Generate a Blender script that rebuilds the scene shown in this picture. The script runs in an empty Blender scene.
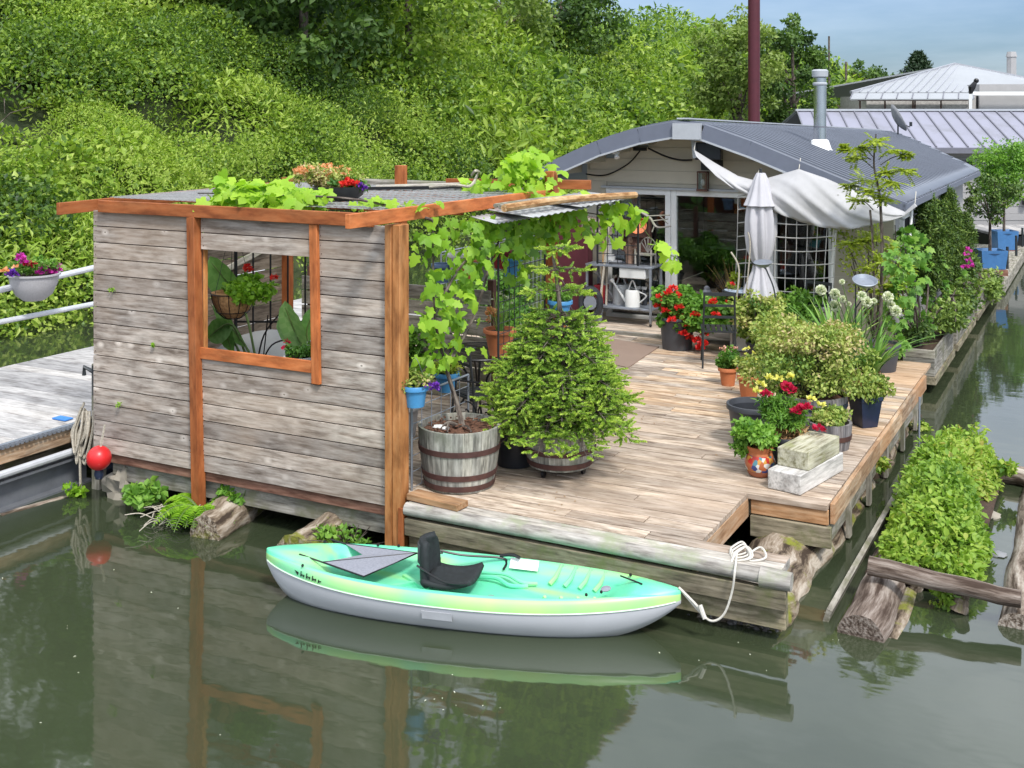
import bpy, math, random
import numpy as np
from mathutils import Vector, Matrix, noise
random.seed(7); rng = np.random.default_rng(11)
R = math.radians
S = bpy.context.scene
COL = S.collection

# ---------------------------------------------------------------- camera
FPX, YH, CH = 1154.0, 112.0, 3.6
YAW = math.atan2(602, 1154)
CA, SA = math.cos(YAW), math.sin(YAW)
cd = bpy.data.cameras.new('camera'); cam = bpy.data.objects.new('camera', cd); COL.objects.link(cam)
cam.location = (0, 0, CH); cam.rotation_euler = (R(90), 0, YAW)
cd.sensor_width = 36; cd.lens = 36 * FPX / 1024; cd.shift_y = -(384 - YH) / 1024
cd.clip_end = 1500; cd.clip_start = 0.1
S.camera = cam
S.view_settings.view_transform = 'Standard'; S.view_settings.look = 'None'
S.view_settings.exposure = 0.74; S.view_settings.gamma = 1
S.view_settings.use_curve_mapping = False
S.cycles.max_bounces = 7; S.cycles.transparent_max_bounces = 12
# sun and sky (thin bright cloud)
SUN_EL, SUN_AZ = R(52), R(128)
w = bpy.data.worlds.new('World'); S.world = w; w.use_nodes = True
nt = w.node_tree; nt.nodes.clear()
def nn(t, k, **p):
    n = t.nodes.new(k)
    for a, b in p.items(): setattr(n, a, b)
    return n
out = nn(nt, 'ShaderNodeOutputWorld'); bg = nn(nt, 'ShaderNodeBackground'); bg.inputs[1].default_value = 0.15
sky = nn(nt, 'ShaderNodeTexSky', sky_type='NISHITA', sun_disc=False, sun_elevation=SUN_EL, sun_rotation=SUN_AZ)
sky.air_density = 1.0; sky.dust_density = 1.2
tc = nn(nt, 'ShaderNodeTexCoord'); sep = nn(nt, 'ShaderNodeSeparateXYZ'); nt.links.new(tc.outputs['Generated'], sep.inputs[0])
ad = nn(nt, 'ShaderNodeMath', operation='ADD'); ad.inputs[1].default_value = 0.12; nt.links.new(sep.outputs[2], ad.inputs[0])
mx = nn(nt, 'ShaderNodeMath', operation='MAXIMUM'); mx.inputs[1].default_value = 0.05; nt.links.new(ad.outputs[0], mx.inputs[0])
dx = nn(nt, 'ShaderNodeMath', operation='DIVIDE'); dy = nn(nt, 'ShaderNodeMath', operation='DIVIDE')
nt.links.new(sep.outputs[0], dx.inputs[0]); nt.links.new(mx.outputs[0], dx.inputs[1])
nt.links.new(sep.outputs[1], dy.inputs[0]); nt.links.new(mx.outputs[0], dy.inputs[1])
cmb = nn(nt, 'ShaderNodeCombineXYZ'); nt.links.new(dx.outputs[0], cmb.inputs[0]); nt.links.new(dy.outputs[0], cmb.inputs[1])
cl = nn(nt, 'ShaderNodeTexNoise'); cl.inputs['Scale'].default_value = 0.55; cl.inputs['Detail'].default_value = 7; cl.inputs['Roughness'].default_value = 0.58
nt.links.new(cmb.outputs[0], cl.inputs['Vector'])
cr = nn(nt, 'ShaderNodeValToRGB'); cr.color_ramp.elements[0].position = 0.40; cr.color_ramp.elements[1].position = 0.62
cr.color_ramp.elements[0].color = (0.35, 0.35, 0.35, 1)
nt.links.new(cl.outputs[0], cr.inputs[0])
el = nn(nt, 'ShaderNodeMapRange', interpolation_type='SMOOTHSTEP'); el.inputs[1].default_value = 0.07; el.inputs[2].default_value = 0.36; el.inputs[3].default_value = 0.12; el.inputs[4].default_value = 1.0
nt.links.new(sep.outputs[2], el.inputs[0])
cf = nn(nt, 'ShaderNodeMath', operation='MULTIPLY'); nt.links.new(cr.outputs[0], cf.inputs[0]); nt.links.new(el.outputs[0], cf.inputs[1])
bl = nn(nt, 'ShaderNodeMixRGB', blend_type='MULTIPLY'); bl.inputs[0].default_value = 1; bl.inputs[2].default_value = (0.25, 0.34, 0.48, 1); nt.links.new(sky.outputs[0], bl.inputs[1])
mixs = nn(nt, 'ShaderNodeMixRGB'); mixs.inputs[2].default_value = (8.2, 8.6, 9.2, 1)
nt.links.new(cf.outputs[0], mixs.inputs[0]); nt.links.new(bl.outputs[0], mixs.inputs[1])
nt.links.new(mixs.outputs[0], bg.inputs[0]); nt.links.new(bg.outputs[0], out.inputs[0])
sd = bpy.data.lights.new('sun', 'SUN'); sd.energy = 2.1; sd.angle = R(10); sd.color = (1, 0.965, 0.91)
sun = bpy.data.objects.new('sun', sd); COL.objects.link(sun)
sdir = Vector((math.sin(SUN_AZ) * math.cos(SUN_EL), math.cos(SUN_AZ) * math.cos(SUN_EL), math.sin(SUN_EL)))
sun.rotation_euler = sdir.to_track_quat('Z', 'Y').to_euler()

# ---------------------------------------------------------------- measuring helpers (camera survey of the photo)
def gp(x, y, z=0.0):
    d = FPX * (CH - z) / (y - YH); l = (x - 512) / FPX * d
    return Vector((l * CA - d * SA, l * SA + d * CA, z))
def pl(x, y, Y=None, X=None):
    rx = (x - 512) / FPX; wx = rx * CA - SA; wy = rx * SA + CA; wz = -(y - YH) / FPX
    t = Y / wy if Y is not None else X / wx
    return Vector((wx * t, wy * t, CH + wz * t))
def dp(x, y, d):      # at distance d in front of the camera
    l = (x - 512) / FPX * d
    return Vector((l * CA - d * SA, l * SA + d * CA, CH - (y - YH) / FPX * d))

# ---------------------------------------------------------------- materials
def newmat(name):
    m = bpy.data.materials.new(name); m.use_nodes = True
    t = m.node_tree; b = t.nodes['Principled BSDF']
    return m, t, b
def ramp(t, stops):
    r = nn(t, 'ShaderNodeValToRGB'); e = r.color_ramp.elements
    while len(e) < len(stops): e.new(0.5)
    for i, (p, c) in enumerate(stops): e[i].position = p; e[i].color = (*c, 1)
    return r
def mixc(t, a, b, f, mode='MIX'):
    m = nn(t, 'ShaderNodeMixRGB', blend_type=mode)
    for v, i in ((f, 0), (a, 1), (b, 2)):
        if hasattr(v, 'links'): t.links.new(v, m.inputs[i])
        elif isinstance(v, (int, float)): m.inputs[i].default_value = v
        else: m.inputs[i].default_value = (*v, 1)
    return m.outputs[0]
def noisen(t, vec, scale, detail=4, rough=0.55):
    n = nn(t, 'ShaderNodeTexNoise'); n.inputs['Scale'].default_value = scale
    n.inputs['Detail'].default_value = detail; n.inputs['Roughness'].default_value = rough
    t.links.new(vec, n.inputs['Vector']); return n.outputs[0]
def bump(t, b, h, s, d=0.01):
    n = nn(t, 'ShaderNodeBump'); n.inputs['Strength'].default_value = s; n.inputs['Distance'].default_value = d
    t.links.new(h, n.inputs['Height']); t.links.new(n.outputs[0], b.inputs['Normal'])
def wood(name, dark, mid, light, knots=0.6, rough=0.85, tintc=None, grain=26, bs=0.5, mossc=None):
    m, t, b = newmat(name); L = t.links.new
    at = nn(t, 'ShaderNodeAttribute', attribute_name='lc'); ti = nn(t, 'ShaderNodeAttribute', attribute_name='tint')
    mp = nn(t, 'ShaderNodeMapping'); mp.inputs['Scale'].default_value = (3.6, grain * 1.3, grain * 1.3); L(at.outputs['Vector'], mp.inputs[0])
    m2 = nn(t, 'ShaderNodeMapping'); m2.inputs['Scale'].default_value = (3.6, 11, 11); L(at.outputs['Vector'], m2.inputs[0])
    g = noisen(t, mp.outputs[0], 1.0, 7, 0.62); lo = noisen(t, m2.outputs[0], 1.0, 5, 0.6)
    r = ramp(t, [(0.34, dark), (0.48, mid), (0.66, light)]); L(g, r.inputs[0])
    r2 = ramp(t, [(0.30, (0.60, 0.57, 0.55)), (0.47, (0.97, 0.96, 0.95)), (0.70, (1.28, 1.26, 1.24))]); L(lo, r2.inputs[0])
    c = mixc(t, r.outputs[0], r2.outputs[0], 1.0, 'MULTIPLY')
    vo = nn(t, 'ShaderNodeTexVoronoi'); m3 = nn(t, 'ShaderNodeMapping'); m3.inputs['Scale'].default_value = (4.2, 6.5, 6.5)
    L(at.outputs['Vector'], m3.inputs[0]); L(m3.outputs[0], vo.inputs['Vector']); vo.inputs['Scale'].default_value = 1.0
    kr = ramp(t, [(0.0, (1, 1, 1)), (0.08, (0.75, 0.75, 0.75)), (0.24, (0, 0, 0))]); L(vo.outputs['Distance'], kr.inputs[0])
    gate = nn(t, 'ShaderNodeMath', operation='GREATER_THAN'); gate.inputs[1].default_value = 0.38
    sx = nn(t, 'ShaderNodeSeparateXYZ'); L(vo.outputs['Color'], sx.inputs[0]); L(sx.outputs[0], gate.inputs[0])
    kf = nn(t, 'ShaderNodeMath', operation='MULTIPLY'); L(kr.outputs[0], kf.inputs[0]); L(gate.outputs[0], kf.inputs[1])
    kf2 = nn(t, 'ShaderNodeMath', operation='MULTIPLY'); L(kf.outputs[0], kf2.inputs[0]); kf2.inputs[1].default_value = knots
    c = mixc(t, c, tuple(min(1, x * 1.55) for x in light), kf2.outputs[0])
    kr2 = ramp(t, [(0.0, (1, 1, 1)), (0.035, (1, 1, 1)), (0.06, (0, 0, 0))]); L(vo.outputs['Distance'], kr2.inputs[0])
    kf3 = nn(t, 'ShaderNodeMath', operation='MULTIPLY'); L(kr2.outputs[0], kf3.inputs[0]); L(kf2.outputs[0], kf3.inputs[1])
    c = mixc(t, c, tuple(x * 0.6 for x in dark), kf3.outputs[0])
    tr = ramp(t, [(0, (0.70, 0.70, 0.71)), (0.5, (1, 1, 1)), (1, (1.28, 1.25, 1.2))]); L(ti.outputs['Fac'], tr.inputs[0])
    c = mixc(t, c, tr.outputs[0], 1.0, 'MULTIPLY')
    if tintc:
        geo = nn(t, 'ShaderNodeNewGeometry'); nz = noisen(t, geo.outputs['Position'], 0.7, 3)
        rr = ramp(t, [(0.45, (0, 0, 0)), (0.7, (0.75, 0.75, 0.75))]); L(nz, rr.inputs[0])
        c = mixc(t, c, tintc, rr.outputs[0])
    if mossc:
        geo = nn(t, 'ShaderNodeNewGeometry'); nz = noisen(t, geo.outputs['Position'], 3.5, 6, 0.65)
        rr = ramp(t, [(0.5, (0, 0, 0)), (0.66, (0.85, 0.85, 0.85))]); L(nz, rr.inputs[0])
        c = mixc(t, c, mossc, rr.outputs[0])
    L(c, b.inputs['Base Color']); b.inputs['Roughness'].default_value = rough
    b.inputs['Specular IOR Level'].default_value = 0.25
    bump(t, b, g, bs, 0.006)
    return m
def plain(name, col, rough=0.5, metal=0.0, var=0.12, scale=9, bs=0.0, dirt=None, dscale=3, dthr=0.52, spec=0.5):
    m, t, b = newmat(name); L = t.links.new
    co = nn(t, 'ShaderNodeTexCoord'); n = noisen(t, co.outputs['Object'], scale, 5, 0.6)
    r = ramp(t, [(0.25, tuple(max(0, x * (1 - var)) for x in col)), (0.75, tuple(x * (1 + var) for x in col))]); L(n, r.inputs[0])
    c = r.outputs[0]
    if dirt:
        n2 = noisen(t, co.outputs['Object'], dscale, 6, 0.68)
        rr = ramp(t, [(dthr, (0, 0, 0)), (dthr + 0.16, (1, 1, 1))]); L(n2, rr.inputs[0]); c = mixc(t, c, dirt, rr.outputs[0])
    L(c, b.inputs['Base Color']); b.inputs['Roughness'].default_value = rough; b.inputs['Metallic'].default_value = metal
    b.inputs['Specular IOR Level'].default_value = spec
    if bs: bump(t, b, n, bs, 0.01)
    return m
def leafm(name, cols, trans=0.3, rough=0.5):
    m, t, b = newmat(name); L = t.links.new
    ti = nn(t, 'ShaderNodeAttribute', attribute_name='tint')
    k = len(cols) - 1
    r = ramp(t, [(i / k, c) for i, c in enumerate(cols)]); L(ti.outputs['Fac'], r.inputs[0])
    L(r.outputs[0], b.inputs['Base Color']); b.inputs['Roughness'].default_value = rough; b.inputs['Specular IOR Level'].default_value = 0.35
    tr = nn(t, 'ShaderNodeBsdfTranslucent'); mx = nn(t, 'ShaderNodeMixShader'); mx.inputs[0].default_value = trans
    br = mixc(t, r.outputs[0], (1.25, 1.35, 0.7), 1.0, 'MULTIPLY'); L(br, tr.inputs[0])
    L(b.outputs[0], mx.inputs[1]); L(tr.outputs[0], mx.inputs[2]); L(mx.outputs[0], t.nodes['Material Output'].inputs[0])
    return m
def bark(name, c1, c2, c3, sc=(3, 14, 14), moss=None, bs=0.8):
    m, t, b = newmat(name); L = t.links.new
    at = nn(t, 'ShaderNodeAttribute', attribute_name='lc')
    mp = nn(t, 'ShaderNodeMapping'); mp.inputs['Scale'].default_value = sc; L(at.outputs['Vector'], mp.inputs[0])
    g = noisen(t, mp.outputs[0], 1.0, 8, 0.68)
    r = ramp(t, [(0.40, c1), (0.5, c2), (0.62, c3)]); L(g, r.inputs[0]); c = r.outputs[0]
    if moss:
        geo = nn(t, 'ShaderNodeNewGeometry'); nz = noisen(t, geo.outputs['Position'], 4, 6, 0.65)
        rr = ramp(t, [(0.54, (0, 0, 0)), (0.64, (1, 1, 1))]); L(nz, rr.inputs[0]); c = mixc(t, c, moss, rr.outputs[0])
    L(c, b.inputs['Base Color']); b.inputs['Roughness'].default_value = 0.9; b.inputs['Specular IOR Level'].default_value = 0.2
    bump(t, b, g, bs, 0.03); return m
M = {}
M['wall'] = wood('weathered_cedar', (0.18, 0.145, 0.12), (0.33, 0.285, 0.25), (0.45, 0.405, 0.365), 0.9, tintc=(0.38, 0.285, 0.21))
M['deck'] = wood('deck_board', (0.16, 0.115, 0.085), (0.38, 0.31, 0.245), (0.56, 0.485, 0.41), 0.35, tintc=(0.40, 0.30, 0.22), grain=20)
M['deckwarm'] = wood('deck_board_warm', (0.26, 0.16, 0.10), (0.46, 0.34, 0.23), (0.58, 0.48, 0.38), 0.35, tintc=(0.46, 0.30, 0.18), grain=20)
M['orange'] = wood('cedar_stained', (0.29, 0.085, 0.028), (0.40, 0.125, 0.04), (0.46, 0.165, 0.06), 0.15, 0.6, grain=14, bs=0.2)
M['post'] = wood('cedar_post', (0.30, 0.12, 0.04), (0.45, 0.19, 0.065), (0.52, 0.25, 0.10), 0.3, 0.6, grain=14, bs=0.2)
M['grey'] = wood('grey_timber', (0.12, 0.11, 0.09), (0.25, 0.235, 0.20), (0.38, 0.36, 0.32), 0.3, mossc=(0.15, 0.15, 0.09))
M['mossy'] = wood('mossy_timber', (0.10, 0.09, 0.06), (0.22, 0.19, 0.13), (0.33, 0.29, 0.21), 0.3, mossc=(0.12, 0.13, 0.05))
M['redboard'] = wood('reddish_board', (0.10, 0.045, 0.03), (0.20, 0.10, 0.07), (0.30, 0.17, 0.12), 0.2)
M['rim'] = wood('rim_board', (0.20, 0.13, 0.08), (0.40, 0.28, 0.18), (0.46, 0.38, 0.29), 0.2, tintc=(0.42, 0.20, 0.08))
M['fresh'] = wood('fresh_board', (0.32, 0.16, 0.07), (0.46, 0.26, 0.13), (0.52, 0.34, 0.2), 0.4)
M['pale'] = wood('pale_timber', (0.28, 0.27, 0.25), (0.48, 0.465, 0.44), (0.62, 0.60, 0.57), 0.1)
M['green_timber'] = wood('mossy_block', (0.16, 0.15, 0.08), (0.34, 0.33, 0.24), (0.46, 0.45, 0.36), 0.0, mossc=(0.27, 0.28, 0.12))
M['silver'] = wood('silvered_log', (0.19, 0.175, 0.16), (0.34, 0.32, 0.29), (0.45, 0.43, 0.40), 0.1, mossc=(0.29, 0.32, 0.20))
M['dock'] = wood('dock_board', (0.26, 0.255, 0.255), (0.37, 0.365, 0.365), (0.45, 0.445, 0.445), 0.1)
M['barrel'] = wood('barrel_stave', (0.10, 0.10, 0.09), (0.27, 0.27, 0.24), (0.42, 0.42, 0.38), 0.1, mossc=(0.16, 0.17, 0.13))
M['darkbarrel'] = wood('dark_stave', (0.08, 0.075, 0.075), (0.17, 0.16, 0.165), (0.26, 0.25, 0.26), 0.1)
M['bark'] = bark('old_log', (0.07, 0.05, 0.035), (0.25, 0.20, 0.16), (0.46, 0.41, 0.35), (2.0, 13, 13))
M['barkmoss'] = bark('mossy_log', (0.05, 0.035, 0.025), (0.22, 0.17, 0.12), (0.46, 0.40, 0.33), (2.0, 10, 10), moss=(0.19, 0.20, 0.035))
M['peeled'] = bark('peeled_log', (0.06, 0.04, 0.03), (0.17, 0.13, 0.105), (0.34, 0.29, 0.25), (1.6, 16, 16))
M['trunk'] = bark('tree_bark', (0.04, 0.03, 0.025), (0.12, 0.095, 0.08), (0.22, 0.19, 0.16), (6, 20, 20))
M['stem'] = plain('green_stem', (0.10, 0.16, 0.04), 0.6)
M['rust'] = plain('rusty_hoop', (0.085, 0.04, 0.035), 0.75, 0.3, 0.35, 14, dirt=(0.13, 0.06, 0.045))
M['black'] = plain('black_metal', (0.018, 0.018, 0.02), 0.4, 0.4)
M['darkmetal'] = plain('dark_wrought_iron', (0.045, 0.05, 0.055), 0.45, 0.5)
M['blackplastic'] = plain('black_plastic', (0.025, 0.027, 0.033), 0.38, 0, 0.15)
M['grayplastic'] = plain('charcoal_plastic', (0.05, 0.053, 0.062), 0.45, 0, 0.1)
M['blue'] = plain('blue_pot', (0.06, 0.24, 0.48), 0.4, 0, 0.1, dirt=(0.05, 0.17, 0.33), dscale=6, dthr=0.6)
M['blueglaze'] = plain('blue_planter', (0.06, 0.18, 0.40), 0.35, 0, 0.12)
M['navy'] = plain('navy_pot', (0.02, 0.028, 0.06), 0.3, 0, 0.2)
M['terra'] = plain('terracotta', (0.50, 0.16, 0.06), 0.75, 0, 0.14, 7, dirt=(0.55, 0.28, 0.17), dscale=5, dthr=0.6)
M['terradark'] = plain('terracotta_old', (0.36, 0.12, 0.06), 0.75, 0, 0.2, 7)
M['soil'] = plain('potting_soil', (0.06, 0.035, 0.022), 0.95, 0, 0.6, 40, 0.6)
M['mulch'] = plain('bark_mulch', (0.13, 0.06, 0.035), 0.95, 0, 0.7, 45, 1.0)
M['white'] = plain('white_paint', (0.82, 0.82, 0.80), 0.45, 0, 0.05, dirt=(0.6, 0.59, 0.56), dthr=0.6)
M['whiteplastic'] = plain('white_plastic', (0.66, 0.66, 0.64), 0.4, 0, 0.05)
M['greyplanter'] = plain('stone_grey_resin', (0.38, 0.37, 0.38), 0.7, 0, 0.12, 60)
M['pipe'] = plain('painted_pipe', (0.58, 0.60, 0.63), 0.4, 0.2, 0.08)
M['steel'] = plain('galvanised_steel', (0.30, 0.33, 0.38), 0.5, 0.6, 0.15, 5, dirt=(0.2, 0.2, 0.2))
M['ibeam'] = plain('grey_beam', (0.17, 0.18, 0.20), 0.6, 0.3, 0.2, 6, dirt=(0.17, 0.18, 0.19))
M['chrome'] = plain('stove_pipe', (0.62, 0.63, 0.65), 0.22, 0.95, 0.08)
M['rope'] = plain('old_rope', (0.42, 0.38, 0.31), 0.9, 0, 0.35, 60, 0.6)
M['net'] = plain('net_cord', (0.42, 0.41, 0.39), 0.9)
M['whiterope'] = plain('white_line', (0.56, 0.53, 0.47), 0.85, 0, 0.15, 60)
M['sail'] = plain('sail_cloth', (0.42, 0.415, 0.42), 0.85, 0, 0.12, 3)
M['cloth'] = plain('canvas_cloth', (0.50, 0.49, 0.52), 0.85, 0, 0.05)
M['greycloth'] = plain('grey_cover', (0.34, 0.345, 0.34), 0.8, 0, 0.12, 3)
M['buoy'] = plain('red_buoy', (0.60, 0.018, 0.02), 0.35, 0, 0.1)
M['fabricblack'] = plain('black_fabric', (0.016, 0.02, 0.022), 0.8, 0, 0.4, 30)
M['mesh_grey'] = plain('mesh_fabric', (0.24, 0.25, 0.29), 0.8, 0, 0.2, 60)
M['boulder'] = plain('boulder', (0.30, 0.27, 0.22), 0.9, 0, 0.25, 12, 0.5, dirt=(0.2, 0.18, 0.14))
M['stone'] = plain('grey_stone', (0.24, 0.245, 0.26), 0.85, 0, 0.2, 14, 0.3)
M['siding'] = plain('beige_siding', (0.56, 0.51, 0.41), 0.7, 0, 0.06, 4)
M['roof'] = plain('blue_grey_roof', (0.135, 0.148, 0.18), 0.38, 0.0, 0.12, 1.2, dirt=(0.13, 0.145, 0.175), dscale=0.8)
M['fascia'] = plain('fascia_metal', (0.14, 0.155, 0.20), 0.5, 0.0, 0.06)
M['cap'] = plain('ridge_metal', (0.42, 0.44, 0.47), 0.5, 0.1, 0.08)
M['copper'] = plain('copper', (0.75, 0.26, 0.12), 0.25, 0.9, 0.1)
M['red'] = plain('red_bin', (0.25, 0.012, 0.02), 0.5)
M['maroon'] = plain('maroon_paint', (0.085, 0.014, 0.022), 0.5, 0.1, 0.15)
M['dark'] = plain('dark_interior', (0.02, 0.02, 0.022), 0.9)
M['furn'] = plain('dark_furniture', (0.07, 0.065, 0.06), 0.6, 0, 0.3)
M['brown'] = plain('brown_wood', (0.12, 0.055, 0.04), 0.7, 0, 0.25)
M['plywood'] = plain('taupe_board', (0.24, 0.17, 0.13), 0.75, 0, 0.08, 3)
M['coir'] = plain('coir_liner', (0.44, 0.24, 0.10), 0.95, 0, 0.4, 40, 1.0)
M['hull'] = plain('grey_hull', (0.56, 0.57, 0.60), 0.42, 0, 0.06, 3)
M['mat'] = plain('rubber_mat', (0.035, 0.035, 0.045), 0.9)
M['bamboo'] = bark('bamboo_pole', (0.26, 0.13, 0.05), (0.48, 0.29, 0.14), (0.58, 0.42, 0.25), (3, 10, 10), bs=0.2)
M['corr'] = plain('corrugated_sheet', (0.40, 0.41, 0.41), 0.5, 0.1, 0.2, 7, dirt=(0.22, 0.2, 0.19))
M['netroof'] = plain('wire_lath', (0.40, 0.40, 0.40), 0.6, 0.2, 0.2)
M['tarp'] = plain('blue_tarp', (0.05, 0.22, 0.6), 0.6)
M['nroof'] = plain('standing_seam', (0.27, 0.27, 0.33), 0.5, 0.1, 0.08, 0.6, dirt=(0.21, 0.21, 0.24), dscale=0.7)
M['seam'] = plain('seam_dark', (0.16, 0.16, 0.19), 0.5, 0.1)
M['wroof'] = plain('white_roof', (0.34, 0.355, 0.37), 0.5, 0.1, 0.08, 0.4, dirt=(0.36, 0.37, 0.38), dscale=0.5, dthr=0.6)
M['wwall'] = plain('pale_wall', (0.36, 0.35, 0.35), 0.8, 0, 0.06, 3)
M['stucco'] = plain('dotted_panel', (0.45, 0.43, 0.41), 0.9, 0, 0.3, 9)
M['rooftile'] = plain('red_tiles', (0.40, 0.20, 0.14), 0.8)
M['barnacle'] = plain('barnacles', (0.09, 0.08, 0.075), 0.9, 0, 0.6, 30, 1.0, dirt=(0.6, 0.58, 0.55), dscale=34, dthr=0.56)
M['buddha'] = plain('grey_concrete', (0.22, 0.225, 0.25), 0.85, 0, 0.2, 20)
# glass: thin pane, mirror and see-through blended by angle
def glass(name, tint=(0.9, 0.95, 0.93), lo=0.1):
    m, t, b = newmat(name); t.nodes.remove(b)
    fr = nn(t, 'ShaderNodeFresnel'); fr.inputs[0].default_value = 1.5
    a = nn(t, 'ShaderNodeMath', operation='ADD'); a.inputs[1].default_value = lo; t.links.new(fr.outputs[0], a.inputs[0])
    tr = nn(t, 'ShaderNodeBsdfTransparent'); tr.inputs[0].default_value = (*tint, 1)
    gl = nn(t, 'ShaderNodeBsdfGlossy'); gl.inputs['Roughness'].default_value = 0.02
    mx = nn(t, 'ShaderNodeMixShader'); t.links.new(a.outputs[0], mx.inputs[0]); t.links.new(tr.outputs[0], mx.inputs[1]); t.links.new(gl.outputs[0], mx.inputs[2])
    t.links.new(mx.outputs[0], t.nodes['Material Output'].inputs[0]); return m
M['glass'] = glass('window_glass'); M['tglass'] = glass('table_glass', (0.75, 0.85, 0.82), 0.12)
# kayak plastic: teal to lime marbling of the moulded plastic
m, t, b = newmat('kayak_plastic'); co = nn(t, 'ShaderNodeTexCoord'); mp = nn(t, 'ShaderNodeMapping'); mp.inputs['Scale'].default_value = (1.3, 5, 9)
t.links.new(co.outputs['Object'], mp.inputs[0]); n_ = noisen(t, mp.outputs[0], 1.0, 2, 0.4)
r_ = ramp(t, [(0.42, (0.13, 0.62, 0.38)), (0.54, (0.20, 0.68, 0.40)), (0.74, (0.38, 0.72, 0.24))]); t.links.new(n_, r_.inputs[0])
t.links.new(r_.outputs[0], b.inputs['Base Color']); b.inputs['Roughness'].default_value = 0.38; M['kayak'] = m
m, t, b = newmat('kayak_lime'); co = nn(t, 'ShaderNodeTexCoord'); n_ = noisen(t, co.outputs['Object'], 2.2, 2, 0.4)
r_ = ramp(t, [(0.36, (0.20, 0.64, 0.36)), (0.52, (0.33, 0.68, 0.26)), (0.70, (0.46, 0.72, 0.24))]); t.links.new(n_, r_.inputs[0])
t.links.new(r_.outputs[0], b.inputs['Base Color']); b.inputs['Roughness'].default_value = 0.36; M['lime'] = m
# water: murky green, smooth with faint ripples
m, t, b = newmat('river_water'); co = nn(t, 'ShaderNodeTexCoord')
n1 = noisen(t, co.outputs['Object'], 0.35, 4, 0.5); r_ = ramp(t, [(0.3, (0.028, 0.038, 0.020)), (0.7, (0.044, 0.056, 0.029))]); t.links.new(n1, r_.inputs[0])
t.links.new(r_.outputs[0], b.inputs['Base Color']); b.inputs['Roughness'].default_value = 0.045; b.inputs['IOR'].default_value = 1.72
mp = nn(t, 'ShaderNodeMapping'); mp.inputs['Scale'].default_value = (1, 1.6, 1); t.links.new(co.outputs['Object'], mp.inputs[0])
a1 = noisen(t, mp.outputs[0], 1.6, 3, 0.5); bump(t, b, a1, 0.028, 0.12); M['water'] = m
# leaves
G = leafm
M['hill'] = G('hillside_leaf', [(0.035, 0.08, 0.02), (0.13, 0.23, 0.035), (0.29, 0.42, 0.055), (0.46, 0.56, 0.12)], 0.4, 0.42)
M['treedark'] = G('dark_tree_leaf', [(0.025, 0.055, 0.016), (0.06, 0.12, 0.026), (0.13, 0.22, 0.04)], 0.3)
M['treelight'] = G('pale_tree_leaf', [(0.06, 0.11, 0.025), (0.16, 0.24, 0.045), (0.32, 0.40, 0.11)], 0.35)
M['conif'] = G('conifer_leaf', [(0.02, 0.045, 0.02), (0.04, 0.075, 0.03)], 0.1)
M['vine'] = G('grape_leaf', [(0.10, 0.22, 0.02), (0.22, 0.42, 0.03), (0.38, 0.58, 0.05)], 0.4)
M['spruce'] = G('spruce_needle', [(0.035, 0.09, 0.02), (0.10, 0.20, 0.03), (0.25, 0.42, 0.055), (0.48, 0.60, 0.09)], 0.2)
M['yew'] = G('yew_needle', [(0.025, 0.06, 0.018), (0.09, 0.16, 0.03), (0.26, 0.36, 0.07)], 0.2)
M['varieg'] = G('variegated_leaf', [(0.07, 0.15, 0.03), (0.20, 0.30, 0.05), (0.40, 0.46, 0.11), (0.52, 0.40, 0.22)], 0.25)
M['fresh_leaf'] = G('fresh_leaf', [(0.06, 0.16, 0.025), (0.14, 0.30, 0.04), (0.26, 0.45, 0.07)], 0.35)
M['float_leaf'] = G('raft_leaf', [(0.06, 0.15, 0.025), (0.18, 0.32, 0.04), (0.33, 0.47, 0.07), (0.40, 0.36, 0.09)], 0.35)
M['fig'] = G('fig_leaf', [(0.07, 0.18, 0.03), (0.15, 0.32, 0.05), (0.30, 0.48, 0.08)], 0.35)
M['locust'] = G('locust_leaf', [(0.16, 0.24, 0.03), (0.32, 0.40, 0.04), (0.44, 0.50, 0.07)], 0.35)
M['banana'] = G('banana_leaf', [(0.06, 0.17, 0.05), (0.15, 0.31, 0.09), (0.32, 0.46, 0.20)], 0.35, 0.35)
M['grass_leaf'] = G('strap_leaf', [(0.10, 0.22, 0.05), (0.20, 0.38, 0.08), (0.40, 0.52, 0.14)], 0.3)
M['dry'] = G('dry_leaf', [(0.25, 0.14, 0.06), (0.45, 0.28, 0.14)], 0.2)
M['redfl'] = G('red_petal', [(0.5, 0.01, 0.015), (0.75, 0.03, 0.03), (0.8, 0.08, 0.05)], 0.25)
M['crimson'] = G('crimson_petal', [(0.40, 0.01, 0.04), (0.6, 0.015, 0.08)], 0.25)
M['magenta'] = G('magenta_petal', [(0.45, 0.03, 0.30), (0.65, 0.04, 0.40), (0.6, 0.1, 0.6)], 0.25)
M['purple'] = G('purple_petal', [(0.10, 0.03, 0.35), (0.25, 0.05, 0.5)], 0.25)
M['yellow'] = G('yellow_petal', [(0.7, 0.65, 0.12), (0.8, 0.78, 0.25)], 0.25)
M['orangefl'] = G('orange_petal', [(0.75, 0.28, 0.1), (0.8, 0.5, 0.3)], 0.25)
M['whitefl'] = G('white_petal', [(0.62, 0.66, 0.48), (0.8, 0.8, 0.68)], 0.2)
M['pinkfl'] = G('pink_petal', [(0.7, 0.35, 0.3), (0.75, 0.5, 0.4)], 0.2)

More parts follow.
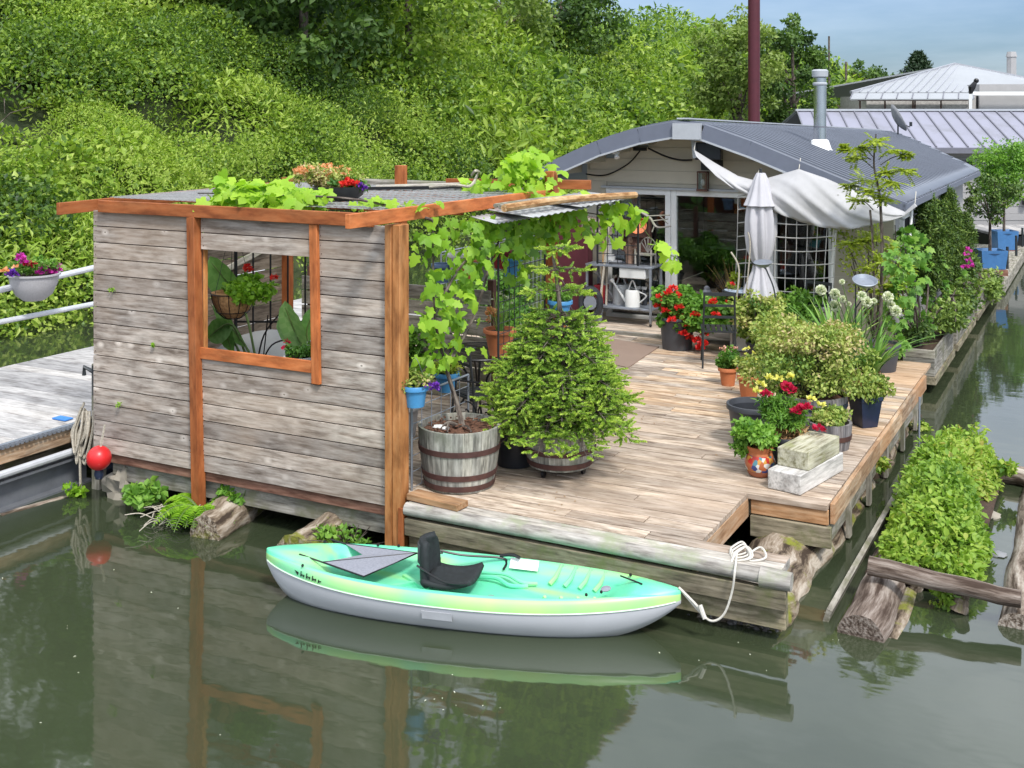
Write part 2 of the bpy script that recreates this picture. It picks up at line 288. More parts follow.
# ---------------------------------------------------------------- object helpers
ORG = {}
def tag(o, label, cat, group=None, kind=None):
    if label: o['label'] = label
    if cat: o['category'] = cat
    if group: o['group'] = group
    if kind: o['kind'] = kind
    return o
def thing(name, label, cat, loc, group=None):
    o = bpy.data.objects.new(name, None); o.empty_display_size = 0.1; COL.objects.link(o)
    o.location = loc; ORG[o.name] = Vector(loc); return tag(o, label, cat, group)
def dup(root, loc, label=None, rz=0, sc=1):
    def cp(o, par):
        c = o.copy(); COL.objects.link(c)
        if par: c.parent = par
        for ch in [k for k in bpy.data.objects if k.parent == o]: cp(ch, c)
        return c
    r = cp(root, None); r.location = loc; r.rotation_euler = (0, 0, rz); r.scale = (sc,) * 3
    if label: r['label'] = label
    return r
class MB:
    def __init__(s): s.v = []; s.f = []; s.t = []; s.lc = []; s.mi = []
    def face(s, idx, lcs, tint=0.5, mi=0):
        s.f.append(idx); s.lc += lcs; s.t.append(tint); s.mi.append(mi)
    def box(s, lo, hi, mat=None, tint=None, mi=0):
        lo = Vector(lo); hi = Vector(hi)
        return s.obox((lo + hi) / 2, hi - lo, mat, tint, mi)
    def obox(s, c, size, mat=None, tint=None, mi=0):
        c = Vector(c); size = Vector(size); h = size / 2
        if tint is None: tint = random.random()
        ax = sorted(range(3), key=lambda i: -size[i]); off = (random.random() * 40, random.random() * 40, random.random() * 40)
        n = len(s.v); loc = []
        for x in (-1, 1):
            for y in (-1, 1):
                for z in (-1, 1):
                    p = Vector((x * h.x, y * h.y, z * h.z)); loc.append(p)
                    q = (mat @ p) if mat is not None else p
                    s.v.append(tuple(c + q))
        L = [(loc[i][ax[0]] + off[0], loc[i][ax[1]] + off[1], loc[i][ax[2]] + off[2]) for i in range(8)]
        for q in ((0, 1, 3, 2), (4, 6, 7, 5), (0, 4, 5, 1), (2, 3, 7, 6), (0, 2, 6, 4), (1, 5, 7, 3)):
            s.face([n + i for i in q], [L[i] for i in q], tint, mi)
        return s
    def bar(s, a, b, w, h=None, tint=None, mi=0, roll=0):
        a = Vector(a); b = Vector(b); d = b - a; h = h or w
        q = d.to_track_quat('X', 'Z').to_matrix() @ Matrix.Rotation(roll, 3, 'X')
        return s.obox((a + b) / 2, (d.length, w, h), q, tint, mi)
    def tube(s, pts, r, n=8, cap=True, tint=0.5, mi=0, off=None):
        pts = [Vector(p) for p in pts]; k = len(pts)
        rs = list(r) if hasattr(r, '__len__') else [r] * k
        o = off if off is not None else random.random() * 30
        d0 = (pts[1] - pts[0]).normalized(); up = Vector((0, 0, 1)) if abs(d0.z) < 0.9 else Vector((1, 0, 0))
        u = d0.cross(up).normalized(); base = len(s.v); acc = 0; cum = []
        for i, p in enumerate(pts):
            d = (pts[min(i + 1, k - 1)] - pts[max(i - 1, 0)]).normalized()
            u = (u - d * u.dot(d)).normalized(); v = d.cross(u)
            if i: acc += (p - pts[i - 1]).length
            cum.append(acc)
            for j in range(n):
                a = 2 * math.pi * j / n
                s.v.append(tuple(p + (u * math.cos(a) + v * math.sin(a)) * rs[i]))
        for i in range(k - 1):
            for j in range(n):
                j2 = (j + 1) % n; A = base + i * n
                def lc(ii, jj): a = 2 * math.pi * jj / n; rr = max(rs[ii], 0.02); return (cum[ii] + o, math.cos(a) * rr + o, math.sin(a) * rr + o)
                s.face([A + j, A + j2, A + n + j2, A + n + j], [lc(i, j), lc(i, j2), lc(i + 1, j2), lc(i + 1, j)], tint, mi)
        if cap:
            for i, rev in ((0, True), (k - 1, False)):
                idx = [base + i * n + j for j in range(n)]; L = [(o, math.cos(2 * math.pi * j / n) * rs[i] * 3 + o, math.sin(2 * math.pi * j / n) * rs[i] * 3) for j in range(n)]
                if rev: idx = idx[::-1]; L = L[::-1]
                s.face(idx, L, tint, mi)
        return s
    def lathe(s, prof, c, n=24, mod=None, tint=0.5, mi=0, staves=False, tilt=None):
        c = Vector(c); base = len(s.v); k = len(prof)
        for (r, z) in prof:
            for j in range(n):
                a = 2 * math.pi * j / n; rr = r * (mod(a, z) if mod else 1)
                p = Vector((rr * math.cos(a), rr * math.sin(a), z))
                if tilt is not None: p = tilt @ p
                s.v.append(tuple(c + p))
        o = random.random() * 20
        tn = [random.random() for _ in range(n)]
        for i in range(k - 1):
            for j in range(n):
                j2 = (j + 1) % n; A = base + i * n
                r0 = prof[i][0]; z0 = prof[i][1]; z1 = prof[i + 1][1]
                a0 = 2 * math.pi * j / n * 0.3 + o + (j * 7 if staves else 0); a1 = a0 + 2 * math.pi / n * 0.3
                s.face([A + j, A + j2, A + n + j2, A + n + j], [(z0 + o, a0, 0), (z0 + o, a1, 0), (z1 + o, a1, 0), (z1 + o, a0, 0)], tn[j] if staves else tint, mi)
        return s
    def disc(s, c, r, n=20, jag=0.0, tint=0.5, mi=0, dome=0.0):
        c = Vector(c); b = len(s.v); s.v.append(tuple(c + Vector((0, 0, dome))))
        for j in range(n):
            a = 2 * math.pi * j / n; rr = r * (1 - jag * random.random()); s.v.append((c.x + rr * math.cos(a), c.y + rr * math.sin(a), c.z))
        for j in range(n):
            i2 = b + 1 + (j + 1) % n; s.face([b, b + 1 + j, i2], [(0, 0, 0), (0.1, j, 0), (0.1, j + 1, 0)], tint, mi)
        return s
    def ball(s, c, r, n=10, sc=(1, 1, 1), jit=0.0, tint=0.5, mi=0):
        c = Vector(c); base = len(s.v); m = max(4, n // 2 + 1); o = random.random() * 20
        for i in range(m + 1):
            th = math.pi * i / m
            for j in range(n):
                a = 2 * math.pi * j / n; d = Vector((math.sin(th) * math.cos(a), math.sin(th) * math.sin(a), math.cos(th)))
                q = 1 + (noise.noise(d * 2.1 + Vector((o, o, o))) * jit if jit else 0)
                s.v.append((c.x + d.x * r * sc[0] * q, c.y + d.y * r * sc[1] * q, c.z + d.z * r * sc[2] * q))
        for i in range(m):
            for j in range(n):
                j2 = (j + 1) % n; A = base + i * n
                s.face([A + j, A + n + j, A + n + j2, A + j2], [(i * .1 + o, j * .1, 0), (i * .1 + .1 + o, j * .1, 0), (i * .1 + .1 + o, j * .1 + .1, 0), (i * .1 + o, j * .1 + .1, 0)], tint, mi)
        return s
    def grid(s, fn, nu, nv, tint=0.5, mi=0, thick=0):
        b = len(s.v)
        for i in range(nu + 1):
            for j in range(nv + 1): s.v.append(tuple(fn(i / nu, j / nv)))
        for i in range(nu):
            for j in range(nv):
                A = b + i * (nv + 1) + j
                s.face([A, A + nv + 1, A + nv + 2, A + 1], [(i, j, 0), (i + 1, j, 0), (i + 1, j + 1, 0), (i, j + 1, 0)], tint, mi)
        return s
    def build(s, name, mats, parent=None, loc=None, smooth=35, bevel=0, solid=0, label=None):
        if isinstance(mats, bpy.types.Material): mats = [mats]
        org = ORG[parent.name] if parent else Vector(loc if loc is not None else (0, 0, 0))
        me = bpy.data.meshes.new(name)
        vv = [(a - org.x, b - org.y, c - org.z) for a, b, c in s.v]
        me.from_pydata(vv, [], s.f)
        for m in mats: me.materials.append(m)
        if any(s.mi): me.polygons.foreach_set('material_index', s.mi)
        a = me.attributes.new('tint', 'FLOAT', 'FACE'); a.data.foreach_set('value', s.t)
        a = me.attributes.new('lc', 'FLOAT_VECTOR', 'CORNER'); a.data.foreach_set('vector', [x for p in s.lc for x in p])
        if smooth:
            me.polygons.foreach_set('use_smooth', [True] * len(s.f)); me.set_sharp_from_angle(angle=R(smooth))
        me.update()
        o = bpy.data.objects.new(name, me); COL.objects.link(o)
        if parent: o.parent = parent
        else: o.location = org
        ORG[o.name] = org
        if solid: md = o.modifiers.new('solid', 'SOLIDIFY'); md.thickness = solid; md.offset = 0
        if bevel: md = o.modifiers.new('bevel', 'BEVEL'); md.width = bevel; md.segments = 2; md.limit_method = 'ANGLE'; md.angle_limit = R(50)
        if label: o['label'] = label
        return o
class Leaves:
    """leaf blades gathered as arrays; shape 'kite' (two folded triangles) or an outline fan"""
    SH = {'kite': ([(0, 0, 0), (0.45, 0.5, 0.06), (1, 0, -0.08), (0.45, -0.5, 0.06)], [(0, 1, 2), (0, 2, 3)]),
          'needle': ([(0, 0.5, 0), (1, 0, 0), (0, -0.5, 0)], [(0, 1, 2)]),
          'oval': ([(0, 0, 0), (0.25, 0.42, 0.05), (0.6, 0.48, 0.05), (1, 0, -0.1), (0.6, -0.48, 0.05), (0.25, -0.42, 0.05)], [(0, 1, 2, 3), (0, 3, 4, 5)]),
          'grape': ([(0.34, 0, 0.04), (0, 0, 0), (-0.14, 0.26, -0.03), (0.04, 0.42, -0.05), (0.16, 0.34, 0.0), (0.34, 0.56, -0.06), (0.50, 0.30, 0.0), (0.74, 0.28, -0.03), (1.0, 0, -0.12),
                     (0.74, -0.28, -0.03), (0.50, -0.30, 0.0), (0.34, -0.56, -0.06), (0.16, -0.34, 0.0), (0.04, -0.42, -0.05), (-0.14, -0.26, -0.03)],
                    [(0, i, i + 1) for i in range(1, 14)] + [(0, 14, 1)]),
          'lobed': ([(0.30, 0, 0.03), (0, 0, 0), (-0.12, 0.32, -0.03), (0.10, 0.26, 0.02), (0.28, 0.55, -0.06), (0.42, 0.27, 0.03), (0.72, 0.36, -0.05), (0.74, 0.16, 0), (1.0, 0, -0.1),
                     (0.74, -0.16, 0), (0.72, -0.36, -0.05), (0.42, -0.27, 0.03), (0.28, -0.55, -0.06), (0.10, -0.26, 0.02), (-0.12, -0.32, -0.03)],
                    [(0, i, i + 1) for i in range(1, 14)] + [(0, 14, 1)])}
    def __init__(s): s.P = []; s.D = []; s.N = []; s.L = []; s.W = []; s.T = []
    def add(s, P, D, N, L, W, T):
        P = np.atleast_2d(np.asarray(P, float)); n = len(P)
        s.P.append(P); s.D.append(np.broadcast_to(D, (n, 3))); s.N.append(np.broadcast_to(N, (n, 3)))
        for a, b in ((s.L, L), (s.W, W), (s.T, T)): a.append(np.broadcast_to(b, (n,)))
        return s
    def build(s, name, mat, parent=None, shape='kite', loc=None, label=None):
        P = np.concatenate(s.P); D = np.concatenate(s.D); N = np.concatenate(s.N); L = np.concatenate(s.L)[:, None]; W = np.concatenate(s.W)[:, None]; T = np.concatenate(s.T)
        D = D / (np.linalg.norm(D, axis=1, keepdims=True) + 1e-9)
        N = N - D * (N * D).sum(1, keepdims=True); N = N / (np.linalg.norm(N, axis=1, keepdims=True) + 1e-9); B = np.cross(N, D)
        vs, fs = s.SH[shape]; k = len(vs); n = len(P)
        V = np.empty((n, k, 3)); CL = rng.uniform(0.2, 2.4, (n, 1))
        for i, (a, b, c) in enumerate(vs): V[:, i] = P + D * L * a + B * W * b + N * L * c * CL
        org = ORG[parent.name] if parent else Vector(loc if loc is not None else (0, 0, 0))
        V = V.reshape(-1, 3) - np.array(org)
        me = bpy.data.meshes.new(name); me.vertices.add(len(V)); me.vertices.foreach_set('co', V.astype(np.float32).ravel())
        sizes = np.array([len(f) for f in fs]); flat = np.concatenate([np.array(f) for f in fs])
        idx = (flat[None, :] + (np.arange(n) * k)[:, None]).ravel().astype(np.int32)
        tot = np.tile(sizes, n); st = np.concatenate([[0], np.cumsum(tot)[:-1]]).astype(np.int32)
        me.loops.add(len(idx)); me.loops.foreach_set('vertex_index', idx)
        me.polygons.add(len(tot)); me.polygons.foreach_set('loop_start', st); me.polygons.foreach_set('loop_total', tot.astype(np.int32))
        me.update(calc_edges=True); me.materials.append(mat)
        a = me.attributes.new('tint', 'FLOAT', 'FACE'); a.data.foreach_set('value', np.repeat(np.clip(T, 0, 1), len(fs)).astype(np.float32))
        o = bpy.data.objects.new(name, me); COL.objects.link(o)
        if parent: o.parent = parent
        else: o.location = org
        ORG[o.name] = org
        if label: o['label'] = label
        return o
def rdir(n, up=0.0):
    v = rng.normal(size=(n, 3)); v /= np.linalg.norm(v, axis=1, keepdims=True); v[:, 2] += up; return v
def unit(v): return v / (np.linalg.norm(v, axis=1, keepdims=True) + 1e-9)
def blob(lv, c, rad, n, L, W=None, t=0.5, tv=0.2, shell=0.55, up=0.5, hemi=False, droop=0.0):
    """leaves in an ellipsoid, thicker towards its skin, facing outwards and up"""
    d = rdir(n); d /= np.linalg.norm(d, axis=1, keepdims=True)
    if hemi: d[:, 2] = np.abs(d[:, 2])
    rr = shell + (1 - shell) * rng.random(n) ** 0.7
    rad = np.array(rad if hasattr(rad, '__len__') else (rad,) * 3); P = np.array(c) + d * rad * rr[:, None]
    D = unit(d * 0.5 + rdir(n) * 0.8 + np.array([0, 0, -droop])); N = unit(d * 0.7 + rdir(n) * 0.5 + np.array([0, 0, up]))
    LL = L * (0.65 + 0.7 * rng.random(n)); lv.add(P, D, N, LL, LL * (W or 0.62), t + tv * rng.normal(size=n)); return lv
def clumps(lv, c, rad, nc, npc, cr, L, t=0.5, tv=0.15, W=None, shell=0.6, hemi=False, up=0.5, ct=0.15, droop=0.0):
    rad = np.array(rad if hasattr(rad, '__len__') else (rad,) * 3)
    for _ in range(nc):
        d = rng.normal(size=3); d /= np.linalg.norm(d)
        if hemi: d[2] = abs(d[2])
        p = np.array(c) + d * rad * (shell + (1 - shell) * rng.random()); r = cr * (0.6 + 0.8 * rng.random())
        blob(lv, p, (r, r, r * 0.75), int(npc * (0.6 + 0.8 * rng.random())), L, W, t + ct * rng.normal(), tv, 0.3, up, droop=droop)
    return lv
def smooth_path(pts, k=6):
    pts = [Vector(p) for p in pts]; o = []
    P = [pts[0]] + pts + [pts[-1]]
    for i in range(1, len(P) - 2):
        a, b, c, d = P[i - 1], P[i], P[i + 1], P[i + 2]
        for j in range(k):
            u = j / k
            o.append(0.5 * ((2 * b) + (c - a) * u + (2 * a - 5 * b + 4 * c - d) * u * u + (3 * b - a - 3 * c + d) * u ** 3))
    o.append(pts[-1]); return o
# ================================================================ SETTING
mb = MB(); mb.grid(lambda u, v: (-120 + 520 * u, -40 + 440 * v, 0), 2, 2)
tag(mb.build('water', M['water'], smooth=0), 'murky green still river water around the floats', 'water', kind='structure')
def crest(Y): return 6.6 - 1.5 * min(1, max(0, (Y - 55) / 55)) - 1.6 * min(1, max(0, (Y - 105) / 80))
def hillz(x, y):
    t = -16.6 - x + 0.8 * noise.noise(Vector((y * 0.15, 3, 0)))
    if t < 0: return max(-1.5, t * 0.8)
    u = min(1, t / 11.5); k = 1 - (1 - u) ** 1.7
    return crest(y) * k + 0.5 * noise.noise(Vector((x * 0.35, y * 0.35, 1))) * min(1, t / 2) + max(0, (t - 11.5)) * 0.01
m, t, b = newmat('hillside_ground'); co = nn(t, 'ShaderNodeTexCoord'); n_ = noisen(t, co.outputs['Object'], 1.5, 6, 0.65)
r_ = ramp(t, [(0.3, (0.02, 0.03, 0.012)), (0.6, (0.045, 0.06, 0.02)), (0.8, (0.07, 0.06, 0.03))]); t.links.new(n_, r_.inputs[0]); t.links.new(r_.outputs[0], b.inputs['Base Color']); b.inputs['Roughness'].default_value = 1
mb = MB()
def hg(u, v):
    x = -14.5 - 90 * u ** 1.9; y = -30 + 330 * v; return (x, y, hillz(x, y))
mb.grid(hg, 40, 150)
tag(mb.build('hillside', m), 'steep overgrown river bank behind the floating homes', 'hillside', kind='structure')
mb = MB(); mb.grid(lambda u, v: (-14.6 + 400 * u, 95 + 300 * v, 1.0 + 1.5 * v), 4, 3)
tag(mb.build('far_bank', m), 'far river bank', 'ground', kind='structure')

def rp0(c, r):
    while 1:
        q = Vector((random.uniform(-1, 1), random.uniform(-1, 1), random.uniform(-.2, 1)))
        if .5 < q.length < 1: return Vector(c) + q * r
# bushes covering the slope: nobody could count them
lv = Leaves(); tw = MB()
def bushes(y0, y1, n, r0, r1, leafL, cover, xr=(-16.0, -28.5)):
    for _ in range(n):
        y = y0 + (y1 - y0) * random.random(); x = xr[0] + (xr[1] - xr[0]) * random.random() ** 0.9
        r = r0 + (r1 * 1.25 - r0) * random.random() ** 1.6; z = hillz(x, y)
        if noise.noise(Vector((x * .55, y * .45, 9))) < -.30: continue
        tn = 0.50 + 0.30 * noise.noise(Vector((x * 0.16, y * 0.13, 4))) + 0.07 * random.gauss(0, 1)
        cnt = int(cover * r * r / (leafL * leafL))
        q = random.choice((.75, .9, 1.0, 1.25, 1.7)); sp = random.random(); wd = .62 if sp < .7 else .3; cnt = int(cnt / (q * q) * (1 if wd > .5 else 1.5))
        blob(lv, (x, y, max(z, -0.1) + r * 0.15), (r, r * 1.1, r * (0.7 + 0.6 * random.random())), cnt, leafL * q, wd, tn + .12 * random.gauss(0, 1), 0.20, 0.72, 0.5, hemi=(z > 0.4))
bushes(4, 16, 200, 0.6, 1.25, 0.105, 13)
bushes(10, 17, 60, 0.5, 0.9, 0.10, 15, (-15.9, -18.5))
bushes(16, 32, 230, 0.6, 1.45, 0.115, 12)
bushes(32, 58, 210, 1.0, 2.1, 0.24, 11, (-16.2, -29.5))
bushes(58, 135, 260, 1.6, 3.2, 0.42, 9, (-16.5, -31))
for (px, py, d, rr) in ((310, 140, 30, 2.3), (395, 150, 33, 2.4), (350, 175, 29, 1.7), (120, 150, 26, 1.8), (30, 190, 22, 1.6), (470, 165, 38, 2.2), (560, 135, 46, 2.2), (230, 165, 26, 1.5), (640, 110, 62, 2.8), (480, 110, 44, 2.2), (60, 110, 29, 2.2)):
    q = dp(px, py, d); z = hillz(q.x, q.y); c0 = (q.x, q.y, max(z - .2, q.z - rr * .5)); Lf = .0034 * d
    for j in range(26): e = rp0(c0, rr); blob(lv, e, (rr * .33,) * 2 + (rr * .3,), 190, Lf, .34, .72 + .1 * random.gauss(0, 1), .16, .3, .5)
for k in range(300):     # loose sprays that break up the outlines
    y = 6 + 40 * random.random() ** 1.3; x = -16.2 - 11 * random.random(); z = hillz(x, y) + 0.9 + random.random() * 0.7
    blob(lv, (x, y, z), (0.4, 0.4, 0.45), 40, 0.12, 0.5, 0.72, 0.15, 0.1, 0.4)
tag(lv.build('hillside_shrubs', M['hill']), 'dense mass of green shrubs and brambles covering the hillside', 'shrubs', kind='stuff')
for k in range(260):
    y = 6 + 40 * random.random(); x = -15.9 - 10 * random.random(); z = hillz(x, y) + 0.5
    p = Vector((x, y, z)); d = Vector((random.uniform(.2, 1), random.uniform(-1, 1), random.uniform(-.2, 1)))
    tw.tube([p, p + d * 0.5, p + d + Vector((0, 0, -.25))], [0.014, 0.01, 0.005], 4, False)
tag(tw.build('bare_twigs', M['trunk']), 'bare grey twigs showing between the hillside shrubs', 'twigs', kind='stuff')

def tree(label, px, d, ztop, rad, mat, leafL, nc, npc, t=0.5, name='leafy_tree', group=None, trunkr=0.18, zc=None, cr=None, base=None):
    p = dp(px, 112, d); z0 = hillz(p.x, p.y) if base is None else base
    r = thing(name, label, 'tree', (p.x, p.y, z0), group)
    zc = zc if zc is not None else ztop - rad[2]
    mb = MB(); top = Vector((p.x, p.y, zc + rad[2] * 0.4))
    mb.tube(smooth_path([(p.x, p.y, z0 - 0.3), (p.x + 0.15, p.y, z0 + (zc - z0) * 0.5), top]), np.linspace(trunkr, trunkr * 0.35, 13), 8)
    for k in range(9):
        a = random.random() * 6.28; q = Vector((p.x, p.y, z0 + (zc - z0) * (0.5 + 0.5 * random.random())))
        e = Vector((p.x + math.cos(a) * rad[0] * 0.75, p.y + math.sin(a) * rad[1] * 0.75, zc + rad[2] * random.uniform(-.4, .6)))
        mb.tube(smooth_path([q, (q + e) / 2 + Vector((0, 0, .3)), e], 4), np.linspace(trunkr * 0.4, 0.02, 9), 5, False)
    mb.build('trunk', M['trunk'], r)
    lv = Leaves(); clumps(lv, (p.x, p.y, zc), rad, nc, npc, cr or rad[0] * 0.24, leafL, t, 0.16, shell=0.5, ct=0.14)
    lv.build('crown', mat, r); return r
tree('dark leafy tree at the far left top of the bank', 20, 33, 17.5, (4.2, 4.2, 6.8), M['treedark'], 0.24, 130, 130, 0.5)
tree('tall leafy tree partly beyond the left edge of the picture', -130, 31, 17.5, (4.0, 4.0, 5.6), M['treedark'], 0.26, 80, 110, 0.5)
tree('grey green tree on the bank right of the leftmost dark tree', 150, 36, 17.0, (3.8, 3.8, 6.6), M['treelight'], 0.24, 120, 120, 0.3)
tree('tall dark maple on the bank behind the timber screen wall', 300, 34, 17.0, (3.9, 3.8, 6.8), M['treedark'], 0.23, 150, 130, 0.55)
tree('bright green maple right of the tall dark maple on the bank', 405, 38, 16.0, (3.2, 3.2, 6.2), M['hill'], 0.22, 125, 120, 0.5)
tree('yellowish green willowy tree between two darker trees on the bank', 485, 46, 10.5, (2.6, 2.6, 3.2), M['treelight'], 0.2, 60, 120, 0.55)
tree('dark broad tree on the bank with its right edge against the sky', 560, 55, 12.0, (3.2, 3.2, 3.9), M['treedark'], 0.24, 85, 120, 0.6)
tree('pale yellow green tree behind the dark red piling', 738, 52, 8.9, (2.1, 2.1, 2.9), M['treelight'], 0.2, 70, 110, 0.62, zc=5.6)
tree('darker green tree between the piling and the stove pipe', 792, 55, 9.3, (2.0, 2.0, 3.3), M['treedark'], 0.2, 70, 110, 0.62, zc=5.4)
tree('low rounded tree left of the white roofed building', 868, 92, 7.6, (2.5, 2.5, 1.5), M['treedark'], 0.3, 26, 90, 0.55, zc=6.0, base=1.2)
tree('short green hedge tree low behind the metal roof', 848, 70, 5.4, (2.2, 2.0, 1.1), M['hill'], 0.25, 26, 80, 0.5, zc=4.2, base=1.0)
# conifer behind the white roof
p = dp(918, 112, 96); r = thing('conifer_tree', 'dark conifer rising behind the white metal roof', 'tree', (p.x, p.y, 1.5))
MB().tube([(p.x, p.y, 1.2), (p.x, p.y, 8.6)], [0.2, 0.03], 6).build('trunk', M['trunk'], r)
lv = Leaves()
for k in range(13):
    z = 4.6 + k * 0.32; rr = 3.3 * (1 - k / 13.5)
    for j in range(14): a = j * .45 + k; blob(lv, (p.x + math.cos(a) * rr * .6, p.y + math.sin(a) * rr * .6, z - .1), (rr * .45, rr * .45, 0.2), 26, 0.34, 0.4, 0.5, 0.25, 0.1)
lv.build('crown', M['conif'], r)

# ---------------------------------------------------------------- distant things on the bank
def pole(px, d, ztop, rad, label, arm=False, base=None):
    p = dp(px, 112, d); z0 = hillz(p.x, p.y) if base is None else base
    r = thing('utility_pole', label, 'pole', (p.x, p.y, z0))
    MB().tube([(p.x, p.y, z0 - .5), (p.x, p.y, ztop)], [rad, rad * .85], 8).build('post', M['trunk'], r)
    if arm: MB().bar((p.x - .9, p.y, ztop - .5), (p.x + .9, p.y + .3, ztop - .5), .1, .12).build('crossarm', M['trunk'], r)
pole(642, 78, 9.6, 0.20, 'thick brown utility pole on the bank at the edge of the trees')
pole(695, 78, 9.4, 0.14, 'thin dark utility pole in the gap of sky left of the piling')
pole(829, 70, 8.2, 0.07, 'slim pole beside the right edge of the dark tree')
pole(846, 85, 7.3, 0.10, 'short wooden pole standing left of the low rounded tree', base=1.2)
pole(897, 88, 5.6 + .5, 0.10, 'wooden pole with a crossarm left of the conifer', arm=True, base=1.2)
def hut(px, y, d, w, h, dep, wall, roof, label):
    p = dp(px, y, d); r = thing('house', label, 'house', (p.x, p.y, p.z - h))
    rot = Matrix.Rotation(YAW, 3, 'Z'); rt = Vector((CA, SA, 0)); fw = Vector((-SA, CA, 0)); c = Vector((p.x, p.y, 0))
    mb = MB(); mb.obox(c + Vector((0, 0, p.z - h * .75)), (w, dep, h * 1.5), rot); mb.build('wall', wall, r)
    mb = MB()
    for s in (-1, 1):
        a = c + rt * (s * (w / 2 + .4)) + Vector((0, 0, p.z - .1)); e = c + Vector((0, 0, p.z + w * .16))
        mb.obox((a + e) / 2, ((a - e).length, dep + .8, .15), Matrix.Rotation(YAW, 3, 'Z') @ Matrix.Rotation(-s * math.atan2(-(e.z - a.z), (w / 2 + .4)) * -1, 3, 'Y'))
    mb.build('roof', roof, r)
    mb = MB()
    for s in (-.28, .25): mb.obox(c + rt * (s * w) - fw * (dep / 2 + .03) + Vector((0, 0, p.z - h * .5)), (w * .14, .06, h * .35), rot)
    mb.build('window', M['dark'], r)
hut(630, 68, 84, 4.2, 1.2, 4, M['white'], M['rooftile'], 'pale house with a red tiled roof at the tree edge on the bank')
hut(667, 71, 86, 3.0, 1.6, 4, M['wwall'], M['rooftile'], 'small pale house with a low red roof in the gap of sky')
hut(720, 80, 95, 4.6, 1.4, 4, M['white'], M['wwall'], 'white low building behind the thin dark utility pole')

# ================================================================ NEIGHBOURING BUILDINGS (square to the view)
RT = Vector((CA, SA, 0)); FW = Vector((-SA, CA, 0)); ROT = Matrix.Rotation(YAW, 3, 'Z')
def lw(l, d, z): return RT * l + FW * d + Vector((0, 0, z))
def seamroof(parent, name, a0, a1, b0, b1, mat, step, seam=None, th=0.05):
    """slab between ridge a0-a1 and eave b0-b1 with raised seams"""
    mb = MB(); mb.grid(lambda u, v: a0.lerp(a1, u).lerp(b0.lerp(b1, u), v), 1, 1)
    o = mb.build(name, mat, parent, smooth=0, solid=th)
    n = int((b1 - b0).length / step); mb = MB(); up = Vector((0, 0, 0.035))
    for i in range(n + 1): u = i / n; mb.bar(a0.lerp(a1, u) + up, b0.lerp(b1, u) + up, 0.035, 0.05)
    mb.build('seam', seam or M['seam'], o, smooth=0)
    return o
n1 = thing('floating_home', 'neighbouring grey floating home with a standing seam metal roof', 'house', lw(13, 34, 0))
seamroof(n1, 'roof', lw(8.4, 34, 3.6), lw(28, 34, 3.6), lw(8.0, 31, 2.62), lw(28, 31, 2.62), M['nroof'], 0.42)
seamroof(n1, 'rear_roof', lw(8.4, 34, 3.61), lw(28, 34, 3.61), lw(8.0, 37, 2.62), lw(28, 37, 2.62), M['nroof'], 0.42)
mb = MB(); mb.bar(lw(8.35, 34, 3.66), lw(28, 34, 3.66), .16, .06); mb.build('ridge_cap', M['cap'], n1)
mb = MB(); mb.bar(lw(8.0, 30.97, 2.56), lw(28, 30.97, 2.56), .08, .14); mb.build('gutter', M['seam'], n1)
mb = MB()
for k in range(11): mb.obox(lw(18, 31.5 - .012 * (k % 2), .55 + k * .19), (19.4, .06, .185), ROT)
mb.build('wall', M['wwall'], n1, smooth=0)
mb = MB(); mb.obox(lw(18, 34, 1.4), (19.3, 4.4, 2.1), ROT); mb.build('wall_core', M['wwall'], n1, smooth=0)
for lx in (12.3, 13.4): 
    wn = MB().obox(lw(lx, 31.44, 2.1), (.5, .05, .34), ROT).build('window', M['dark'], n1)
mb = MB(); mb.obox(lw(13.95, 31.35, 1.18), (.13, .12, .2), ROT); mb.tube([lw(13.95, 31.35, 1.28), lw(13.95, 31.35, 1.36)], [.07, .01], 6); mb.build('wall_lamp', M['black'], n1)
# white walkway and its dark float
r = thing('walkway', 'white boarded walkway in front of the neighbouring home', 'walkway', lw(15, 30, 0.4))
mb = MB()
for k in range(34): mb.obox(lw(12.1 + k * .3, 29.9, .56), (.29, 1.9, .06), ROT)
mb.build('boards', M['dock'], r, smooth=0)
MB().obox(lw(17.2, 29.9, .3), (10.3, 1.8, .36), ROT).build('float', M['black'], r)
# far white building
n2 = thing('white_building', 'large building with a white metal hipped roof behind the grey home', 'building', lw(23, 56, 0))
pk = dp(955, 65, 54); pk2 = lw(28, 54, pk.z - 1.2)
e0 = dp(850, 92.5, 50); e1 = lw(30, 50, e0.z)
rdg0 = dp(955, 65, 55); 
def fourpt(a, b, c, d): return lambda u, v: a.lerp(b, u).lerp(d.lerp(c, u), v)
R0 = rdg0; R1 = dp(1060, 86, 55); E0 = dp(851, 93.5, 50); E1 = dp(1070, 93, 50)
mb = MB(); mb.grid(fourpt(R0, R1, E1, E0), 1, 1); rf = mb.build('roof', M['wroof'], n2, smooth=0, solid=.08)
mb = MB(); up = Vector((0, 0, .05))
for i in range(27): u = i / 26; mb.bar(R0.lerp(R1, max(0, (u - .36) / .64)) + up if u > .36 else R0.lerp(E0, 1 - u / .36) + up, E0.lerp(E1, u) + up, .06, .07)
mb.bar(R0 + up, R1 + up, .12, .12); mb.bar(R0 + up, E0 + up, .12, .12); mb.build('seam', plain('roof_seam_light', (0.33, 0.34, 0.37), 0.5), rf, smooth=0)
MB().grid(fourpt(R0, R1, lw(30, 62, E0.z), lw(14, 62, E0.z)), 1, 1).build('rear_roof', M['wroof'], n2, smooth=0, solid=.08)
a = dp(853, 96, 49.6); bq = dp(974, 96, 49.6)
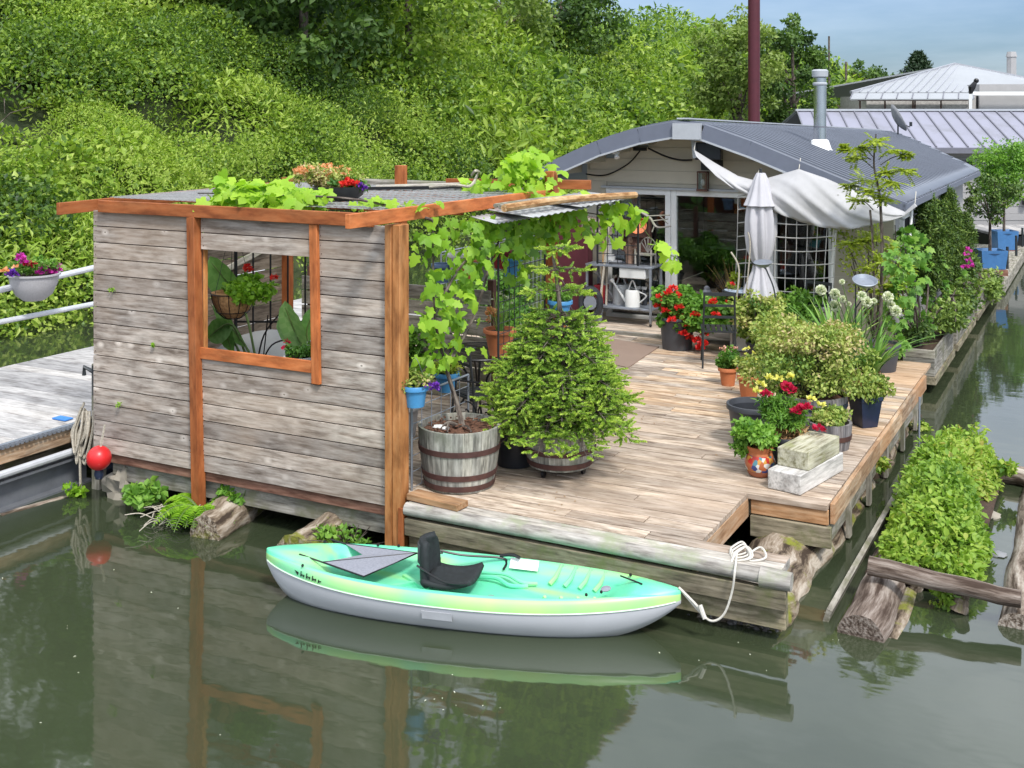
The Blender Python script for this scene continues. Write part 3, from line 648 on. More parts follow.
seamroof(n2, 'lower_roof', a + Vector((0, 0, .1)), bq + Vector((0, 0, .1)), dp(850, 99.5, 48.6), dp(974, 99.5, 48.6), M['wroof'], 0.6)
mb = MB(); c0 = dp(856, 112, 50.2); mb.obox((dp(856, 112, 52) + dp(974, 112, 52)) / 2 + Vector((0, 0, -.6)), (5.6, 4, 2.6), ROT); mb.build('lower_wall', M['stucco'], n2)
mb = MB()
for x in (860, 885, 913, 915, 941, 969): mb.bar(dp(x, 99, 49.8), dp(x, 122, 49.8), .06)
mb.bar(dp(858, 100, 49.8), dp(972, 100, 49.8), .08); mb.build('frame', M['brown'], n2)
mb = MB(); mb.obox(dp(1005, 112, 51.2) + Vector((0.8, 0, -.4)), (4.8, 2, 3.2), ROT); mb.build('upper_wall', M['wwall'], n2)
MB().bar(dp(972, 93.5, 49.3), dp(1060, 93.5, 49.3), .2, .16).build('eave_board', M['white'], n2)
wn = MB(); fr = MB(); cc = dp(1008, 110, 50.05)
pts = [cc + RT * (1.0 * math.cos(a)) + Vector((0, 0, .62 * math.sin(a))) for a in np.linspace(0, math.pi, 17)]
b0 = len(wn.v); wn.v += [tuple(p) for p in pts]; wn.face(list(range(17)), [(0, 0, 0)] * 17); wo = wn.build('arched_window', M['dark'], n2, smooth=0, solid=.03)
fr.tube([p - FW * .06 for p in pts], .045, 5)
for k in (-.6, -.3, 0, .3, .6): fr.bar(cc + RT * k - FW * .06, cc + RT * k - FW * .06 + Vector((0, 0, .62 * math.sqrt(1 - k * k))), .03)
fr.build('glazing_bar', M['white'], wo)
MB().obox(dp(979, 103, 50), (.25, .06, .6), ROT).build('window', M['dark'], n2)
p = dp(1011.5, 60, 56); MB().tube([p + Vector((0, 0, -2)), p + Vector((0, 0, .15))], .22, 8).tube([p + Vector((0, 0, .15)), p + Vector((0, 0, .4))], [.26, .2], 8).build('chimney', M['wwall'], n2)
# owl decoy on a white post
p = dp(970.5, 94, 40); r = thing('owl_decoy', 'dark bird decoy perched on a white post by the metal roofs', 'decoy', p)
mb = MB(); mb.tube([p, p + RT * .04 + Vector((0, 0, .22)), p + RT * .16 + Vector((0, 0, .4))], [.05, .12, .07], 8); mb.ball(p + RT * .2 + Vector((0, 0, .46)), .09, 8); mb.build('body', M['black'], r)
tag(MB().bar(p + Vector((0, 0, -1.0)), p, .1).build('white_post', M['white'], loc=p), 'slim white post carrying the dark bird decoy', 'post')
# dark red piling
p = pl(754, 126, Y=24.5); r = thing('steel_piling', 'tall dark red steel piling rising behind the house roof', 'piling', (p.x, p.y, 0))
MB().tube([(p.x, p.y, -1.5), (p.x, p.y, 6.1)], .128, 20).build('shaft', M['maroon'], r); MB().tube([(p.x, p.y, 6.1), (p.x, p.y, 6.25)], [.14, .02], 20).build('cap', M['maroon'], r)

# ================================================================ MAIN HOUSE
H = thing('house', 'beige floating house with arched blue grey metal roof and glass doors', 'house', (-4.8, 16, 0.4))
PROF = [(-7.95, 2.42), (-7.22, 2.88), (-6.51, 3.18), (-5.9, 3.36), (-5.40, 3.45), (-4.98, 3.42), (-4.33, 3.20), (-3.7, 2.95), (-3.02, 2.68), (-2.34, 2.45)]
def rz(x):
    for (a, za), (b_, zb) in zip(PROF, PROF[1:]):
        if a <= x <= b_: return za + (zb - za) * (x - a) / (b_ - a)
    return 2.4
def yb(x): return 24.2 + 6.3 * (1 - min(1, abs(x + 5.2) / 2.9))
def rpt(x, y): k = 1 - min(1, abs(x + 5.27) / 2.7); return Vector((x, y, rz(x) - 0.024 * (y - 15.2) * k))
XS = [p[0] for p in PROF]
mb = MB(); mb.grid(lambda u, v: (lambda x: rpt(x, 15.2 + (yb(x) - 15.2) * v))(np.interp(u * (len(XS) - 1), range(len(XS)), XS)), 18, 8)
rf = mb.build('roof', M['roof'], H, smooth=50, solid=0.05)
mb = MB(); y = 15.3
while y < 29.5:
    xs = [x for x in np.linspace(-7.93, -2.33, 19) if yb(x) > y + .05]
    if len(xs) > 1:
        for a, b_ in zip(xs, xs[1:]): mb.bar(rpt(a, y) + Vector((0, 0, .035)), rpt(b_, y) + Vector((0, 0, .035)), 0.045, 0.03, tint=.5)
    y += 0.23
mb.build('rib', M['roof'], rf, smooth=0)
for rg in (range(4), range(5, len(PROF) - 1)):
    mb = MB()
    for i in rg: a, b_ = PROF[i], PROF[i + 1]; mb.bar((a[0], 15.17, a[1] - .09), (b_[0], 15.17, b_[1] - .09), .04, .21)
    mb.build('fascia', M['fascia'], H)
mb = MB()
for i in range(len(PROF) - 1):
    a, b_ = PROF[i], PROF[i + 1]; mb.bar((a[0], 15.165, a[1] - .205), (b_[0], 15.165, b_[1] - .205), .05, .025); 
mb.build('drip_edge', M['cap'], H)
MB().obox((-5.19, 15.14, 3.335), (.40, .07, .22)).build('peak_plate', M['cap'], H)
mb = MB()
for k in range(20): a = rpt(-5.27, 15.2 + k * .75); b_ = rpt(-5.27, 15.2 + (k + 1) * .75); mb.bar(a + Vector((0, 0, .07)), b_ + Vector((0, 0, .07)), .18, .02)
mb.build('ridge_cap', M['cap'], H)
mb = MB(); mb.box((-2.36, 15.15, 2.36), (-2.31, 24.2, 2.44)); mb.build('gutter', M['fascia'], H)
mb = MB()      # soffit rafters seen under the front overhang
for x in np.arange(-7.6, -2.4, .4): mb.box((x, 15.2, rz(x) - .2), (x + .05, 16.0, rz(x) - .06))
mb.build('rafter', M['siding'], H)
# siding courses
mb = MB(); z = 0.5; k = 0
def roofx(z):
    xs = [x for x in np.linspace(-7.05, -2.6, 300) if rz(x) - .06 > z]
    return (xs[0], xs[-1]) if xs else None
while z < 3.36:
    rr = roofx(z + .17)
    if rr:
        segs = [(rr[0], rr[1])]
        if z < 2.5: segs = [(rr[0], -6.74), (-3.38, rr[1])] if z < 2.42 else segs
        for a, b_ in segs:
            if b_ - a > .05: mb.obox(((a + b_) / 2, 15.985, z + .085), (b_ - a, .03, .178), Matrix.Rotation(R(3.5), 3, 'X'), tint=.5)
    z += .172
mb.build('front_wall', M['siding'], H, smooth=0)
mb = MB(); mb.box((-7.06, 16.0, .5), (-6.76, 16.1, 2.9)); mb.box((-3.38, 16.0, .5), (-2.6, 16.1, 2.42)); mb.box((-6.76, 16.0, 2.5), (-3.9, 16.1, 2.85)); mb.box((-6.4, 16.0, 2.85), (-4.5, 16.1, 3.1)); mb.build('wall_core', M['siding'], H)
mb = MB()
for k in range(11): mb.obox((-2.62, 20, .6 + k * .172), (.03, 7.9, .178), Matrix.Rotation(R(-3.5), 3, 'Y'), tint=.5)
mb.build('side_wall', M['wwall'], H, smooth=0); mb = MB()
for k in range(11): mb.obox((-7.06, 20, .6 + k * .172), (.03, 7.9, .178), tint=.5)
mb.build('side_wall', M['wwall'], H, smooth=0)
for y0 in (16.5, 18.6, 20.9):
    o = MB().box((-2.60, y0, 1.2), (-2.58, y0 + .8, 2.15)).build('side_window', M['dark'], H)
    f = MB()
    for s in (0, .8): f.box((-2.61, y0 + s - .04, 1.16), (-2.55, y0 + s + .04, 2.19))
    f.box((-2.608, y0 + .04, 2.13), (-2.552, y0 + .76, 2.19)); f.build('frame', M['white'], o)
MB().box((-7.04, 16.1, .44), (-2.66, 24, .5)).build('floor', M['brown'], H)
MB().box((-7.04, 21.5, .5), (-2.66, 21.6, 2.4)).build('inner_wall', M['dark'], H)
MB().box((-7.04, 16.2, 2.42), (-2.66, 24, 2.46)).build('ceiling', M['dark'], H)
# foundation float under the house
MB().box((-7.3, 16.05, .05), (-2.5, 24.1, .44)).build('float', M['mossy'], H)
# glazing
def framebox(mb, x0, x1, z0, z1, w, y=15.95, dpt=.08):
    mb.box((x0, y, z0), (x0 + w, y + dpt, z1)); mb.box((x1 - w, y, z0), (x1, y + dpt, z1))
    mb.box((x0 + w, y + .004, z1 - w), (x1 - w, y + dpt, z1)); mb.box((x0 + w, y + .004, z0), (x1 - w, y + dpt, z0 + w))
for nm, x0, x1, lb in (('sliding_door', -6.74, -5.72, None), ('sliding_door', -5.715, -4.21, None), ('window', -4.205, -3.42, None)):
    f = MB(); framebox(f, x0, x1, .52 if nm != 'window' else .9, 2.47, .085 if nm != 'window' else .035); fo = f.build(nm, M['white'], H, bevel=.006)
    MB().box((x0 + .08, 15.99, .58 if nm != 'window' else .95), (x1 - .08, 15.996, 2.40)).build('pane', M['glass'], fo, smooth=0)
    if x0 == -5.715: MB().box((-5.69, 15.90, 1.35), (-5.66, 15.95, 1.6)).build('handle', M['white'], fo)
    if nm == 'window': MB().box((x0, 15.96, .5), (x1, 16.02, .9)).build('panel', M['siding'], fo)
MB().box((-6.80, 15.9, 2.47), (-3.36, 15.97, 2.50)).build('door_hood', M['cap'], H)
# interior bits seen through the glass
r = thing('curtain', 'pale curtain hanging inside the left glass door', 'curtain', (-6.5, 16.3, 2.38))
mb = MB(); mb.grid(lambda u, v: (-6.62 + .32 * u, 16.28 + .03 * math.sin(u * 30), .6 + 1.75 * v), 24, 4); mb.build('cloth', M['cloth'], r, smooth=60)
r = thing('armchair', 'dark armchair inside the house behind the right glass door', 'armchair', (-4.95, 17.6, .5))
mb = MB(); mb.obox((-4.95, 17.6, .85), (.8, .75, .3)); mb.build('seat', M['furn'], r, bevel=.05)
MB().obox((-4.95, 17.95, 1.25), (.8, .16, .7), Matrix.Rotation(R(-10), 3, 'X')).build('backrest', M['furn'], r, bevel=.05)
for s in (-.42, .42): MB().obox((-4.95 + s, 17.6, 1.0), (.14, .8, .28)).build('armrest', M['furn'], r, bevel=.04)
r = thing('dining_table', 'grey topped table inside the house behind the right glass door', 'table', (-5.3, 18.7, .5))
MB().obox((-5.2, 18.9, 1.35), (1.5, .8, .05)).build('tabletop', M['steel'], r, bevel=.01)
for sx in (-.65, .65):
    for sy in (-.33, .33): MB().bar((-5.2 + sx, 18.9 + sy, .5), (-5.2 + sx, 18.9 + sy, 1.32), .05).build('leg', M['black'], r)
r = thing('inner_window', 'white framed cottage window deep inside the house', 'window', (-5.35, 21.4, 1.6))
mb = MB(); framebox(mb, -6.2, -5.4, 1.5, 2.3, .06, 21.36, .06); mb.bar((-5.8, 21.38, 1.5), (-5.8, 21.38, 2.3), .03); mb.bar((-6.2, 21.38, 1.9), (-5.4, 21.38, 1.9), .03); mb.build('frame', M['white'], r)
MB().box((-6.15, 21.42, 1.55), (-5.45, 21.44, 2.25)).build('pane', plain('bright_pane', (0.55, 0.6, 0.58), 0.3), r)
tag(MB().bar((-4.72, 17.0, .5), (-4.72, 17.0, 2.42), .09).build('inner_post', M['brown'], loc=(-4.72, 17.0, .5)), 'reddish brown post inside the house behind the right glass door', 'post')
# stove pipe
b0 = pl(820, 147, Y=17.9); bx, by, bz = b0
r = thing('stove_pipe', 'shiny steel stove pipe with white flashing on the roof', 'chimney', (bx, by, bz))
top = pl(820, 78, Y=17.9).z
MB().tube([(bx, by, bz), (bx, by, top)], .095, 20).build('pipe', M['chrome'], r)
mb = MB(); mb.lathe([(.095, -.14), (.11, -.12), (.11, -.10), (.085, -.08), (.08, -.02), (.12, 0), (.125, .09), (.10, .11), (0, .115)], (bx, by, top + .02), 20); mb.build('cap', M['cap'], r)
MB().lathe([(.25, -.13), (.17, .0), (.13, .12), (.097, .14)], (bx, by, bz - .02), 20).build('flashing', M['white'], r)
MB().tube([(bx, by, bz + .3), (bx, by, bz + .32)], .101, 20).build('band', M['seam'], r)
# satellite dish on the far part of the roof
p = dp(898, 122, 27); r = thing('satellite_dish', 'grey satellite dish at the back of the metal roof', 'dish', p + Vector((0, 0, -.5)))
tl = Matrix.Rotation(YAW, 3, 'Z') @ Matrix.Rotation(R(-20), 3, 'Y') @ Matrix.Rotation(R(38), 3, 'Z') @ Matrix.Rotation(R(88), 3, 'X')
MB().lathe([(0, -.06), (.12, -.045), (.2, 0), (.26, .05)], p + Vector((-.02, 0, .08)), 20, tilt=Matrix.Rotation(YAW, 3, 'Z') @ Matrix.Rotation(R(62), 3, 'Y') @ Matrix.Diagonal((1.35, .9, 1))).build('reflector', M['stone'], r, solid=.012)
mb = MB(); mb.tube([p + Vector((0, 0, -.45)), p + Vector((0, 0, 0))], .02, 6); mb.tube([p, p + RT * .28 + Vector((0, 0, -.12))], .012, 5); mb.obox(p + RT * .3 + Vector((0, 0, -.05)), (.06, .06, .1)); mb.build('arm', M['darkmetal'], r)
# ================================================================ DECK
D = thing('floating_deck', 'weathered wooden floating deck carrying the timber shelter and the potted plants', 'deck', (-5, 11, 0.4))
mb = MB(); y = 7.90; row = 0
while y < 14.9:
    x0, x1 = -8.42, -2.0
    if 8.08 < y + .07 < 9.22: x1 = -2.64
    x = x0; 
    while x < x1 - .01:
        L = random.uniform(1.6, 3.6); xe = min(x + L, x1)
        if x1 - xe < .5: xe = x1
        warm = y > 11.3 + .5 * noise.noise(Vector((x * .5, y, 0))) and x > -6.2
        mb.obox(((x + xe) / 2, y + .0725, .478 + random.uniform(-.003, .003)), (xe - x - .008, .1335 + random.uniform(-.003, .002), .045), Matrix.Rotation(random.uniform(-.002, .002), 3, 'Z'), mi=1 if warm and random.random() < .75 else 0)
        x = xe
    y += .145; row += 1
mb.build('planking', [M['deck'], M['deckwarm']], D, smooth=0, bevel=.004)
mb = MB(); y = 14.96
while y < 16.0:
    x = -7.15
    while x < -2.5: xe = min(x + random.uniform(1.5, 2.6), -2.5); mb.box((x, y, .50), (xe - .005, y + .138, .55)); x = xe
    y += .145
mb.build('house_step', M['deck'], D, smooth=0, bevel=.004)
mb = MB(); mb.box((-7.16, 14.91, .47), (-2.5, 14.955, .556)); mb.build('step_nosing', M['grey'], D, bevel=.01)
# front edge timbers
mb = MB(); mb.tube([(-4.98, 7.735, .452), (-3.6, 7.735, .455), (-2.12, 7.735, .452)], [.052, .05, .052], 14); mb.build('bumper_rail', M['silver'], D)
mb = MB(); mb.box((-4.98, 7.745, .40), (-2.0, 7.895, .497)); mb.box((-2.64, 7.9, .43), (-2.0, 8.02, .494)); mb.build('edge_plank', M['silver'], D, bevel=.006)
MB().tube([(-2.13, 7.735, .445), (-1.92, 7.745, .44)], [.07, .062], 12).build('rail_end', M['silver'], D)
MB().box((-4.98, 7.70, .25), (-1.95, 7.76, .385)).build('front_board', M['mossy'], D, bevel=.006)
MB().box((-4.98, 7.77, .09), (-1.97, 7.86, .245)).build('lower_front_board', M['mossy'], D, bevel=.006)
MB().box((-8.38, 7.79, .34), (-5.18, 7.83, .45)).build('sill_board', M['redboard'], D, bevel=.004)
MB().box((-8.3, 7.84, .17), (-5.18, 7.92, .335)).build('lower_sill', M['grey'], D, bevel=.006)
# notch and corner block at the right
MB().box((-2.68, 7.92, .30), (-2.642, 9.24, .455)).build('notch_side', M['rim'], D, bevel=.004)
MB().box((-2.62, 9.225, .335), (-2.0, 9.262, .452)).build('corner_board', M['fresh'], D, bevel=.004)
MB().box((-2.62, 9.20, .16), (-1.975, 9.25, .325)).build('lower_corner_board', M['mossy'], D, bevel=.004)
mb = MB(); y = 9.27
for L, in [(1.1,), (.9,), (1.3,), (1.0,), (.75,)]: mb.box((-1.995, y, .335), (-1.958, y + L - .008, .497)); y += L
mb.build('right_rim', M['rim'], D, smooth=0, bevel=.004)
MB().box((-2.04, 9.28, .17), (-2.0, 14.3, .325)).build('lower_right_rim', M['grey'], D, bevel=.004)
for y in (9.9, 10.8, 11.7, 12.7, 13.6): MB().box((-2.0, y, .02), (-1.965, y + .09, .33)).build('rim_cleat', M['grey'], D)
MB().box((-8.4, 7.95, .3), (-2.82, 14.85, .44)).build('joists', M['mossy'], D)
MB().box((-2.8, 9.28, .3), (-2.05, 14.3, .44)).build('joists', M['mossy'], D)
def log(name, label, cat, a, b_, r0, r1, mat, group=None, n=16, jit=.10, seg=14, parent=None, endm=None):
    a = Vector(a); b_ = Vector(b_); s = random.random() * 50
    P = [a.lerp(b_, i / seg) + Vector((noise.noise(Vector((i * .4, s, 0))), noise.noise(Vector((s, i * .4, 0))), noise.noise(Vector((i * .4, 0, s))))) * r0 * .18 for i in range(seg + 1)]
    mb = MB(); mb.tube(P, [r0 + (r1 - r0) * i / seg for i in range(seg + 1)], n)
    for i, v in enumerate(mb.v):
        q = noise.noise(Vector(v) * 5 + Vector((s, 0, 0))) * jit + noise.noise(Vector((v[0] * 22, v[1] * 6, v[2] * 22))) * jit * .8
        u = max(0, min(1, (Vector(v) - a).dot(b_ - a) / (b_ - a).length_squared)); ax = a.lerp(b_, u); d = Vector(v) - ax
        mb.v[i] = tuple(ax + d * (1 + q))
    o = mb.build(name, mat, parent, loc=None if parent else (a + b_) / 2, smooth=60)
    return tag(o, label, cat, group) if not parent else o
fl = thing('float_log', 'huge furrowed log floating under the deck corner with barnacles on its end', 'log', (-2.38, 10, 0))
log('trunk', '', '', (-2.33, 7.95, -.12), (-2.33, 14.4, -.1), .32, .31, M['barkmoss'], parent=fl, jit=.075, n=40, seg=60)
mb = MB()
for k in range(150):
    a = random.random() * 6.28; q = random.random() ** .5 * .36
    z = -.13 + math.sin(a) * q
    if z > -.05 and z < .12: mb.ball((-2.36 + math.cos(a) * q * 1.02, 7.91, z), random.uniform(.012, .03), 6, (1, .6, 1))
mb.build('barnacles', M['barnacle'], fl)
log('float_log', 'dark wet log lying lengthwise beneath the middle of the deck', 'log', (-4.4, 8.05, -.16), (-4.4, 14, -.16), .34, .3, M['bark'])
# plywood sheet and rubber mat on the deck
p1, p2, p3, p4 = gp(610, 339, .505), gp(659, 347, .505), gp(628, 368, .505), gp(585, 358, .505)
mb = MB(); mb.v += [tuple(p) for p in (p1, p2, p3, p4)]; mb.face([0, 1, 2, 3][::-1], [(0, 0, 0), (1, 0, 0), (1, 1, 0), (0, 1, 0)])
tag(mb.build('plywood_sheet', M['plywood'], loc=p1, smooth=0, solid=.014), 'taupe plywood sheet lying on the deck before the house step', 'sheet')
mb = MB(); mb.v += [tuple(gp(x, y, .556)) for x, y in ((662, 323), (700, 312), (735, 322), (705, 334))]; mb.face([0, 1, 2, 3][::-1], [(0, 0, 0)] * 4)
tag(mb.build('door_mat', M['mat'], loc=gp(700, 323, .556), smooth=0, solid=.012), 'black rubber door mat on the step beside the tall planter', 'door mat')

# ================================================================ TIMBER SHELTER
SH = thing('timber_shelter', 'timber shelter with weathered board screen wall and orange stained cedar frame', 'shelter', (-6.8, 9, 0.4))
mb = MB(); bh = 2.26 / 15
def clad(x0, x1, rows):
    for r_ in rows:
        z = .425 + r_ * bh; mb.obox(((x0 + x1) / 2, 7.775 + .004 * random.random(), z + bh / 2), (x1 - x0, .024, bh - .009), Matrix.Rotation(random.uniform(-.0008, .0008), 3, 'Y'))
clad(-8.47, -7.25, range(15))
clad(-7.15, -5.17, range(0, 6)); clad(-7.15, -5.90, [6, 13, 14]); clad(-5.895, -5.17, range(6, 15))
for a, b_ in (((-8.46, 7.795, .44), (-7.16, 7.80, 2.66)), ((-7.14, 7.795, .44), (-5.18, 7.80, 1.42)), ((-7.14, 7.795, 2.40), (-5.91, 7.80, 2.66)), ((-5.90, 7.795, 1.43), (-5.18, 7.80, 2.66))): MB().box(a, b_).build('backing', M['brown'], SH, smooth=0)
for x in (-8.44, -7.27, -7.12, -5.93, -5.84, -5.20):
    for k in range(15):
        if (x == -7.12 or x == -5.93) and 6 < k < 13: continue
        if x in (-5.93, -5.84) and k < 6: continue
        for dz in (.04, .11): mb.obox((x + random.uniform(-.01, .01), 7.762, .425 + k * bh + dz), (.007, .006, .007), mi=1)
mb.build('screen_wall', [M['wall'], M['rust']], SH, smooth=0, bevel=.002)
mb = MB(); mb.bar((-7.225, 7.755, 2.67), (-7.155, 7.745, .10), .085, .10, roll=0); mb.build('post', M['orange'], SH, bevel=.005)
MB().box((-7.22, 7.80, 1.42), (-7.145, 7.85, 2.40)).build('inner_stud', M['post'], SH, bevel=.004)
mb = MB(); mb.bar((-7.16, 7.76, 1.475), (-5.93, 7.76, 1.475), .03, .10); mb.build('window_sill', M['orange'], SH, bevel=.004)
MB().bar((-5.905, 7.755, 2.665), (-5.875, 7.75, 1.34), .09, .035, roll=math.pi / 2).build('window_jamb', M['orange'], SH, bevel=.004)
mb = MB(); mb.box((-5.165, 7.70, .10), (-5.105, 7.86, 2.70)); mb.build('corner_post', M['post'], SH, bevel=.005)
MB().box((-5.102, 7.715, .10), (-5.03, 7.85, 2.70)).build('corner_post', M['post'], SH, bevel=.005)
MB().box((-5.03, 7.69, .12), (-4.985, 7.712, .46)).build('corner_block', M['orange'], SH)
def bm(a, b_, w, h): MB().bar(a, b_, w, h).build('beam', M['orange'], SH, bevel=.004)
bm((-8.36, 7.735, 2.725), (-5.30, 7.735, 2.725), .04, .11)
bm((-8.50, 7.38, 2.72), (-8.46, 10.68, 2.75), .04, .11)
bm((-5.11, 7.12, 2.775), (-5.07, 10.72, 2.76), .045, .11)
bm((-8.44, 10.63, 2.71), (-5.12, 10.63, 2.71), .04, .09)
bm((-8.44, 8.9, 2.72), (-5.14, 8.9, 2.72), .04, .08)
bm((-6.5, 10.9, 2.82), (-4.9, 11.2, 2.83), .04, .1)
for x, y, z1 in ((-8.42, 10.56, 2.85), (-6.87, 10.56, 3.02), (-5.06, 10.56, 3.0)):
    MB().box((x - .05, y - .05, .3), (x + .05, y + .05, z1)).build('post', M['orange'], SH, bevel=.004)
lf = MB()
for i in range(58): y = 7.95 + i * .045; lf.bar((-8.4, y, 2.79), (-5.15, y, 2.795 + .012 * math.sin(i)), .012, .006)
for i in range(46): x = -8.4 + i * .07; lf.bar((x, 7.9, 2.797), (x + .02, 10.6, 2.80), .006, .004)
lf.build('roof_lath', M['netroof'], SH, smooth=0)
# awning at the right of the shelter
mb = MB()
for k, (y0, y1, x1, z0) in enumerate(((8.9, 9.7, -4.80, 2.67), (9.2, 10.5, -4.58, 2.69), (10.1, 11.4, -4.52, 2.70))):
    mb.grid(lambda u, v, y0=y0, y1=y1, x1=x1, z0=z0, k=k: (-5.05 + (x1 + 5.05) * u, y0 + (y1 - y0) * v, z0 + .02 * k - .05 * u + .006 * math.sin(v * 60)), 3, 60)
mb.build('awning_sheet', M['corr'], SH, smooth=60, solid=.006)
for off, r_ in ((0, .035), (-.09, .022), (-.2, .02)):
    tag(MB().tube(smooth_path([(-4.72 + off, 8.9 - off, 2.76), (-4.64 + off, 10, 2.765), (-4.50 + off, 11.45 + off, 2.72)]), r_, 8).build('awning_pole', M['bamboo'] if not off else M['grey'], SH), None, None)
# old beam, boards and hook on the roof
b0 = pl(338, 188, Y=11.25); b1 = pl(492, 194, Y=11.25)
tag(MB().bar(b0, b1, .14, .24).build('old_beam', M['grey'], loc=b0, bevel=.02), 'thick grey weathered beam lying behind the shelter roof', 'beam')
for lab, a, b_, wd in (('whitish board lying on the lath roof nearest the back post', (-6.75, 9.9, 2.83), (-5.9, 10.5, 2.85), .12), ('dark stick lying on the lath roof in front of the whitish board', (-7.2, 9.35, 2.82), (-5.85, 10.35, 2.83), .045)):
    tag(MB().bar(a, b_, wd, .03).build('roof_board' if wd > .1 else 'roof_stick', M['silver'] if wd > .1 else M['black'], loc=a), lab, 'board' if wd > .1 else 'stick')
hk = [gp(430, 187, 2.88), gp(455, 185, 2.92), gp(470, 186, 2.9), gp(477, 176, 2.95), gp(479, 172, 3.0), gp(475, 171, 3.02), gp(472, 175, 2.97)]
tag(MB().tube(smooth_path(hk), .014, 6).build('hooked_pole', M['rope'], loc=hk[0]), 'pale pole with a bent hook resting on the back of the shelter roof', 'hook')
# planking fence and rail at the back of the shelter
r = thing('side_fence', 'brown grey board wall closing the left side of the timber shelter', 'fence', (-8.5, 9.2, .4))
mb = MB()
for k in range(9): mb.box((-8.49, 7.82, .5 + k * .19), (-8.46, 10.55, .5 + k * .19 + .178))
mb.build('boards', wood('brown_grey_board', (.09, .07, .055), (.17, .14, .11), (.26, .22, .18), .4), r, smooth=0); MB().bar((-8.43, 7.85, 1.5), (-8.43, 10.5, 2.15), .03, .06).build('brace', M['silver'], r)  # dark brown-grey boards, silvered brace
r = thing('back_fence', 'grey board fence closing the back of the timber shelter', 'fence', (-7.6, 10.8, .4))
mb = MB()
for k in range(7): mb.box((-8.4, 10.80, .52 + k * .17), (-5.9, 10.83, .52 + k * .17 + .15))
mb.build('boards', M['grey'], r, smooth=0)
for x in (-8.35, -7.1, -5.95): MB().box((x, 10.84, .4), (x + .07, 10.91, 1.8)).build('post', M['brown'], r)
def railing(label, x0, y0, x1, y1, z0, z1, n, mat='darkmetal', rr=.007, rails=(0, 1), group=None):
    a = Vector((x0, y0, 0)); c = Vector((x1, y1, 0)); r = thing('metal_railing', label, 'railing', (x0, y0, z0), group); mb = MB()
    for i in range(n + 1): p = a.lerp(c, i / n); mb.tube([p + Vector((0, 0, z0)), p + Vector((0, 0, z1))], rr * (1.8 if i in (0, n) else 1), 5, False)
    mb.build('bar', M[mat], r)
    mb = MB()
    for q in rails: z = z0 + .05 + (z1 - z0 - .07) * q; mb.bar(a + Vector((0, 0, z)), c + Vector((0, 0, z)), .02, .02)
    mb.build('rail', M[mat], r); return r
railing('black metal railing seen through the right half of the screen window', -8.0, 9.2, -7.2, 9.6, .5, 2.2, 5, 'black', .01, (0, .55, 1))
# wire panels beside the vine
def wirepanel(label, a, c, z0, z1, st, mat='darkmetal', rr=.004, group=None, name='wire_panel', cat='panel'):
    a = Vector((*a, 0)); c = Vector((*c, 0)); L = (c - a).length; mb = MB(); n = int(L / st)
    for i in range(n + 1): p = a.lerp(c, i / n); mb.tube([p + Vector((0, 0, z0)), p + Vector((0, 0, z1))], rr, 4, False)
    for j in range(int((z1 - z0) / st) + 1): z = z0 + j * st; mb.tube([a + Vector((0, 0, z)), c + Vector((0, 0, z))], rr, 4, False)
    r = thing(name, label, cat, (a.x, a.y, z0), group); mb.build('wires', M[mat], r)
    mb = MB()
    for p in (a, c): mb.tube([p + Vector((0, 0, z0 - .02)), p + Vector((0, 0, z1 + .02))], rr * 2.5, 6)
    mb.tube([a + Vector((0, 0, z1 + .02)), c + Vector((0, 0, z1 + .02))], rr * 2.5, 6); mb.build('frame', M[mat], r); return r
wirepanel('dark wire trellis behind the half barrel holding up the grape vine', (-5.10, 8.0), (-5.08, 8.9), .52, 1.25, .13, 'steel')
wirepanel('tall dark wire trellis under the awning behind the conifer', (-5.10, 9.5), (-5.08, 10.45), .52, 2.3, .10)
wirepanel('pale wire fence along the far side of the deck left of the shelf', (-7.35, 12.2), (-7.3, 15.4), .52, 1.85, .12, 'steel')
wirepanel('dark square grid leaning in front of the shelf table below the bamboo tip', (-6.55, 15.2), (-5.95, 15.25), 1.45, 2.25, .13, 'black', .006)

# ================================================================ LEFT GANGWAY
W = thing('gangway', 'pale boarded gangway on a grey steel beam at the left', 'gangway', (-10.2, 8, .5))
mb = MB(); y = 2.0
while y < 15.5: mb.box((-11.6, y, .55), (-8.93, y + .188, .60)); y += .196
mb.build('boards', M['dock'], W, smooth=0, bevel=.004)
mb = MB(); mb.bar((-8.90, 2, .585), (-8.90, 8.35, .585), .05, .03)
for k in range(120): mb.obox((-8.875, 2.1 + k * .052, .575), (.02, .03, .03))
mb.build('edge_trim', M['steel'], W)
MB().box((-8.935, 2, .42), (-8.905, 8.3, .565)).build('side_board', M['rim'], W)
MB().tube([(-8.84, 2, .34), (-8.84, 7.9, .35)], .035, 10).build('side_pipe', M['pipe'], W)
mb = MB(); mb.box((-8.95, 2, .02), (-8.93, 8.1, .26)); mb.box((-9.0, 2, .26), (-8.84, 8.1, .285)); mb.box((-9.0, 2, -.02), (-8.84, 8.1, .02)); mb.build('steel_beam', M['ibeam'], W)
MB().box((-11.5, 2, .1), (-9.1, 15.3, .5)).build('underside', M['mossy'], W)
u0, u1 = pl(0, 290, X=-11.62), pl(93, 268, X=-11.62); l0, l1 = pl(0, 322, X=-11.62), pl(93, 304, X=-11.62)
def ext(a, c, y): return a + (c - a) * ((y - a.y) / (c.y - a.y))
HR = thing('pipe_handrail', 'white painted pipe handrail along the far side of the gangway', 'handrail', (-11.62, 9, .6))
MB().tube([ext(u0, u1, 3), ext(u0, u1, 14)], .038, 10).build('top_rail', M['pipe'], HR); MB().tube([ext(l0, l1, 3), ext(l0, l1, 14)], .032, 10).build('mid_rail', M['pipe'], HR)
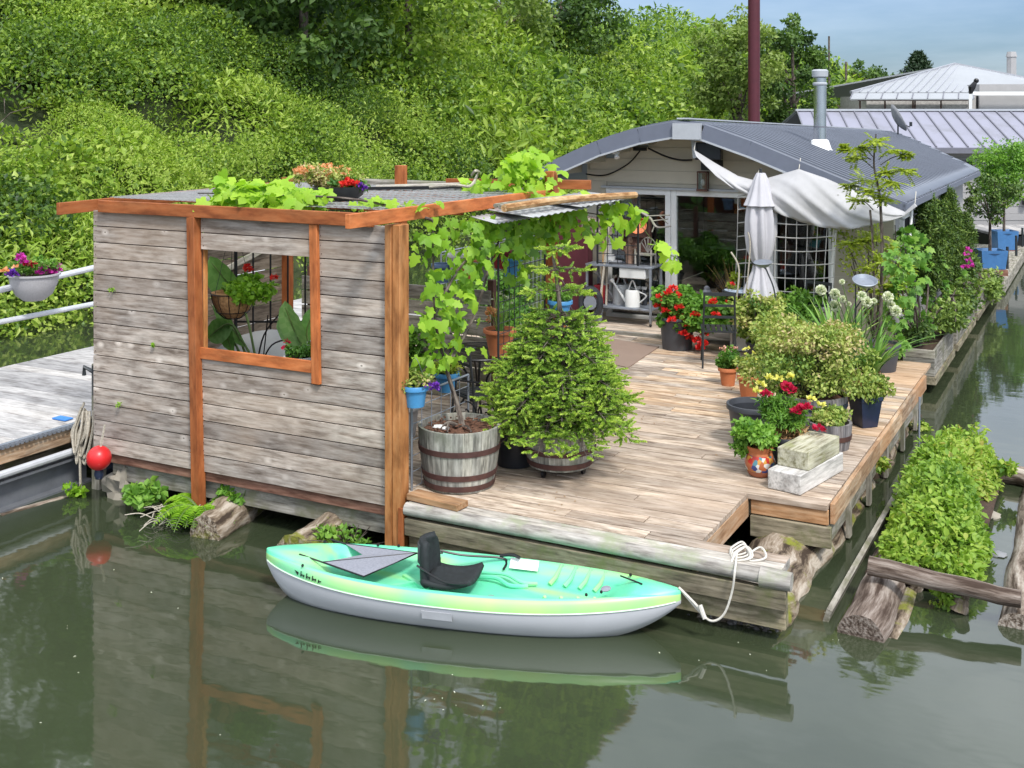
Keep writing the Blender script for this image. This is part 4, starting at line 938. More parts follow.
for y in (5.0, 8.0, 12.3): MB().tube([(-11.62, y, .55), (-11.62, y, ext(u0, u1, y).z)], .03, 8).build('post', M['pipe'], HR)
tag(MB().box(tuple(gp(52, 419, .607)), tuple(gp(52, 419, .607) + Vector((.18, .1, .012)))).build('blue_tape', M['tarp'], loc=gp(52, 419, .607)), 'small blue scrap of tape lying on the gangway boards', 'scrap')
r = thing('mooring_post', 'grey weathered mooring post at the left end of the screen wall', 'post', (-8.62, 7.95, 0))
MB().obox((-8.62, 7.97, .42), (.10, .10, 1.55)).build('shaft', M['grey'], r, bevel=.01)
MB().tube([(-8.62, 7.93, .9), (-8.62, 7.93, 1.18)], .035, 8).tube([(-8.66, 7.93, 1.12), (-8.74, 7.9, 1.16), (-8.74, 7.9, 1.08)], .02, 6).build('bracket', M['darkmetal'], r)
rr_ = MB()
for k in range(7):
    q = Vector((-8.70 + random.uniform(-.06, .05), 7.9 + random.uniform(-.06, .03), .72)); dx = random.uniform(.04, .13)
    rr_.tube(smooth_path([q + Vector((0, 0, random.uniform(-.05, .1))), q + Vector((-dx, -.04, -.12 - random.random() * .12)), q + Vector((-dx * .3, -.06, -.3 - random.random() * .2)), q + Vector((dx * .5, -.04, -.15)), q + Vector((.02, 0, .03))]), .012, 5, False)
rr_.tube(smooth_path([(-8.72, 7.86, .62), (-8.73, 7.84, .3), (-8.73, 7.85, -.05)]), .013, 5)
tag(rr_.build('rope_coil', M['rope'], loc=(-8.7, 7.9, .6)), 'tangled old rope hanging in loops on the grey mooring post', 'rope')
bp = pl(99, 458, Y=7.62); r = thing('red_buoy', 'round red mooring buoy hanging between the post and the screen wall', 'buoy', bp)
MB().ball(bp, .112, 20).build('ball', M['buoy'], r); MB().lathe([(.03, -.19), (.045, -.15), (.035, -.1)], bp, 12).build('collar', M['navy'], r)
tag(MB().tube([bp + Vector((.02, 0, .1)), bp + Vector((.04, .03, .3))], .01, 5).build('buoy_line', M['rope'], loc=bp + Vector((0, 0, .1))), 'short line above the red buoy', 'line')
bo = MB(); bo.ball(gp(117, 492, .06) + Vector((0, .1, .02)), .19, 16, (.85, .8, 1.0), .9); tag(bo.build('boulder', M['boulder'], loc=gp(117, 492, .05), smooth=30), 'beige boulder at the waterline beneath the left end of the screen wall', 'boulder')
tag(MB().tube([gp(80, 478, .1) + Vector((-.02, .35, .0)), gp(140, 462, .3) + Vector((0, .3, 0))], .09, 12).build('blue_drum', M['navy'], loc=gp(100, 470, .1)), 'dark blue drum end under the deck behind the boulder', 'drum')

# ================================================================ DRIFT LOGS AT THE WATERLINE
log('drift_log', 'thick mossy drift log poking out under the orange mid post with ferns on it', 'log', gp(205, 535, .03), gp(275, 480, .14) + Vector((0, .2, 0)), .15, .17, M['barkmoss'], jit=.25)
log('drift_log', 'broken grey log end lying beside the beige boulder under the wall', 'log', gp(128, 485, .08), gp(185, 482, .12) + Vector((0, .5, 0)), .15, .13, M['bark'], jit=.3)
log('drift_log', 'pale sunken log lying half under water left of the mooring post', 'log', gp(0, 520, -.045), gp(82, 495, -.03), .06, .05, M['bark'], jit=.2)
log('drift_log', 'mossy stump end beneath the deck behind the tip of the kayak', 'log', gp(292, 558, .03), gp(345, 520, .12) + Vector((0, .3, 0)), .17, .17, M['barkmoss'], jit=.35)
# ================================================================ RAFT AT THE RIGHT
la = gp(860, 628, 0.0); log('raft_log', 'thick split brown log at the left side of the planted raft', 'log', (-1.53, 8.12, -.02), (-1.60, 12.7, -.05), .165, .15, M['peeled'], jit=.08, n=28, seg=24)
log('raft_log', 'thin mossy log lying tight along the right side of the thick split log', 'log', (-1.34, 8.2, -.07), (-1.36, 12.6, -.07), .08, .08, M['barkmoss'])
tag(MB().bar((-1.80, 8.25, .02), (-1.80, 12.6, .03), .04, .14, roll=.3).build('raft_plank', M['grey'], loc=(-1.78, 9, .05)), 'long sunken grey plank on the channel side of the raft', 'plank')
log('raft_log', 'dark log at the right edge of the planted raft', 'log', (-.60, 8.75, -.02), (-.66, 12.4, -.02), .13, .12, M['bark'])
log('raft_log', 'pale barked cross log at the back right of the planted raft', 'log', gp(985, 470, .08), gp(1060, 484, .08), .10, .09, M['bark'])
log('raft_pole', 'smooth grey brown pole lying across the front of the planted raft', 'pole', gp(868, 565, .26), gp(1022, 600, .2), .068, .06, M['peeled'], jit=.04)
log('raft_stub', 'short upright mossy stub below the cross pole of the raft', 'log', gp(957, 612, .0), gp(962, 596, .14) + Vector((0, .1, 0)), .065, .045, M['barkmoss'], jit=.3)
log('raft_stub', 'small brown stub between the thick split log and the mossy stub', 'log', gp(915, 590, .0), gp(918, 583, .06), .05, .05, M['bark'], jit=.3)
for (x, y, w_, lb) in ((985, 515, .14, 'pale flat stone half sunk at the right of the planted raft'), (998, 555, .08, 'small grey stone at the right of the planted raft'), (983, 545, .05, 'tiny white shell fragment beside the raft greenery')):
    mb = MB(); mb.ball(gp(x, y, .0), w_, 12, (1, .7, .35), .4); tag(mb.build('stone', M['boulder'] if w_ > .1 else M['stone'], loc=gp(x, y, 0)), lb, 'stone')
mb = MB(); mb.grid(lambda u, v: (-1.68 + .72 * u, 9.1 + 3.4 * v, .03 + .05 * math.sin(u * 3.1) + .02 * noise.noise(Vector((u * 5, v * 9, 0)))), 12, 24)
tag(mb.build('raft_soil', M['soil'], solid=.08), 'dark rotten wood and soil bed of the planted raft', 'soil', kind='stuff')
sp = gp(919, 438, 0); tag(MB().tube([(-1.90, 13.3, -.3), (-1.90, 13.35, .46)], .012, 6).build('gauge_stick', M['steel'], loc=(-1.9, 13.3, 0)), 'thin upright metal stick in the water at the far right deck edge', 'stick')

# ================================================================ KAYAK
KL, KR = gp(267, 560, .22), gp(681, 600, .24)
ku = (KR - KL); KLEN = math.hypot(ku.x, ku.y); ku = Vector((ku.x, ku.y, 0)) / KLEN; kv = Vector((-ku.y, ku.x, 0)); K0 = Vector((KL.x, KL.y, 0))
def kp(s, q, z): return K0 + ku * (s * KLEN) + kv * q + Vector((0, 0, z + .055))
def kw(s): return .405 * (max(0, 1 - abs(2 * s - 1.0) ** (2.0 if s > .5 else 2.5)) ** .75) + .012
def shr(s): return .055 * abs(2 * s - 1) ** 2.5
def wel(s): # cockpit depth factor
    return max(0, min(1, (s - .13) / .07)) * max(0, min(1, (.90 - s) / .09))
KY = thing('kayak', 'lime and teal green sit on top kayak moored beside the deck', 'kayak', K0 + ku * KLEN / 2)
NS = 60
def sec_h(s):
    w_ = kw(s); k = -.13 + .29 * abs(2 * s - 1) ** (4.5 if s > .5 else 9); sm = .135 + shr(s)
    return [(0, k), (.5, k + .006), (.84, k + (sm - k) * .40), (.975, k + (sm - k) * .8), (1.0, .135 + shr(s))], w_
def sec_d(s):
    w_ = kw(s); sh = shr(s); d = wel(s); top = .225 + sh
    fl = top + .03 - d * (.155 - .02 * math.cos(s * 40) * 0)
    q = 1 - .5 * abs(2 * s - 1) ** 8; top = .135 + sh + .09 * q; fl = top + .03 * q - d * .155
    return [(1.0, .135 + sh), (1.005, .15 + sh), (.985, .135 + sh + .055 * q), (.93, .135 + sh + .083 * q), (.86, top), (.76, top - .004 - .012 * d), (.66, top - d * .11 + .012 * (1 - d)), (.52, top - d * .135 + .02 * (1 - d)), (.25, fl), (0, fl + .004)], w_
def loft(sec, name, mats, mif=None):
    mb = MB(); rows = []
    for i in range(NS + 1):
        s = i / NS; s = .5 - .5 * math.cos(math.pi * s) if True else s
        pr, w_ = sec(s); ring = [(f, z) for f, z in pr]
        full = [(-f * w_, z) for f, z in ring] + [(f * w_, z) for f, z in ring[::-1][1 if ring[-1][0] == 0 else 0:]] if ring[-1][0] == 0 else [(-f * w_, z) for f, z in ring[::-1]] + [(f * w_, z) for f, z in ring[1:]]
        b0 = len(mb.v); mb.v += [tuple(kp(s, q, z)) for q, z in full]; rows.append((b0, len(full)))
    for (a, n), (b_, _) in zip(rows, rows[1:]):
        for j in range(n - 1): mb.face([a + j, b_ + j, b_ + j + 1, a + j + 1], [(0, 0, 0)] * 4, .5, mif(j, n) if mif else 0)
    for (a, n) in (rows[0], rows[-1]): mb.face([a + j for j in range(n)], [(0, 0, 0)] * n)
    return mb.build(name, mats, KY, smooth=50)
loft(sec_h, 'hull', [M['hull']])
loft(sec_d, 'deck', [M['kayak'], M['lime']], lambda j, n: 1 if j in (0, 1, 2, n - 2, n - 3, n - 4) else 0)
mb = MB()
for sg in (-1, 1): mb.tube([kp(s, sg * (kw(s) + .003), .136 + shr(s)) for s in np.linspace(.01, .99, 50)], .006, 5)
mb.build('seam', plain('seam_white', (.55, .7, .55), .5), KY)
# footwell ribs
for sg in (1, -1):
    for k in range(4):
        s = .70 + k * .036; mb = MB(); w_ = kw(s)
        mb.tube([kp(s - .012, sg * w_ * .56, .115), kp(s, sg * w_ * .68, .155), kp(s + .012, sg * w_ * .79, .235)], [.018, .016, .012], 8); mb.build('foot_brace', M['lime'], KY)
mb = MB(); mb.tube(smooth_path([kp(.50, .20, .115), kp(.56, .17, .135), kp(.60, .10, .12), kp(.64, .14, .11)]), .016, 8); mb.tube(smooth_path([kp(.52, .24, .135), kp(.58, .215, .15), kp(.625, .15, .13), kp(.66, .18, .12)]), .013, 8); mb.build('leg_mould', M['kayak'], KY)
mb = MB(); mb.bar(kp(.33, -.12, .115), kp(.42, .10, .112), .03, .02); mb.bar(kp(.34, .10, .113), kp(.42, -.10, .113), .03, .02); mb.build('floor_rib', M['kayak'], KY)
# mesh luggage cover
mb = MB()
def tri(a, b_, c): n = len(mb.v); mb.v += [tuple(a), tuple(b_), tuple(c)]; mb.face([n, n + 1, n + 2], [(0, 0, 0)] * 3)
A, B, C, E_, F_ = kp(.165, -.14, .25), kp(.285, -.27, .232), kp(.36, .22, .24), kp(.235, .10, .235), kp(.17, .25, .245)
tri(A, B, C); tri(A, C, E_); tri(E_, C, F_); mb.build('luggage_mesh', M['mesh_grey'], KY, smooth=0, solid=.004)
mb = MB(); mb.tube([kp(.10, -.10, .275), A, C, kp(.42, .27, .24)], .007, 5); mb.tube([A, B, C, F_], .007, 5); mb.tube([kp(.13, .26, .265), F_], .007, 5); mb.build('bungee_cord', M['black'], KY)
# seat
st = MB(); st.grid(lambda u, v: kp(.415 + .115 * u, -.19 + .36 * v, .145 + .03 * (2 * v - 1) ** 2 + .055 * u ** 3 + .03 * (1 - u) ** 4), 10, 8)
so = st.build('seat', M['fabricblack'], KY, solid=.035, smooth=60)
st = MB()
def bk(u, v): a = 2 * v - 1; z = .15 + .30 * u; sw = .15 * (1 - .3 * u ** 3) * (1 if u < .93 else .85); return kp(.402 + .004 * u - .022 * a * a * -1 - .008 * u, a * sw, z)
st.grid(bk, 12, 8); st.build('seat_back', M['fabricblack'], KY, solid=.045, smooth=60)
st = MB(); st.grid(lambda u, v: kp(.3895 + .022 * (2 * v - 1) ** 2, (2 * v - 1) * .10, .28 + .14 * u), 8, 6); st.build('back_panel', M['grayplastic'], KY, solid=.02, smooth=60)
mb = MB(); mb.tube(smooth_path([kp(.40, -.15, .30), kp(.47, -.19, .22), kp(.53, -.22, .235)]), .008, 5); mb.tube(smooth_path([kp(.40, .14, .32), kp(.47, .22, .26), kp(.56, .30, .235), kp(.575, .31, .20), kp(.57, .27, .16)]), .009, 5); mb.build('seat_strap', M['black'], KY)
mb = MB(); mb.tube(smooth_path([kp(.56, .30, .25), kp(.59, .30, .265), kp(.61, .29, .25)]), .012, 6); mb.build('cleat', M['black'], KY)
st = MB(); q = [kp(.585, kw(.6) * .83, .222), kp(.655, kw(.65) * .83, .222), kp(.655, kw(.65) * .70, .165), kp(.585, kw(.6) * .70, .165)]
st.v += [tuple(p + Vector((0, 0, .012)) - kv * .012) for p in q]; st.face([0, 3, 2, 1], [(0, 0, 0)] * 4); st.build('sticker', M['white'], KY, smooth=0, solid=.003)
mb = MB(); mb.ball(kp(.835, -.06, .235), .05, 10, (.7, 1, .25)); mb.ball(kp(.575, -.14, .125), .035, 10, (1, 1, .3)); mb.build('scupper', M['mesh_grey'], KY)
mb = MB(); mb.tube([kp(.86, .10, .27), kp(.915, -.04, .285)], .006, 5); mb.build('deck_cord', M['black'], KY)
for s, q in ((.12, .22), (.25, .30), (.13, -.25), (.80, -.22), (.88, .16), (.30, .33), (.83, -.16)): MB().ball(kp(s, q, .232 + shr(s)), .012, 6).build('deck_fitting', M['black'], KY)
mb = MB(); mb.grid(lambda u, v: kp(.44 + .07 * u, -(kw(.47) * (.955 + .04 * v) + .006), .045 + .06 * v), 2, 2); mb.build('hull_patch', plain('pale_patch', (.5, .51, .54), .4), KY, smooth=0, solid=.003)
# small dark maker's mark on the bow flank (strokes too worn to read)
mb = MB(); z0 = .168
def kq(s, z): return kp(s, -(kw(s) * 1.0 + .006), z + shr(s))
n = len(mb.v); mb.v += [tuple(kq(.108, .188)), tuple(kq(.122, .182)), tuple(kq(.118, .158))]; mb.face([0, 1, 2], [(0, 0, 0)] * 3)
for i, (h0, h1) in enumerate(((.160, .196), (.160, .176), (.160, .196), (.160, .178), (.158, .192), (.160, .178), (.156, .178))):
    s = .128 + i * .0085; mb.bar(kq(s, h0), kq(s + .001, h1), .007, .004)
    if i % 2 == 0: mb.bar(kq(s, h0 + .012), kq(s + .0075, h0 + .013), .005, .005)
mb.build('maker_mark', M['black'], KY, smooth=0)
# mooring line
ep = kp(.995, 0, .27); kn = gp(737, 552, .52)
mb = MB(); mb.tube(smooth_path([ep, pl(700, 612, Y=7.58), pl(712, 621, Y=7.58), pl(724, 614, Y=7.6), pl(732, 592, Y=7.62), pl(735, 570, Y=7.64), kn]), .008, 6, False)
mb.tube(smooth_path([ep, pl(697, 606, Y=7.57), pl(703, 617, Y=7.55)]), .009, 6); mb.tube([pl(700, 605, Y=7.56), pl(705, 619, Y=7.54)], .016, 7)
for k in range(5):
    o = Vector((random.uniform(-.06, .09), random.uniform(-.03, .06), .0)); mb.tube(smooth_path([kn + o, kn + o + Vector((.06, .07, .03)), kn + o + Vector((.12, -.02, .0)), kn + o + Vector((.03, -.08, -.02)), kn + o]), .008, 5, False)
mb.tube(smooth_path([kn, kn + Vector((.0, -.14, -.03)), kn + Vector((.01, -.15, -.12))]), .011, 5, False)
tag(mb.build('mooring_line', M['whiterope'], loc=kn), 'knotted off white mooring line from the kayak bow to the deck edge', 'rope')
# ================================================================ POTS AND PLANTS
DZ = 0.502
def potprof(rt, rb, h, rim=.018, rh=.04, wall=.012):
    return [(0, 0), (rb, 0), (rt - .01, h - rh), (rt - .01 + .001, h - rh), (rt - .01 + rim, h - rh + .004), (rt - .01 + rim, h - .004), (rt - .005 + rim - .008, h), (rt - wall, h), (rt - wall - .01, h - .05)]
def pot(parent, c, rt, rb, h, mat, soil=True, name='pot', rim=.018, rh=.04, n=24, sd=.035):
    c = Vector(c); mb = MB(); mb.lathe(potprof(rt, rb, h, rim, rh), c, n); o = mb.build(name, mat, parent, smooth=40)
    if soil: mb = MB(); mb.disc(c + Vector((0, 0, h - sd)), rt - .012, 18, .03, dome=.015); mb.build('soil', M['soil'], parent)
    return o
def stems(parent, c, tips, r=.006, mat='stem', name='stem', k=5, bow=.3):
    mb = MB(); c = Vector(c)
    for t_ in tips:
        t_ = Vector(t_); m_ = c.lerp(t_, .5) + Vector((random.uniform(-bow, bow), random.uniform(-bow, bow), random.uniform(0, bow))) * (t_ - c).length * .3
        mb.tube(smooth_path([c + Vector((random.uniform(-.02, .02), random.uniform(-.02, .02), 0)), m_, t_], k), np.linspace(r, r * .45, 2 * k + 1), 5, False)
    return mb.build(name, M[mat], parent)
def flowers(parent, pts, mat, r, L, n=14, name='flower', sq=.8):
    if 1 < len(pts) <= 25:
        for p in pts: flowers(parent, [p], mat, r, L, n, name, sq)
        return
    lv = Leaves()
    for p in pts:
        d = rdir(n); d[:, 2] = np.abs(d[:, 2]) * .8 + .05; d = unit(d)
        lv.add(np.array(p) + d * r * .45, unit(d + rdir(n) * .4), unit(rdir(n) + [0, 0, .5]), L * (.7 + .6 * rng.random(n)), L * sq, .5 + .3 * rng.normal(size=n))
    return lv.build(name, M[mat], parent, 'oval')
def rp(c, r, zr=None):
    while 1:
        q = Vector((random.uniform(-1, 1), random.uniform(-1, 1), random.uniform(-1, 1)))
        if q.length < 1: return Vector(c) + Vector((q.x * r, q.y * r, q.z * (zr or r)))
def barrel(parent, c, rt, rb, h, mat, hoops=(.0, .18, .62), n=26, hmat='rust'):
    c = Vector(c); mb = MB(); P = [(0, 0), (rb, 0)] + [(rb + (rt - rb) * math.sin(u * math.pi / 2), h * u) for u in (.25, .5, .75, 1)] + [(rt - .025, h), (rt - .035, h - .08)]
    mb.lathe(P, c, n, staves=True); mb.build('staves', M[mat], parent, smooth=20)
    def rad(u): return rb + (rt - rb) * math.sin(u * math.pi / 2)
    for u in hoops:
        z0 = h * u + .006; z1 = z0 + .045; mb = MB(); mb.lathe([(rad(z0 / h) + .0, z0), (rad(z0 / h) + .007, z0), (rad(z1 / h) + .007, z1), (rad(z1 / h), z1)], c, 40); mb.build('hoop', M[hmat], parent)
    MB().disc(c + Vector((0, 0, h - .055)), rt - .03, 26, .0, dome=.03).build('soil', M['mulch'], parent)

# ---- half barrel with the vine
B1 = thing('half_barrel', 'grey weathered half barrel with rusty hoops at the orange corner post holding the vine stem', 'barrel planter', (-4.84, 8.33, .5))
barrel(B1, (-4.84, 8.33, .505), .345, .285, .50, 'barrel', (.02, .2, .60))
mb = MB()
for k in range(90):
    a = random.random() * 6.28; q = random.random() ** .5 * .29; mb.obox((-4.84 + q * math.cos(a), 8.33 + q * math.sin(a), .98 + random.random() * .02), (.035, .015, .006), Matrix.Rotation(random.random() * 3, 3, 'Z') @ Matrix.Rotation(random.uniform(-.4, .4), 3, 'X'))
mb.build('bark_chips', M['mulch'], B1, smooth=0)
mb = MB(); mb.ball((-4.94, 8.20, .99), .055, 10, (1.3, .8, .3), .5); mb.build('white_pebble', M['white'], B1)
# ---- grape vine
V = thing('grape_vine', 'bright green grape vine climbing from the half barrel over the right side of the shelter', 'vine', (-4.84, 8.33, .95))
mb = MB(); base = Vector((-4.82, 8.36, .95))
def vs(*p, r=.02, e=.006): q = smooth_path(p, 6); mb.tube(q, np.linspace(r, e, len(q)), 6, False)
vs(base, (-4.92, 8.42, 1.15), (-4.98, 8.35, 1.45), (-5.03, 8.25, 1.9), (-5.02, 8.2, 2.7), r=.028)
vs((-4.98, 8.35, 1.45), (-5.02, 8.9, 1.8), (-5.04, 9.3, 2.3), (-5.0, 9.6, 2.68), r=.018)
vs((-5.03, 8.25, 1.9), (-5.0, 8.7, 2.3), (-5.0, 9.8, 2.55), (-4.98, 10.6, 2.6), (-4.75, 11.3, 2.5), r=.014)
vs(base, (-4.74, 8.28, 1.0), (-4.66, 8.22, .98), r=.025); vs(base, (-4.90, 8.26, 1.02), (-4.92, 8.15, .985), r=.022); vs(base, (-4.86, 8.2, 1.03), (-4.82, 8.1, .985), r=.02)
vs((-5.02, 8.2, 2.7), (-5.6, 8.0, 2.86), (-6.6, 7.95, 2.88), (-7.4, 8.0, 2.86), r=.014)
vs((-5.0, 9.6, 2.68), (-5.2, 10.2, 2.85), (-5.3, 10.6, 3.0), r=.012)
mb.build('stem', M['trunk'], V)
lv = Leaves()
def vleaf(P, L=.125, t=.55, tv=.2, out=(1, -.3, .35)):
    n = len(P); P = np.array(P); D = unit(rdir(n) * .8 + np.array([0, 0, -.55])); N = unit(rdir(n) * .55 + np.array(out))
    LL = L * (.6 + .7 * rng.random(n)); lv.add(P, D, N, LL, LL * 1.0, t + tv * rng.normal(size=n))
P = []
for _ in range(400):     # curtain down the right side
    y = random.uniform(7.95, 10.9); u = (y - 7.95) / 2.95; zlo = 1.25 + .9 * min(1, u * 2.2) + .15 * math.sin(y * 5); z = zlo + (2.68 - zlo) * random.random() ** .75
    P.append((-5.0 + random.gauss(0, .07), y, z))
vleaf(P, .105, .5)
P = [(-4.98 + random.gauss(0, .06), random.uniform(7.95, 8.9), random.uniform(1.45, 2.1)) for _ in range(50)]; vleaf(P, .10, .62)
P = []
for _ in range(60): y = random.uniform(10.6, 11.6); P.append((-4.95 + (y - 10.6) * .45 + random.gauss(0, .08), y, 2.62 - random.random() ** 1.3 * .42))
vleaf(P, .13, .75)
P = [Vector((-4.4, 11.9, 2.12)) + rp((0, 0, 0), .1) for _ in range(7)] + [Vector((-4.25, 12.1, 1.98)) + rp((0, 0, 0), .08) for _ in range(5)]; vleaf(P, .14, .9)
vs2 = MB(); vs2.tube(smooth_path([(-4.5, 11.5, 2.45), (-4.4, 11.85, 2.15), (-4.25, 12.1, 1.98)]), .005, 4); vs2.build('tendril', M['stem'], V)
P = [rp((random.uniform(-7.15, -6.15), 8.02, 2.86), .25, .14) for _ in range(330)]; P = [p for p in P if p.z > 2.76]; vleaf(P, .12, .85, .15, (.2, -.4, 1))
P = [(random.uniform(-5.75, -4.95), 7.9 + random.random() * .4, 2.80 + random.random() * .07) for _ in range(22)]; vleaf(P, .10, .85, .15, (.2, -.4, 1))
P = []
for _ in range(200): u = random.random(); P.append((-5.25 + random.gauss(0, .20) * (1.1 - u), 10.35 + random.gauss(0, .2), 2.72 + u * .48))
vleaf(P, .12, .85, .15, (.6, -.5, .6))
P = [rp((-5.75, 10.3, 2.84), .22, .06) for _ in range(35)]; vleaf(P, .12, .85, .15, (.3, -.4, 1))
lv.build('foliage', M['vine'], V, 'grape')

# ---- conifer in barrel on castors
C1 = thing('potted_spruce', 'bushy bright tipped spruce in a rusty hooped half barrel on castors', 'potted conifer', (-4.22, 8.98, .5))
barrel(C1, (-4.22, 8.98, .585), .325, .27, .36, 'barrel', (.03, .34))
for a in (-1.9, .3, 2.4):
    q = Vector((-4.22 + .2 * math.cos(a), 8.98 + .2 * math.sin(a), .532)); cc_ = MB(); cc_.tube([q - Vector((.012, 0, 0)), q + Vector((.012, 0, 0))], .03, 12); cc_.bar(q + Vector((0, 0, .02)), q + Vector((0, 0, .055)), .035, .02); cc_.build('castor', M['black'], C1)
tc_ = Vector((-4.22, 8.98, .9)); mb = MB(); tr = smooth_path([tc_, tc_ + Vector((.02, 0, .6)), tc_ + Vector((-.02, .02, 1.1)), tc_ + Vector((-.10, .05, 1.52))]); mb.tube(tr, np.linspace(.035, .012, len(tr)), 7)
lv = Leaves(); SP = []
def shoot(p, d, L, t):
    n = int(54 * L / .12) + 8; d = np.array(d, float); d /= np.linalg.norm(d); u = np.linspace(0, 1, n); pts = np.array(p)[None] + d[None] * (L * u)[:, None]
    q = rdir(n); q = q - d[None] * (q @ d)[:, None]; q = unit(q); D = unit(q * .8 + d[None] * .75)
    lv.add(pts, D, unit(rdir(n)), .026 * (1.05 - .4 * u), .012, t + .22 * u + .08 * rng.normal(size=n))
def branch(a, z0, Lb, rise, droop, tt=.3):
    o = Vector((-4.22 + .02 * math.cos(a), 8.98 + .02 * math.sin(a), z0)); dr = Vector((math.cos(a), math.sin(a), 0)); pts = []
    for i in range(7): u = i / 6; pts.append(o + dr * Lb * u + Vector((0, 0, rise * u - droop * u * u)))
    mb.tube(pts, np.linspace(.009, .003, 7), 5, False)
    sd_ = Vector((-dr.y, dr.x, 0)); m = max(4, int(Lb / .042))
    for i in range(m):
        u = .22 + .78 * i / (m - 1); p = pts[min(5, int(u * 6))].lerp(pts[min(6, int(u * 6) + 1)], u * 6 % 1)
        for s in (-1, 1):
            w_ = (1.15 - u) * Lb * .50 + .05
            e = p + sd_ * s * w_ + dr * w_ * .5 + Vector((0, 0, -.03 * random.random())); mb.tube([p, e], .002, 3, False)
            k = max(1, int(w_ / .075))
            for j in range(k):
                q = p.lerp(e, (j + .4) / k); dd = (e - p).normalized() + Vector((random.gauss(0, .5), random.gauss(0, .5), random.gauss(.1, .35)))
                shoot(q, dd, random.uniform(.08, .14), tt - .06 + .42 * u + .15 * random.random())
    shoot(pts[-1], dr + Vector((0, 0, .1)), .12, tt + .42)
z = 1.0; k = 0
while z < 1.86:
    u = (z - 1.0) / .86; Lb = float(np.interp(z, [.95, 1.22, 1.47, 1.70, 1.9], [.60, .60, .52, .36, .18])); nb = 9 if u < .6 else 7
    for j in range(nb): a = k * .8 + j * 6.283 / nb + random.uniform(-.2, .2); branch(a, z + random.uniform(-.03, .03), Lb * random.uniform(.82, 1.1), .10, .26 - .16 * u)
    z += .095; k += 1
for z, L_, nb in ((2.06, .26, 3), (2.24, .18, 3), (2.42, .07, 3)):
    for j in range(nb): branch(j * 6.283 / nb + z * 3, z, L_ * random.uniform(.8, 1.1), .08, .08, .4)
mb.build('trunk', M['trunk'], C1); lv.build('foliage', M['spruce'], C1, 'needle')

# ---- generic bush in a pot
def bush(parent, c, rad, nc, npc, cr, L, mat, t=.5, shape='kite', W=None, name='foliage', tv=.15, shell=.5, up=.5, droop=0):
    lv = Leaves(); clumps(lv, c, rad, nc, npc, cr, L, t, tv, W, shell, up=up, droop=droop); return lv.build(name, M[mat], parent, shape)
def straps(parent, c, n, L0, L1, w_, mat, spread=.5, name='foliage', t=.5, seg=5):
    """long blades that arch outwards"""
    V_ = []; F_ = []; T_ = []; c = Vector(c); mb = MB()
    for i in range(n):
        a = random.random() * 6.283; L = random.uniform(L0, L1); sp = spread * (.4 + random.random()); d = Vector((math.cos(a), math.sin(a), 0)); sd_ = Vector((-d.y, d.x, 0)); tn = min(1, max(0, random.gauss(t, .2)))
        o = c + d * .03; b0 = len(mb.v)
        for j in range(seg + 1):
            u = j / seg; p = o + d * (L * sp * u * (.5 + .7 * u)) + Vector((0, 0, L * (u - .45 * sp * u * u * 1.2))); ww = w_ * (1 - u ** 2.2) * .5 + .0008
            mb.v += [tuple(p - sd_ * ww), tuple(p + sd_ * ww)]
        for j in range(seg): q = b0 + 2 * j; mb.face([q, q + 1, q + 3, q + 2], [(0, 0, 0)] * 4, tn)
    return mb.build(name, M[mat], parent, smooth=0)

# big variegated shrub in the dark half barrel
c = Vector((-2.62, 11.35, DZ)); r = thing('variegated_shrub', 'wide pink and cream variegated shrub in a dark half barrel near the deck edge', 'potted shrub', c)
barrel(r, c, .34, .30, .36, 'darkbarrel', (.05, .68), hmat='navy')
bush(r, c + Vector((-.04, .12, .64)), (.70, .70, .36), 85, 150, .13, .038, 'varieg', .45, shell=.35); bush(r, c + Vector((-.02, .05, .86)), (.5, .5, .15), 34, 120, .12, .038, 'varieg', .72, name='new_growth')
stems(r, c + Vector((0, 0, .3)), [rp(c + Vector((0, .1, .75)), .5, .25) for _ in range(26)], .012, 'trunk')
c = Vector((-2.33, 10.82, DZ)); r = thing('small_barrel_planter', 'small dark barrel planter with trailing variegated leaves in front of the big shrub', 'barrel planter', c)
barrel(r, c, .20, .17, .24, 'darkbarrel', (.35,), hmat='rust'); bush(r, c + Vector((0, 0, .28)), (.19, .19, .06), 20, 60, .07, .04, 'varieg', .4)
c = Vector((-2.18, 11.72, DZ)); r = thing('navy_pot', 'glossy navy square pot beneath the right side of the variegated shrub', 'pot', c)
mb = MB(); mb.lathe([(0, 0), (.12, 0), (.165, .26), (.175, .26), (.175, .30), (.15, .30), (.14, .25)], c, 4); mb.build('pot', M['navy'], r, smooth=0, bevel=.008); MB().disc(c + Vector((0, 0, .26)), .13, 12).build('soil', M['soil'], r)
bush(r, c + Vector((0, .05, .38)), (.22, .25, .12), 18, 70, .09, .045, 'varieg', .5)
# black empty pot
c = Vector((-2.99, 10.63, DZ)); r = thing('black_tub', 'large empty black plastic tub standing on the deck', 'pot', c)
pot(r, c, .245, .19, .37, M['grayplastic'], False, rim=.02, rh=.05, n=36); MB().lathe([(.18, .02), (.226, .33)], c, 36).build('inner_wall', M['blackplastic'], r); MB().disc(c + Vector((0, 0, .03)), .18, 24).build('bottom', M['soil'], r)
